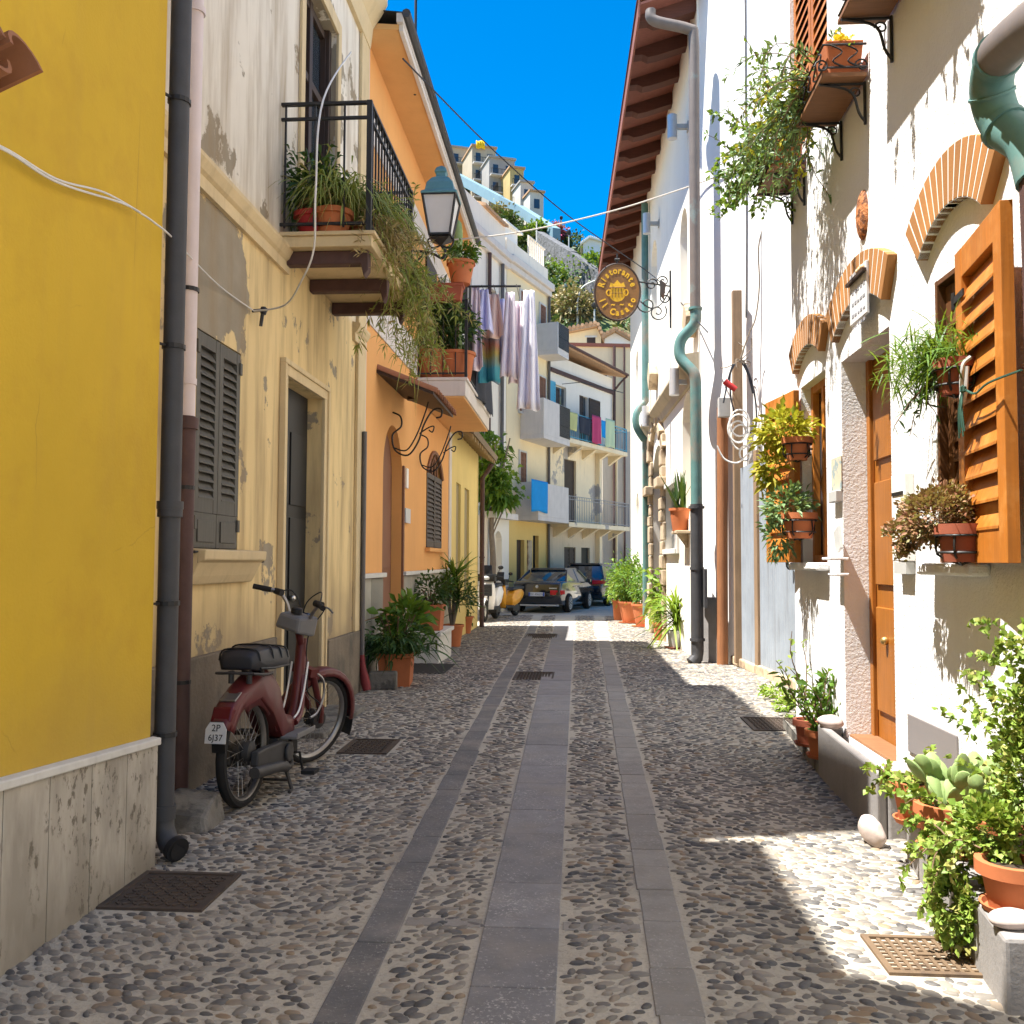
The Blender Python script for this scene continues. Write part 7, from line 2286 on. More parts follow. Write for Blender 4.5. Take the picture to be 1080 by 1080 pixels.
car('dark blue tall hatchback parked ahead of the black sedan', (pc.x, 36.3, gz(36)), PI/2-R(17), M['car_blue'], 4.38, 1.78, 1.58, wag, wroof, 1.03, (.8, 3.4), (.8, .82), 'CK 217RP', False)


def scooter(label, loc, rz, body_m, panel_m, sc=1.0, leg_m=None):
    """local x forward, front wheel at x=1.3"""
    t = thing('scooter', label, 'scooter', loc, rz, 'scooters parked by the bend', sc)
    q = Matrix.Rotation(PI/2, 3, 'X')
    for x, n_ in ((0, 'rear_wheel'), (1.32, 'front_wheel')):
        w_ = MB().lathe([(.15, -.05), (.22, -.06), (.25, -.035), (.255, 0), (.25, .035), (.22, .06), (.15, .05), (.15, -.05)], 24, (x, 0, .255), q, caps=False).build(n_, M['rubber'], t, smooth=True, world=False)
        r_ = MB(); r_.lathe([(.155, -.04), (.165, 0), (.155, .04), (.14, .0), (.155, -.04)], 20, (x, 0, .255), q, caps=False)
        for i in range(5): a = 2*PI*i/5; r_.bar((x, 0, .255), (x+math.cos(a)*.15, 0, .255+math.sin(a)*.15), .03, .04)
        r_.lathe([(.04, -.05), (.04, .05)], 10, (x, 0, .255), q); r_.build('rim', M['marble'], w_, world=False)
    b = MB()
    for (x0, x1, secs) in ((0, 0, [(-.42, .62, .74, .10), (-.25, .52, .80, .15), (0, .40, .80, .18), (.28, .32, .76, .17), (.42, .30, .55, .14)]),):
        vs, fs = [], []
        for (x, zl, zt_, w_) in secs: vs += [(x, -w_*.8, zl), (x, -w_, (zl+zt_)/2), (x, -w_*.7, zt_), (x, w_*.7, zt_), (x, w_, (zl+zt_)/2), (x, w_*.8, zl)]
        for i in range(len(secs)-1):
            for j in range(6): fs.append((i*6+j, i*6+(j+1) % 6, (i+1)*6+(j+1) % 6, (i+1)*6+j))
        fs += [tuple(range(5, -1, -1)), tuple(len(vs)-6+j for j in range(6))]; b.add(vs, fs)
    b.build('rear_body', body_m, t, smooth=True, bevel=.02, world=False)
    b = MB(); b.box(.38, .95, -.17, .17, .26, .34); b.build('footboard', M['black'], t, bevel=.02, world=False)
    # front shield: curved panel wide at the top of the legs
    vs, fs = [], []
    for (x, z, w_) in ((.96, .28, .16), (1.02, .45, .20), (1.06, .65, .23), (1.04, .85, .20), (.98, .98, .13)):
        for k in (-1, -.6, 0, .6, 1): vs.append((x+.10*(1-k*k), w_*k, z))
    for i in range(4):
        for j in range(4): fs.append((i*5+j, i*5+j+1, (i+1)*5+j+1, (i+1)*5+j))
    o = MB().add(vs, fs).build('front_shield', body_m, t, smooth=True, world=False); o.modifiers.new('thick', 'SOLIDIFY').thickness = .06
    b = MB(); b.box(1.09, 1.19, -.15, .15, .60, .88); b.build('front_grille', M['black'], t, bevel=.02, world=False)
    vs, fs = [], []
    for i in range(9):
        a = R(160)-R(150)*i/8
        for k in (-1, 0, 1): vs.append((1.32+math.cos(a)*.285, k*.065, .255+math.sin(a)*.285+(.012 if k == 0 else 0)))
    for i in range(8):
        for j in range(2): fs.append((i*3+j, i*3+j+1, (i+1)*3+j+1, (i+1)*3+j))
    o = MB().add(vs, fs).build('front_mudguard', panel_m, t, smooth=True, world=False); o.modifiers.new('thick', 'SOLIDIFY').thickness = .01
    b = MB()
    for s_ in (-1, 1): b.tube([(1.30, s_*.075, .26), (1.10, s_*.06, .66)], .022, 8)
    b.build('fork', M['mdark'], t, smooth=True, world=False)
    b = MB(); b.add([(-.40, -.11, .79), (.42, -.10, .77), (.42, .10, .77), (-.40, .11, .79), (-.45, -.10, .88), (.30, -.12, .86), (.30, .12, .86), (-.45, .10, .88)], [(0, 3, 2, 1), (4, 5, 6, 7), (0, 1, 5, 4), (1, 2, 6, 5), (2, 3, 7, 6), (3, 0, 4, 7)])
    b.build('seat', M['mseat'], t, bevel=.03, smooth=True, world=False)
    b = MB(); b.obox((1.0, 0, 1.03), (.24, .42, .17)); b.add([(1.06, -.14, 1.1), (1.06, .14, 1.1), (.98, .11, 1.32), (.98, -.11, 1.32), (1.04, -.14, 1.1), (1.04, .14, 1.1), (.96, .11, 1.32), (.96, -.11, 1.32)], [(0, 1, 2, 3), (7, 6, 5, 4), (0, 4, 5, 1), (1, 5, 6, 2), (2, 6, 7, 3), (3, 7, 4, 0)]); b.build('handlebar_cover', M['black'], t, bevel=.04, smooth=True, world=False)
    b = MB(); b.sphere((1.10, 0, 1.02), (.05, .10, .055), 12, 8); b.build('headlight', M['plastic'], t, smooth=True, world=False)
    b = MB(); b.tube(smooth_path([(.90, -.38, 1.04), (.98, -.2, 1.06), (.98, .2, 1.06), (.90, .38, 1.04)], 4), .018, 8); b.build('handlebar', M['black'], t, smooth=True, world=False)
    for s_ in (-1, 1):
        b = MB(); b.tube([(.98, s_*.24, 1.05), (1.0, s_*.30, 1.22)], .008, 5); b.sphere((1.0, s_*.33, 1.27), (.015, .07, .05), 10, 8); b.build('mirror', M['black'], t, smooth=True, world=False)
    b = MB(); b.box(-.1, .35, -.10, .10, .16, .34); b.tube([(.1, -.14, .25), (-.35, -.17, .33)], [.04, .055], 10); b.build('engine', M['mdark'], t, bevel=.02, world=False)
    return t


ps = ong(511, 656)
scooter('white and black scooter facing the viewer beside the brown downpipe', (ps.x+.18, ps.y+1.5, gz(25)), -PI/2-R(7), M['white'], M['white'], 1.2)
ps = ong(541, 652)
scooter('orange yellow scooter half hidden behind the white one', (ps.x-.02, ps.y+1.3, gz(26)), -PI/2-R(22), mat('orange_yellow_paint', (.72, .32, .02), .3, .05, 4, spec=.5), mat('orange_fairing', (.70, .30, .02), .3, .05, 4), 1.04)
# ================================================================== POTTED PLANTS
def pot_thing(name, label, px, py, rz=0.0, group=None, z=None, loc=None):
    p = loc if loc is not None else (ong(px, py) if z is None else onz(px, py, z))
    return thing(name, label, 'potted plant', p, rz, group)


# left side, by the orange house
t = pot_thing('potted_plant', 'large dark leafy plant in a terracotta planter beside the grey stone block', 418, 722, .1)
box_pot(t, .42, .62, .40)
strapy('foliage', M['leaf_dark'], t, (0, -.05, .40), 190, .75, .045, 1.0, .75, .16, 6).matrix_parent_inverse = Matrix.Identity(4)
o = bush('broad_leaves', M['leaf_green'], t, (.10, .22, .72), (.32, .36, .30), 230, .20, .085, 12, .5); o.matrix_parent_inverse = Matrix.Identity(4)
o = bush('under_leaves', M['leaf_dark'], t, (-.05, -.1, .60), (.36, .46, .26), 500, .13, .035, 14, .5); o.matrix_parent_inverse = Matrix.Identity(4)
b = MB()
for i in range(9): a = i*.7; b.tube([(0, 0, .38), (math.cos(a)*.12, math.sin(a)*.15, .62), (math.cos(a)*.22, math.sin(a)*.3, .85)], .008, 4)
b.build('stem', M['stem'], t, world=False)
p = ong(404, 727)
sbk = MB().box(-.16, .16, -.09, .09, 0, .21).build('stone_block', M['stone'], None, bevel=.02); sbk.location = p; sbk.rotation_euler = (0, 0, .06)
tag(sbk, 'grey rectangular stone block in front of the terracotta planter', 'stone')
p = ong(452, 706)
mt = MB().box(-.30, .30, -.62, .62, 0.006, .016).build('doormat', M['rubber'], None, bevel=.004); mt.location = p
tag(mt, 'black rubber doormat on the cobbles before the arched door', 'mat')
# low pier with a planter on it
p = ong(459, 697)
pier = MB().box(XO+.02, p.x+.12, p.y-.45, p.y+1.0, gz(15)-.1, gz(15)+.42).box(XO+.02, p.x+.16, p.y-.5, p.y+1.05, gz(15)+.421, gz(15)+.48).build('stone_pier', M['marble'], None, bevel=.01)
tag(pier, 'low stone pier beside the arched door carrying a terracotta planter', 'pier')
t = pot_thing('potted_plant', 'small shrub in a square terracotta planter on the low stone pier', 0, 0, 0, loc=(p.x-.10, p.y+.05, gz(15)+.48))
box_pot(t, .44, .44, .40)
bush('foliage', M['leaf_dark'], t, (0, 0, .62), (.34, .34, .30), 420, .10, .05, 12, .5).matrix_parent_inverse = Matrix.Identity(4)
b = MB()
for i in range(6): b.tube([(0, 0, .36), (math.cos(i)*.12, math.sin(i)*.12, .62)], .01, 4)
b.build('stem', M['stem'], t, world=False)
t = pot_thing('potted_yucca', 'spiky yucca with thin trunks in a terracotta pot by the orange wall', 477, 682)
round_pot(t, .15, .21, .42)
b = MB(); heads = [(-.10, .05, 1.05), (.12, -.05, .92), (.02, .10, 1.30)]
for h in heads: b.tube(smooth_path([(0, 0, .36), (h[0]*.5, h[1]*.5, .65), h], 4), [.035]*9, 7)
b.build('trunk', M['bark'], t, smooth=True, world=False)
for i, h in enumerate(heads):
    P = np.array(h)+RNG.normal(size=(85, 3))*np.array([.03, .03, .09]); D = rdir(85); D[:, 2] = D[:, 2]*.6+.45
    V, F = strap_geo(P, D, .72*(.6+.5*RNG.random(85)), .05, 5, .22)
    np_mesh('leaf_rosette', V, F, M['leaf_green'] if i != 1 else M['leaf_dark'], t, True, world=False)
t = pot_thing('potted_plant', 'dark bushy plant in a terracotta pot behind the yucca', 489, 668)
round_pot(t, .16, .22, .40)
bush('foliage', M['leaf_dark'], t, (0, 0, .80), (.34, .34, .48), 520, .11, .05, 12, .5).matrix_parent_inverse = Matrix.Identity(4)
b = MB(); b.tube([(0, 0, .36), (.02, 0, .9)], .014, 5); b.build('stem', M['stem'], t, world=False)

# cream balcony
def bal(u, w, z): return FC.p(u, w, BZ+z)
BW = bw
t = pot_thing('potted_plant', 'red plastic pot with dark ferny plant at the back of the cream balcony', 0, 0, loc=bal(by0+.22, .24, 0))
round_pot(t, .12, .16, .22, M['redpot'])
bush('foliage', M['leaf_dark'], t, (0, 0, .50), (.26, .26, .32), 420, .12, .035, 12, .5, droop=.4).matrix_parent_inverse = Matrix.Identity(4)
b = MB(); b.tube([(0, 0, .18), (0, 0, .6)], .01, 4); b.build('stem', M['stem'], t, world=False)
for k, (u, w_, nn, lb) in enumerate(((by0+.16, .55, 105, 'spider plant filling the near corner of the cream balcony'), (by0+.55, BW-.05, 105, 'spider plant spilling over the outer rail near the balcony corner'), (by0+1.15, BW-.05, 90, 'spider plant spilling over the middle of the outer rail'))):
    t = pot_thing('spider_plant', lb, 0, 0, loc=bal(u, w_-.12, 0), group=None)
    round_pot(t, .12, .16, .22, M['terra'])
    strapy('foliage', M['leaf_strap'], t, (.0, .0, .36), nn*3, .62, .020, .9, 1.1, .11, 7).matrix_parent_inverse = Matrix.Identity(4)
    bush('inner_leaves', M['leaf_strap'], t, (0, 0, .42), (.22, .26, .22), 160, .15, .02, 8, .6, droop=.5).matrix_parent_inverse = Matrix.Identity(4)


def hanging_mass(name, label, roots, L, nst, ml, dry=None, outd=(.3, 0, .1), seedlen=(.03, .02), nleaf=40, strap=True, grp=None):
    t = thing(name, label, 'trailing plant', roots[0], 0, grp)
    rts, drs = [], []
    for i in range(nst):
        r0 = Vector(roots[i % len(roots)])+Vector((random.gauss(0, .06), random.gauss(0, .10), random.gauss(0, .04)))
        rts.append(r0); drs.append(Vector(outd)+Vector((random.gauss(0, .15), random.gauss(0, .2), random.gauss(0, .2))))
    trail('foliage', ml, t, rts, drs, nleaf, L, seedlen, 1.2, .7, .004, M['stem'], .05)
    if strap:
        P, D = [], []
        for i in range(nst*3):
            q = random.choice(rts); f = random.random()
            P.append((q.x+random.gauss(.05, .06), q.y+random.gauss(0, .10), q.z-f*L*.8)); D.append((random.gauss(.10, .35), random.gauss(-.05, .35), random.gauss(.15, .35)))
        V, F = strap_geo(np.array(P), np.array(D), .26*(.6+.7*RNG.random(len(P))), .016, 5, 1.1)
        np_mesh('strap_leaves', V, F, ml if dry is None else M[dry], t, True)
    return t


rt = [FC.p(by0+.15+.12*i, BW+.02, BZ+.18) for i in range(7)]
hanging_mass('trailing_plant', 'long dry trailing spider plant hanging below the cream balcony corner', rt, .48, 24, M['leaf_dry'], 'leaf_strap', outd=(.12, 0, -.1), seedlen=(.09, .016))
rt = [FC.p(by1-.62+.075*i, BW+.04, BZ+.22) for i in range(8)]
hanging_mass('trailing_plant', 'yellow green trailing plant hanging from the far end of the cream balcony', rt, 1.10, 44, M['leaf_strap'], 'leaf_strap', outd=(.10, -.05, -.25), seedlen=(.10, .018), nleaf=46)
t = pot_thing('potted_plant', 'small green bush on the far end of the cream balcony', 0, 0, loc=bal(by1-.35, .5, .02))
round_pot(t, .13, .18, .26)
bush('foliage', M['leaf_green'], t, (0, 0, .55), (.26, .3, .34), 420, .10, .05, 10, .5).matrix_parent_inverse = Matrix.Identity(4)

# orange house balcony
QW = qw
def ob_(u, w, z): return FO.p(u, w, qz+z)
for (u, w_, r0, r1, h, lb) in ((q0+.3, .22, .20, .26, .48, 'tall terracotta pot with a ribbed side at the wall end of the orange balcony'), (q0+.34, .60, .24, .31, .46, 'wide terracotta pot at the outer corner of the orange balcony')):
    t = pot_thing('potted_plant', lb, 0, 0, loc=ob_(u, w_, 0))
    round_pot(t, r0, r1, h)
    bush('foliage', M['leaf_dark'], t, (0, .05, h+.42), (.36, .5, .52), 620, .12, .06, 14, .5).matrix_parent_inverse = Matrix.Identity(4)
    b = MB(); b.tube([(0, 0, h-.05), (.03, .04, h+.5)], .018, 5); b.build('stem', M['stem'], t, world=False)
t = pot_thing('potted_plant', 'large dark leafy shrub behind the orange balcony railing', 0, 0, loc=ob_(q0+1.1, .40, 0))
round_pot(t, .20, .26, .42)
bush('foliage', M['leaf_dark'], t, (0, 0, .95), (.40, .6, .55), 800, .12, .06, 16, .5).matrix_parent_inverse = Matrix.Identity(4)
b = MB(); b.tube([(0, 0, .36), (0, .02, 1.0)], .02, 5); b.build('stem', M['stem'], t, world=False)
c_ = ony(486, 300, FO.p(q0+.04, 0, 0).y-.10)
t = pot_thing('potted_plant', 'green bushy plant in a terracotta pot set on the orange balcony rail', 0, 0, loc=(c_.x, c_.y, c_.z))
round_pot(t, .15, .22, .36)
bush('foliage', M['leaf_green'], t, (0, 0, .48), (.28, .28, .20), 560, .085, .04, 12, .5).matrix_parent_inverse = Matrix.Identity(4)
c_ = ony(470, 318, FO.p(q0+.04, 0, 0).y-.12)
t = pot_thing('planter_box', 'long ribbed terracotta planter hung on the orange balcony rail', 0, 0, loc=(c_.x, c_.y, c_.z))
box_pot(t, .58, .24, .27, M['terra_dark'])
strapy('foliage', M['leaf_dark'], t, (-.15, 0, .26), 50, .35, .02, 1.0, .5, .12, 5).matrix_parent_inverse = Matrix.Identity(4)
c_ = ony(484, 292, FO.p(q0+.5, 0, 0).y)
t = pot_thing('column_cactus', 'tall column cactus standing on the orange balcony beside the lantern', 0, 0, loc=(c_.x-.02, c_.y, qz))
round_pot(t, .12, .16, .25)
zt_ = ony(484, 232, c_.y).z-qz
MB().lathe([(.06, .22), (.075, .6), (.08, zt_-.2), (.06, zt_-.06), (.015, zt_)], 10).build('cactus_column', M['cactus'], t, smooth=True, world=False)

# laundry line on the orange balcony
LY = FO.p(q0+.9, 0, 0).y
ra0, ra1 = onx(488, 303, XO+QW), None
dr = thing('laundry_rack', 'dark iron laundry arms reaching out from the orange balcony', 'laundry rack', (XO+QW, LY, qz+1.2))
e1_ = ony(548, 293, LY+.2)
b = MB(); zr = ony(500, 302, LY).z
b.tube([(XO+QW-.1, LY, zr), (e1_.x+.02, LY+.2, zr+.05)], .02, 7); b.tube([(XO+QW-.1, LY+1.6, zr), (e1_.x+.02, LY+1.8, zr+.05)], .02, 7)
for i in range(4): x_ = XO+QW+.16+(e1_.x-XO-QW-.2)*i/3; b.tube([(x_, LY, zr+.02), (x_, LY+1.8, zr+.03)], .006, 5)
b.tube([(XO+QW-.04, LY, qz+1.1), (XO+QW-.04, LY, zr)], .018, 6); b.tube([(XO+QW-.04, LY+1.6, qz+1.1), (XO+QW-.04, LY+1.6, zr)], .018, 6)
b.build('arms', M['iron'], dr, smooth=True)
FL_ = Fac((0, LY), (1, 0), (0, -1))
C_l = [mat('pale_pink_cloth', (.84, .70, .73), .9, .08, 4, .2, 30, .01), mat('lavender_cloth', (.66, .65, .86), .9, .08, 4, .2, 30, .01), mat('peach_cloth', (.86, .62, .52), .9, .08, 4, .2, 30, .01), mat('rosy_white_cloth', (.86, .77, .80), .9, .08, 4, .2, 30, .01), mat('white_lilac_cloth', (.85, .83, .89), .9, .06, 4, .2, 30, .01)]
def tie_dye():
    n = NT('teal_tie_dye_cloth')
    z = n.sep()[2]
    k = n.math('ADD', n.math('MULTIPLY', z, 2.2), n.noise(2.2, 4))
    cr = n.n('ShaderNodeValToRGB'); n.L(n.math('FRACT', n.math('MULTIPLY', k, .55)), cr.inputs[0])
    e = cr.color_ramp.elements; e[0].position, e[0].color = 0, (.06, .30, .38, 1); e[1].position, e[1].color = 1, (.07, .30, .40, 1)
    for p_, c_2 in ((.3, (.12, .42, .48)), (.55, (.55, .42, .12)), (.75, (.50, .22, .16))):
        x = e.new(p_); x.color = (*c_2, 1)
    n.bsdf(cr.outputs[0], .9, 0, n.bump(n.noise(20, 3), .2, .01), .1)
    return n.m
g_ = 'washing drying on the orange balcony rack'
items = [(496, 507, 300, 390, .1, C_l[0], 'pale pink cloth at the inner end of the balcony laundry rack'), (503, 517, 300, 350, .3, C_l[1], 'short lavender cloth hanging near the balcony rail'), (511, 530, 299, 356, .6, C_l[2], 'peach cloth in the middle of the laundry rack'), (503, 524, 352, 404, .8, tie_dye(), 'teal and yellow tie dyed cloth hanging lowest near the railing'),
         (522, 534, 298, 385, .9, C_l[1], 'long lavender cloth behind the peach one'), (531, 545, 297, 398, .5, C_l[3], 'rosy cloth left of the outermost white one'), (540, 556, 295, 405, 1.1, C_l[0], 'long pale pink cloth second from the outer end of the rack'), (549, 567, 296, 432, .4, C_l[4], 'white lilac cloth at the outer end of the rack, hanging lowest')]
for (a, c2, py0, py1, dy, m_, lb) in items:
    w_ = -dy
    u0, z1 = FL_.uz(a, py0, w=w_); u1, z0 = FL_.uz(c2, py1, w=w_)
    z1 = min(z1, zr+.03) if 'tie' not in lb else zr
    cloth('hung_cloth', lb, m_, FL_, u0-.05, u1+.05, w_, z0, z1, .10, 6, g_, 'laundry', .55 if 'tie' not in lb else .1)
# dark garment on the side railing
cloth('dark_garment', 'black garment draped over the outer railing of the orange balcony', M['cloth_dark'], FO, q0+1.3, q1-.3, QW+.05, qz-.05, qz+.75, .05, 5, None, 'laundry')

# tree in the bend
tp = ong(520, 655); tY = 30.3
c_ = ony(523, 497, tY)
t = thing('fig_tree', 'leafy green fig tree beyond the pale yellow house', 'tree', (c_.x-.1, tY, gz(26)))
hgt = c_.z-gz(26)
b = MB(); b.tube(smooth_path([(-.05, 0, 0), (.02, 0, hgt*.35), (-.04, .05, hgt*.62), (.05, 0, hgt*.8)], 5), [.12-.004*i for i in range(16)], 8)
for i in range(9):
    a = i*.7; b.tube(smooth_path([(.0, 0, hgt*(.55+.04*i)), (math.cos(a)*.4, math.sin(a)*.4, hgt*(.75+.03*i)), (math.cos(a)*.75, math.sin(a)*.7, hgt*(.82+.05*i))], 4), .025, 5)
b.build('trunk', M['bark'], t, smooth=True, world=False)
for (cc, rr_, nn, ml) in (((.05, 0, hgt), (.78, .8, 1.15), 900, 'leaf_lime'), ((.22, -.2, hgt-.66), (.85, .7, .62), 700, 'leaf_green'), ((-.15, .1, hgt+.85), (.64, .5, .52), 360, 'leaf_green')):
    bush('crown', M[ml], t, cc, rr_, nn, .24, .15, 18, .42, .8, .35).matrix_parent_inverse = Matrix.Identity(4)

# ---- right side: pots by the restaurant
def rpot(name, label, px, py, kind, **k):
    t = pot_thing(name, label, px, py)
    return t
t = pot_thing('potted_yucca', 'bright green spiky plant in a silver metal pot by the dark pipe foot', 713, 684)
round_pot(t, .13, .17, .34, M['steel']); MB().lathe([(.18, 0), (.22, .03), (.19, .03)], 16).build('saucer', M['terra_dark'], t, smooth=True, world=False)
P = np.array((0, 0, .46))+RNG.normal(size=(150, 3))*np.array([.03, .03, .12]); D = rdir(150); D[:, 2] = D[:, 2]*.8+.50
P[:, 2] += .12
V, F = strap_geo(P, D, 1.05*(.6+.5*RNG.random(150)), .055, 6, .42); np_mesh('leaf_rosette', V, F, M['leaf_lime'], t, True, world=False)
t = pot_thing('potted_plant', 'broad leaved lime green plant in terracotta behind the silver pot', 699, 675)
round_pot(t, .16, .21, .38, saucer=True)
bush('foliage', M['leaf_lime'], t, (.12, .1, 1.0), (.50, .42, .66), 560, .28, .12, 14, .5, droop=.45).matrix_parent_inverse = Matrix.Identity(4)
b = MB()
for i in range(6): b.tube([(0, 0, .3), (math.cos(i)*.2+.1, math.sin(i)*.2, .9)], .012, 5)
b.build('stem', M['stem'], t, world=False)
for (px_, py_, r_, hh_, ml, lb) in ((684, 661, .44, .62, 'leaf_green', 'dense green shrub in a wide round terracotta pot, nearest of the three'), (669, 657, .52, .80, 'leaf_green', 'large round green shrub in a terracotta tub, middle of the three'), (657, 654, .38, .55, 'leaf_lime', 'small pale shrub in a sunlit square terracotta planter')):
    t = pot_thing('potted_shrub', lb, px_, py_, 0, 'potted shrubs in a row by the restaurant')
    if 'square' in lb: box_pot(t, .62, .62, .58)
    else: round_pot(t, .32, .44, .60, saucer=True)
    bush('foliage', M[ml], t, (0, 0, .60+hh_*.75), (r_*1.35, r_*1.35, hh_), 1300, .12, .065, 18, .45).matrix_parent_inverse = Matrix.Identity(4)
    b = MB()
    for i in range(7): b.tube([(0, 0, .45), (math.cos(i)*r_*.6, math.sin(i)*r_*.6, .6+hh_*.8)], .012, 5)
    b.build('stem', M['stem'], t, world=False)
t = pot_thing('potted_plant', 'snake plant in a small orange pot on the restaurant wall shelf', 0, 0, loc=SHELF)
round_pot(t, .13, .18, .40, M['terra'])
P = np.array((0, 0, .36))+RNG.normal(size=(22, 3))*np.array([.06, .06, .02]); D = RNG.normal(size=(22, 3))*.28; D[:, 2] = 1
V, F = strap_geo(P, D, .75*(.6+.5*RNG.random(22)), .085, 5, .05); np_mesh('foliage', V, F, M['leaf_dark'], t, True, world=False)
# weeds at the fence foot
for k, (px_, py_) in enumerate(((822, 742), (830, 750), (816, 738), (836, 757))):
    p = ong(px_, py_)
    o = bush('weed', M['leaf_lime'], None, (p.x, p.y, p.z+.07), (.14, .16, .09), 120, .07, .03, 6, .5)
    tag(o, ('weed tuft in the sun at the foot of the zinc fence', 'largest weed tuft near the end of the stone ledge', 'weed tuft farthest along the zinc fence foot', 'weed tuft touching the white house corner')[k], 'weed', 'weeds along the fence foot')

# ---- pots of the white house, ledge by the door
def ledge_pot(px, py, z, r0, r1, h, m, lb):
    p = onz(px, py, z); t = pot_thing('potted_succulent', lb, 0, 0, loc=p); round_pot(t, r0, r1, h, m, saucer=True); return t, p
t, p = ledge_pot(868, 799, .09, .085, .115, .20, M['terra'], 'upright leafy succulent in a terracotta pot on the stone ledge')
trail('foliage', M['leaf_green'], t, [Vector((random.gauss(0, .03), random.gauss(0, .03), .18)) for _ in range(13)], [Vector((random.gauss(0, .4), random.gauss(0, .4), 1.2)) for _ in range(13)], 26, .55, (.075, .036), .05, .8, .007, M['stem'], .04).matrix_parent_inverse = Matrix.Identity(4)
t.children[-1].matrix_parent_inverse = Matrix.Identity(4)
t, p = ledge_pot(853, 786, .09, .08, .105, .20, M['terra_dark'], 'dark terracotta pot at the far end of the stone ledge')
trail('foliage', M['leaf_succ'], t, [Vector((random.gauss(0, .02), random.gauss(0, .02), .18)) for _ in range(5)], [Vector((random.gauss(0, .35), random.gauss(0, .25), 1.2)) for _ in range(5)], 14, .75, (.07, .035), .05, .8, .007, M['stem'], .06).matrix_parent_inverse = Matrix.Identity(4)
t.children[-1].matrix_parent_inverse = Matrix.Identity(4)

# planter kerb: small succulent, two cacti, big orange pot, tall jade plant
def kpot(u, w_, r0, r1, h, lb, m=None, saucer=True, name='potted_succulent'):
    t = pot_thing(name, lb, 0, 0, loc=(XR-w_, u, zk)); round_pot(t, r0, r1, h, m, saucer=saucer); return t
t = kpot(4.76, .22, .08, .115, .20, 'small succulent spilling over a terracotta pot at the far end of the kerb')
trail('foliage', M['leaf_succ'], t, [Vector((random.gauss(0, .05), random.gauss(0, .05), .19)) for _ in range(16)], [Vector((random.gauss(-.3, .5), random.gauss(0, .5), .8)) for _ in range(16)], 22, .22, (.036, .03), .9, .8, .005, M['stem'], .06).matrix_parent_inverse = Matrix.Identity(4)
t.children[-1].matrix_parent_inverse = Matrix.Identity(4)


def pads(t, seed, base, n, s=1.0):
    rr = random.Random(seed); mb = MB(); tips = []
    def pad(o, d, L, W, sdv):
        d = d.normalized(); sdv = (sdv-d*sdv.dot(d)).normalized(); nn = d.cross(sdv)
        vs, fs = [], []; N1, N2 = 12, 5
        for j in range(N2+1):
            v = -1+2*j/N2
            for i in range(N1):
                a = 2*PI*i/N1; r_ = math.sqrt(max(0, 1-v*v))*.999+.02
                k = .5-.5*math.cos(a); wf = .62+.5*k-.12*k*k
                vs.append(o+d*(L*.5*(1-math.cos(a)*r_)-L*.5*(1-r_)*0)+sdv*(math.sin(a)*W*.5*r_*wf)+nn*(v*.016*s))
        for j in range(N2):
            for i in range(N1): fs.append((j*N1+i, j*N1+(i+1) % N1, (j+1)*N1+(i+1) % N1, (j+1)*N1+i))
        fs += [tuple(range(N1)), tuple((N2)*N1+i for i in range(N1))]
        mb.add(vs, fs); tips.append((o+d*L*.96, d, L, sdv))
    for i in range(n):
        a = rr.uniform(0, 6.28)
        pad(Vector(base)+Vector((math.cos(a)*.04, math.sin(a)*.04, 0))*s, Vector((math.cos(a)*.5, math.sin(a)*.5, 1)), .15*s*rr.uniform(.8, 1.1), .085*s, Vector((-math.sin(a)+rr.gauss(0, .4), math.cos(a), rr.gauss(0, .3))))
    for (o, d, L, sdv) in list(tips):
        for _ in range(rr.choice((1, 2, 2, 3))):
            nd = d+Vector((rr.gauss(0, .55), rr.gauss(0, .55), rr.uniform(-.1, .5))); pad(o, nd, .13*s*rr.uniform(.7, 1.1), .08*s, sdv+Vector((rr.gauss(0, .5), rr.gauss(0, .5), 0)))
    return mb.build('pads', M['cactus'], t, smooth=True, world=False)


t = kpot(4.30, .25, .095, .125, .21, 'flat padded cactus in an orange terracotta pot, nearer of the two cactus pots', name='potted_cactus'); pads(t, 4, (0, 0, .19), 9, .95)
trail('side_shoots', M['leaf_succ'], t, [Vector((-.05, random.gauss(.1, .05), .2)) for _ in range(7)], [Vector((-.4, random.gauss(.2, .4), .5)) for _ in range(7)], 18, .26, (.045, .03), .9, .8, .005, None, .06).matrix_parent_inverse = Matrix.Identity(4)
t = kpot(4.20, .11, .08, .11, .18, 'small padded cactus in a pot against the wall hatch', name='potted_cactus'); pads(t, 8, (0, 0, .17), 8, .95)
t = kpot(3.60, .28, .085, .118, .18, 'large orange terracotta pot with a trailing jade plant on the planter kerb')
def jade(t, name, c, r, n, cl=26):
    o = bush(name, M['leaf_succ'], t, c, r, int(n*1.35), .029, .030, cl, .30, .75, .05, .35); o.matrix_parent_inverse = Matrix.Identity(4)
jade(t, 'foliage', (-.02, .18, .24), (.12, .24, .15), 1100)
jade(t, 'hanging_leaves', (-.14, .26, -.04), (.07, .20, .24), 1100, 30)
trail('long_shoots', M['leaf_succ'], t, [Vector((random.gauss(-.08, .05), random.gauss(.26, .10), .2)) for _ in range(18)], [Vector((random.gauss(-.3, .25), random.gauss(.2, .4), random.uniform(-.4, .4))) for _ in range(18)], 40, .34, (.029, .029), 1.1, .8, .004, M['stem'], .06).matrix_parent_inverse = Matrix.Identity(4)
t.children[-1].matrix_parent_inverse = Matrix.Identity(4)
t = kpot(3.66, .10, .08, .11, .18, 'tall branching jade plant rising against the white wall at the right edge')
jade(t, 'foliage', (-.04, .14, .44), (.14, .20, .28), 1200, 40)
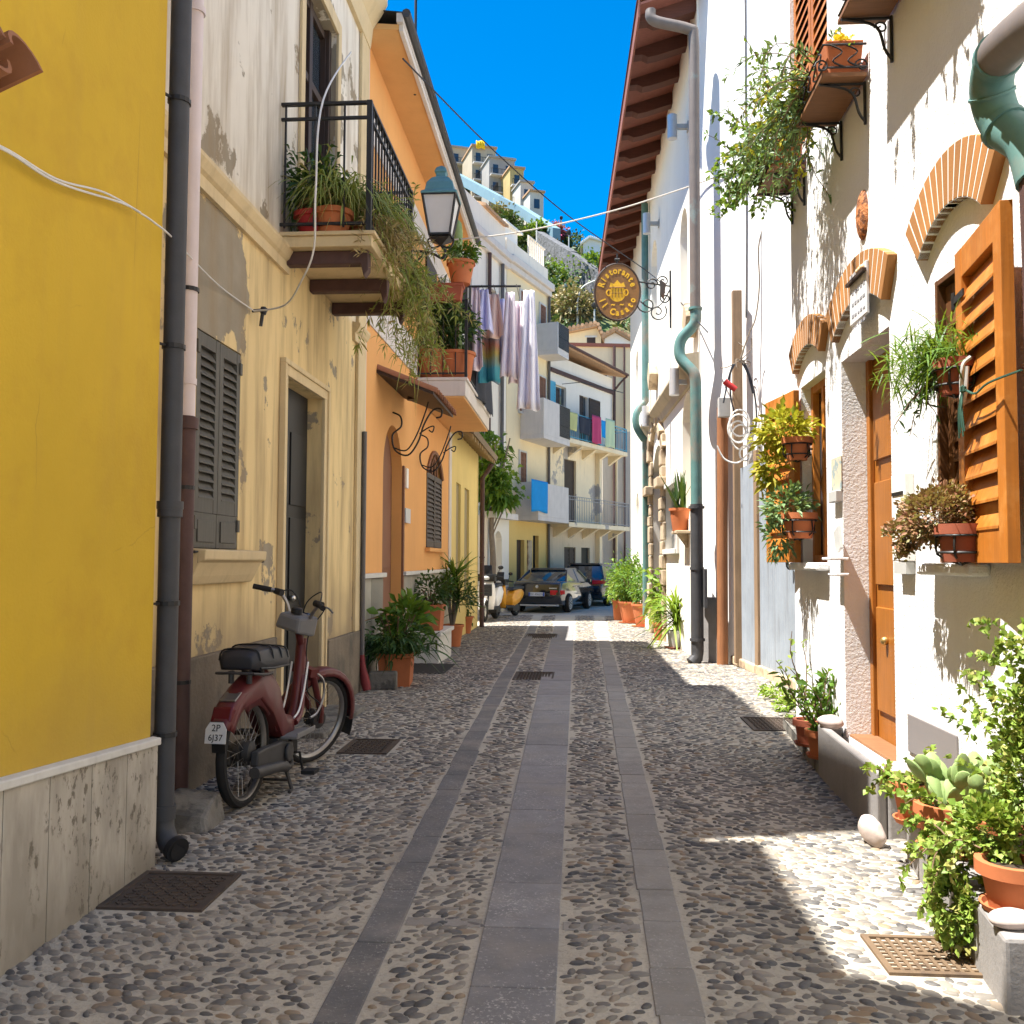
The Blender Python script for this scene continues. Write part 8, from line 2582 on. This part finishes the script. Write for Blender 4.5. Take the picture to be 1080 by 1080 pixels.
jade(t, 'upper_foliage', (.0, .10, .72), (.09, .13, .20), 500, 26)
rts, drs = [], []
for i in range(22): rts.append(Vector((random.gauss(0, .03), random.gauss(.05, .05), .24))); drs.append(Vector((random.gauss(-.06, .12), random.gauss(.12, .18), 1.3)))
trail('leafy_stems', M['leaf_succ'], t, rts, drs, 60, .74, (.030, .030), .10, .8, .008, M['stem'], .04).matrix_parent_inverse = Matrix.Identity(4)
t.children[-1].matrix_parent_inverse = Matrix.Identity(4)
rts, drs = [], []
for i in range(14): rts.append(Vector((random.gauss(-.05, .05), random.gauss(.2, .10), random.uniform(.5, 1.0)))); drs.append(Vector((random.gauss(-.25, .2), random.gauss(.5, .4), .6)))
trail('side_branches', M['leaf_succ'], t, rts, drs, 30, .24, (.029, .028), .3, .8, .005, None, .06).matrix_parent_inverse = Matrix.Identity(4)

# ---- pots held in iron rings at the windows
def ring_pot(name, label, u, w_, z, r0, r1, h, m=None):
    p = FR.p(u, w_, z)
    t = thing(name, label, 'potted plant', p); round_pot(t, r0, r1, h, m)
    b = MB(); k = (r0+r1)/2+.012
    for zz in (h*.25, h*.7): b.tube([(math.cos(a)*(k+.01*(zz > h*.5)), math.sin(a)*(k+.01*(zz > h*.5)), zz) for a in [2*PI*i/20 for i in range(21)]], .006, 5)
    for i in range(5): a = 2*PI*i/5+.3; b.tube(smooth_path([(math.cos(a)*k, math.sin(a)*k, h*.72), (math.cos(a)*k, math.sin(a)*k, h*.2), (0, 0, -.012)], 3), .006, 5)
    b.tube([(k, 0, h*.5), (w_, 0, h*.5)], .008, 5); b.build('iron_ring', M['iron'], t, smooth=True, world=False)
    return t


fm = (fw_a+fw_b)/2
t = ring_pot('potted_succulent', 'golden green succulent spilling from the upper pot at the far window', fm+.02, .12, FR.z(862, 476, w=.12), .075, .105, .18)
bush('foliage', M['leaf_gold'], t, (-.08, .12, .26), (.22, .34, .18), 560, .075, .04, 16, .45, .75, .1).matrix_parent_inverse = Matrix.Identity(4)
bush('hanging_leaves', M['leaf_gold'], t, (-.12, .30, -.02), (.14, .20, .26), 330, .075, .04, 12, .45, .7, .2).matrix_parent_inverse = Matrix.Identity(4)
t = ring_pot('potted_succulent', 'green succulent in the lower terracotta pot at the far window', fm-.02, .12, FR.z(862, 566, w=.12), .095, .125, .20)
bush('foliage', M['leaf_blue'], t, (-.05, .14, .26), (.20, .32, .17), 480, .075, .03, 14, .45, .75, .1).matrix_parent_inverse = Matrix.Identity(4)
bush('hanging_leaves', M['leaf_blue'], t, (-.10, .30, .02), (.12, .16, .22), 200, .075, .03, 10, .45, .7, .2).matrix_parent_inverse = Matrix.Identity(4)
nm = (nw_a+nw_b)/2
t = ring_pot('potted_succulent', 'spiky green succulent in the upper hanging pot at the near window', 4.43, .13, FR.z(1000, 420, w=.13), .065, .085, .16, M['terra_dark'])
V_s = RNG.normal(size=(900, 3))*np.array([.07, .16, .07])+np.array([-.03, .20, .20]); D = rdir(900, .25)+np.array([-.25, .25, 0])
V, F = strap_geo(V_s, D, .15*(.6+.6*RNG.random(900)), .012, 4, .25); np_mesh('foliage', V, F, M['leaf_green'], t, True, world=False)
trail('hanging_shoots', M['leaf_dark'], t, [Vector((-.05, .12, .1)) for _ in range(6)], [Vector((-.2, random.gauss(.6, .3), -.3)) for _ in range(6)], 16, .34, (.055, .016), .3, .7, .005, M['stem'], .06).matrix_parent_inverse = Matrix.Identity(4)
t.children[-1].matrix_parent_inverse = Matrix.Identity(4)
t = ring_pot('potted_sedum', 'reddish brown sedum bush in the lower pot on the near window sill', 4.40, .13, 1.505, .075, .10, .17, M['terra_dark'])
bush('foliage', M['leaf_red'], t, (-.04, .20, .22), (.17, .33, .17), 3400, .029, .021, 70, .25, .8, .0).matrix_parent_inverse = Matrix.Identity(4)
bush('outer_foliage', M['leaf_red'], t, (-.08, .50, .12), (.11, .20, .13), 1200, .029, .022, 20, .25, .8, .0).matrix_parent_inverse = Matrix.Identity(4)

# ---- plants in the window boxes (things resting in the boxes)
def WBP(u, w_, z): return FR.p(u, w_, z)
u0_, u1_ = FR.u(857), FR.u(839); zb_ = FR.z(857, 168)+.22
t = thing('trailing_bush', 'big airy green bush spilling out of the farthest window box', 'trailing plant', WBP((u0_+u1_)/2, .15, zb_))
rts = [WBP(random.uniform(u0_+.05, u1_+.1), .16+random.gauss(0, .03), zb_) for _ in range(64)]
trail('foliage', M['leaf_green'], t, rts, [Vector((random.gauss(-.40, .3), random.gauss(.30, .4), random.uniform(-.1, 1.0))) for _ in range(72)], 38, .72, (.055, .036), .95, .8, .005, M['stem'], .07)
rts = [WBP(random.uniform(u0_+.1, u1_), .15, zb_) for _ in range(12)]
trail('upright_shoots', M['leaf_green'], t, rts, [Vector((random.gauss(-.2, .12), random.gauss(.12, .2), 1.2)) for _ in range(12)], 40, 1.05, (.05, .03), -.05, .8, .006, M['stem'], .06)
u0_, u1_ = FR.u(926), FR.u(892); zb_ = FR.z(926, 66)+.22
t = thing('trailing_succulent', 'grey green trailing succulent falling between the two window boxes', 'trailing plant', WBP(u1_-.1, .2, zb_))
rts = [WBP(random.uniform(u1_-.35, u1_+.12), .18+random.gauss(0, .03), zb_) for _ in range(56)]
trail('foliage', M['leaf_blue'], t, rts, [Vector((random.gauss(-.3, .3), random.gauss(.5, .35), random.uniform(-.1, .7))) for _ in range(56)], 40, .95, (.07, .020), 1.15, .75, .005, M['stem'], .06)
rts = [WBP(random.uniform(u1_-.3, u1_+.1), .15, zb_) for _ in range(16)]
trail('yellow_foliage', M['leaf_gold'], t, rts, [Vector((random.gauss(-.2, .3), random.gauss(.4, .3), .3)) for _ in range(16)], 34, .9, (.06, .026), 1.1, .75, .004, None, .06)
t = thing('yellow_flowers', 'low yellow flowers in the near end of the scrolled window box', 'flowers', WBP(u0_+.2, .15, zb_))
bush('blossoms', leaf_mat('yellow_petals', (.68, .50, .02), (.75, .62, .05), trans=.2), t, WBP(u0_+.2, .15, zb_+.05), (.11, .20, .06), 420, .035, .03, 18, .4)
bush('foliage', M['leaf_green'], t, WBP(u0_+.2, .15, zb_+.0), (.11, .22, .05), 200, .05, .02, 10, .4)
t = thing('trailing_bush', 'plant hanging from the window box at the top edge', 'trailing plant', WBP(4.9, .2, FR.z(947, 8)+.22))
rts = [WBP(random.uniform(4.45, 5.3), .18, FR.z(947, 8)+.25) for _ in range(40)]
trail('foliage', M['leaf_green'], t, rts, [Vector((random.gauss(-.2, .2), random.gauss(0, .4), random.uniform(.1, 1.0))) for _ in range(40)], 30, .5, (.05, .03), .5, .8, .005, M['stem'], .06)

# ---- cables across the street
def cable(label, pts, r, m, n=10):
    return tag(MB().tube(smooth_path(pts, n), r, 6).build('cable', m, None, smooth=True), label, 'cable')


w_ = .03
def YL(px, py): return onx(px, py, XY+.03)
def CL(px, py): return onx(px, py, XC+.03)
a1, a2, a3 = YL(-40, 140), YL(60, 192), YL(128, 214)
cable('pale twin cable sagging along the yellow wall to the cream house', [a1, YL(8, 160), a2, a3, onx(150, 226, -2.0), onx(163, 235, -1.985), onx(178, 247, -2.04), onx(192, 262, XC+.20), CL(232, 302), CL(268, 328)], .005, M['cable_w'], 8)
cable('second pale cable clipped beside the first on the yellow wall', [a1+Vector((0, 0, .01)), YL(8, 158), YL(60, 189), YL(110, 203), YL(148, 224)], .0045, M['cable_w'], 8)
cable('white cord looping from the cornice past the balcony down to the wall clip', [CL(268, 328), onx(300, 322, XC+.35), onx(318, 296, XC+.62), onx(331, 262, XC+.76), onx(333, 200, XC+.80), onx(341, 105, XC+.7), onx(370, 55, XC+.2)], .007, M['cable_w'], 8)
cl = thing('wall_insulator', 'cluster of iron wall clips holding the cables on the cream wall', 'cable clip', CL(270, 328))
b = MB(); q = CL(270, 328); b.bar((XC, q.y, q.z), (XC+.12, q.y, q.z+.01), .02, .02); b.tube([q+Vector((.04, 0, -.12)), q+Vector((.06, 0, .03))], .014, 6); b.lathe([(.02, -.03), (.03, 0), (.02, .03)], 10, (q.x+.06, q.y, q.z)); b.build('clip', M['iron'], cl, smooth=True)
cable('pale cable strung across the street in front of the sign', [ony(440, 256, 15.0), ony(540, 246, 15.2), ony(640, 224, 15.4), ony(720, 199, 15.5), FM.p(*[(FM.uz(778, 178, w=.03)[0]), .03, FM.uz(778, 178, w=.03)[1]])], .012, M['cable'], 10)
cable('thin dark cable running from the left roofs down to the restaurant wall', [onx(425, 62, XO+.5), ony(520, 158, 16.0), ony(600, 228, 18.0), FS.p(FS.uz(690, 292, w=.1)[0], .1, FS.uz(690, 292, w=.1)[1]), FS.p(FS.uz(750, 345, w=.12)[0]+.3, .12, FS.uz(750, 345, w=.12)[1])], .011, M['cable_b'], 10)
pebbles()
SUN_E, SKY_E, SKY_SAT, EXPO = 5.0, .085, 1.55, 1.6
# ------------------------------------------------------------------ light
SUN = Vector((-.385, -.085, .92)).normalized()          # towards the sun
sd = bpy.data.lights.new('sun', 'SUN'); sd.energy = SUN_E; sd.angle = R(.53); sd.color = (1, .965, .905)
so = bpy.data.objects.new('sun', sd); C.objects.link(so)
so.rotation_euler = SUN.to_track_quat('Z', 'Y').to_euler()
so.location = (0, 0, 40)
w = bpy.data.worlds.new('World'); S.world = w; w.use_nodes = True
nt = w.node_tree; nt.nodes.clear()
sky = nt.nodes.new('ShaderNodeTexSky'); sky.sky_type = 'NISHITA'; sky.sun_disc = False
sky.sun_elevation = math.asin(SUN.z); sky.sun_rotation = math.atan2(SUN.x, SUN.y)
sky.altitude = 300; sky.air_density = 1.0; sky.dust_density = .35; sky.ozone_density = 2.5
bg = nt.nodes.new('ShaderNodeBackground'); bg.inputs[1].default_value = SKY_E
hs = nt.nodes.new('ShaderNodeHueSaturation'); hs.inputs['Saturation'].default_value = SKY_SAT
ow_ = nt.nodes.new('ShaderNodeOutputWorld')
nt.links.new(sky.outputs[0], hs.inputs['Color']); nt.links.new(hs.outputs[0], bg.inputs[0]); nt.links.new(bg.outputs[0], ow_.inputs[0])
S.view_settings.view_transform = 'Standard'; S.view_settings.look = 'None'
S.view_settings.exposure = EXPO; S.view_settings.gamma = 1
S.render.engine = 'CYCLES'
S.cycles.use_denoising = True
try: S.cycles.denoiser = 'OPENIMAGEDENOISE'
except Exception: pass
S.cycles.max_bounces = 10; S.cycles.diffuse_bounces = 7; S.cycles.glossy_bounces = 3; S.cycles.transmission_bounces = 4
S.cycles.sample_clamp_indirect = 8
S.render.resolution_x = S.render.resolution_y = 1024
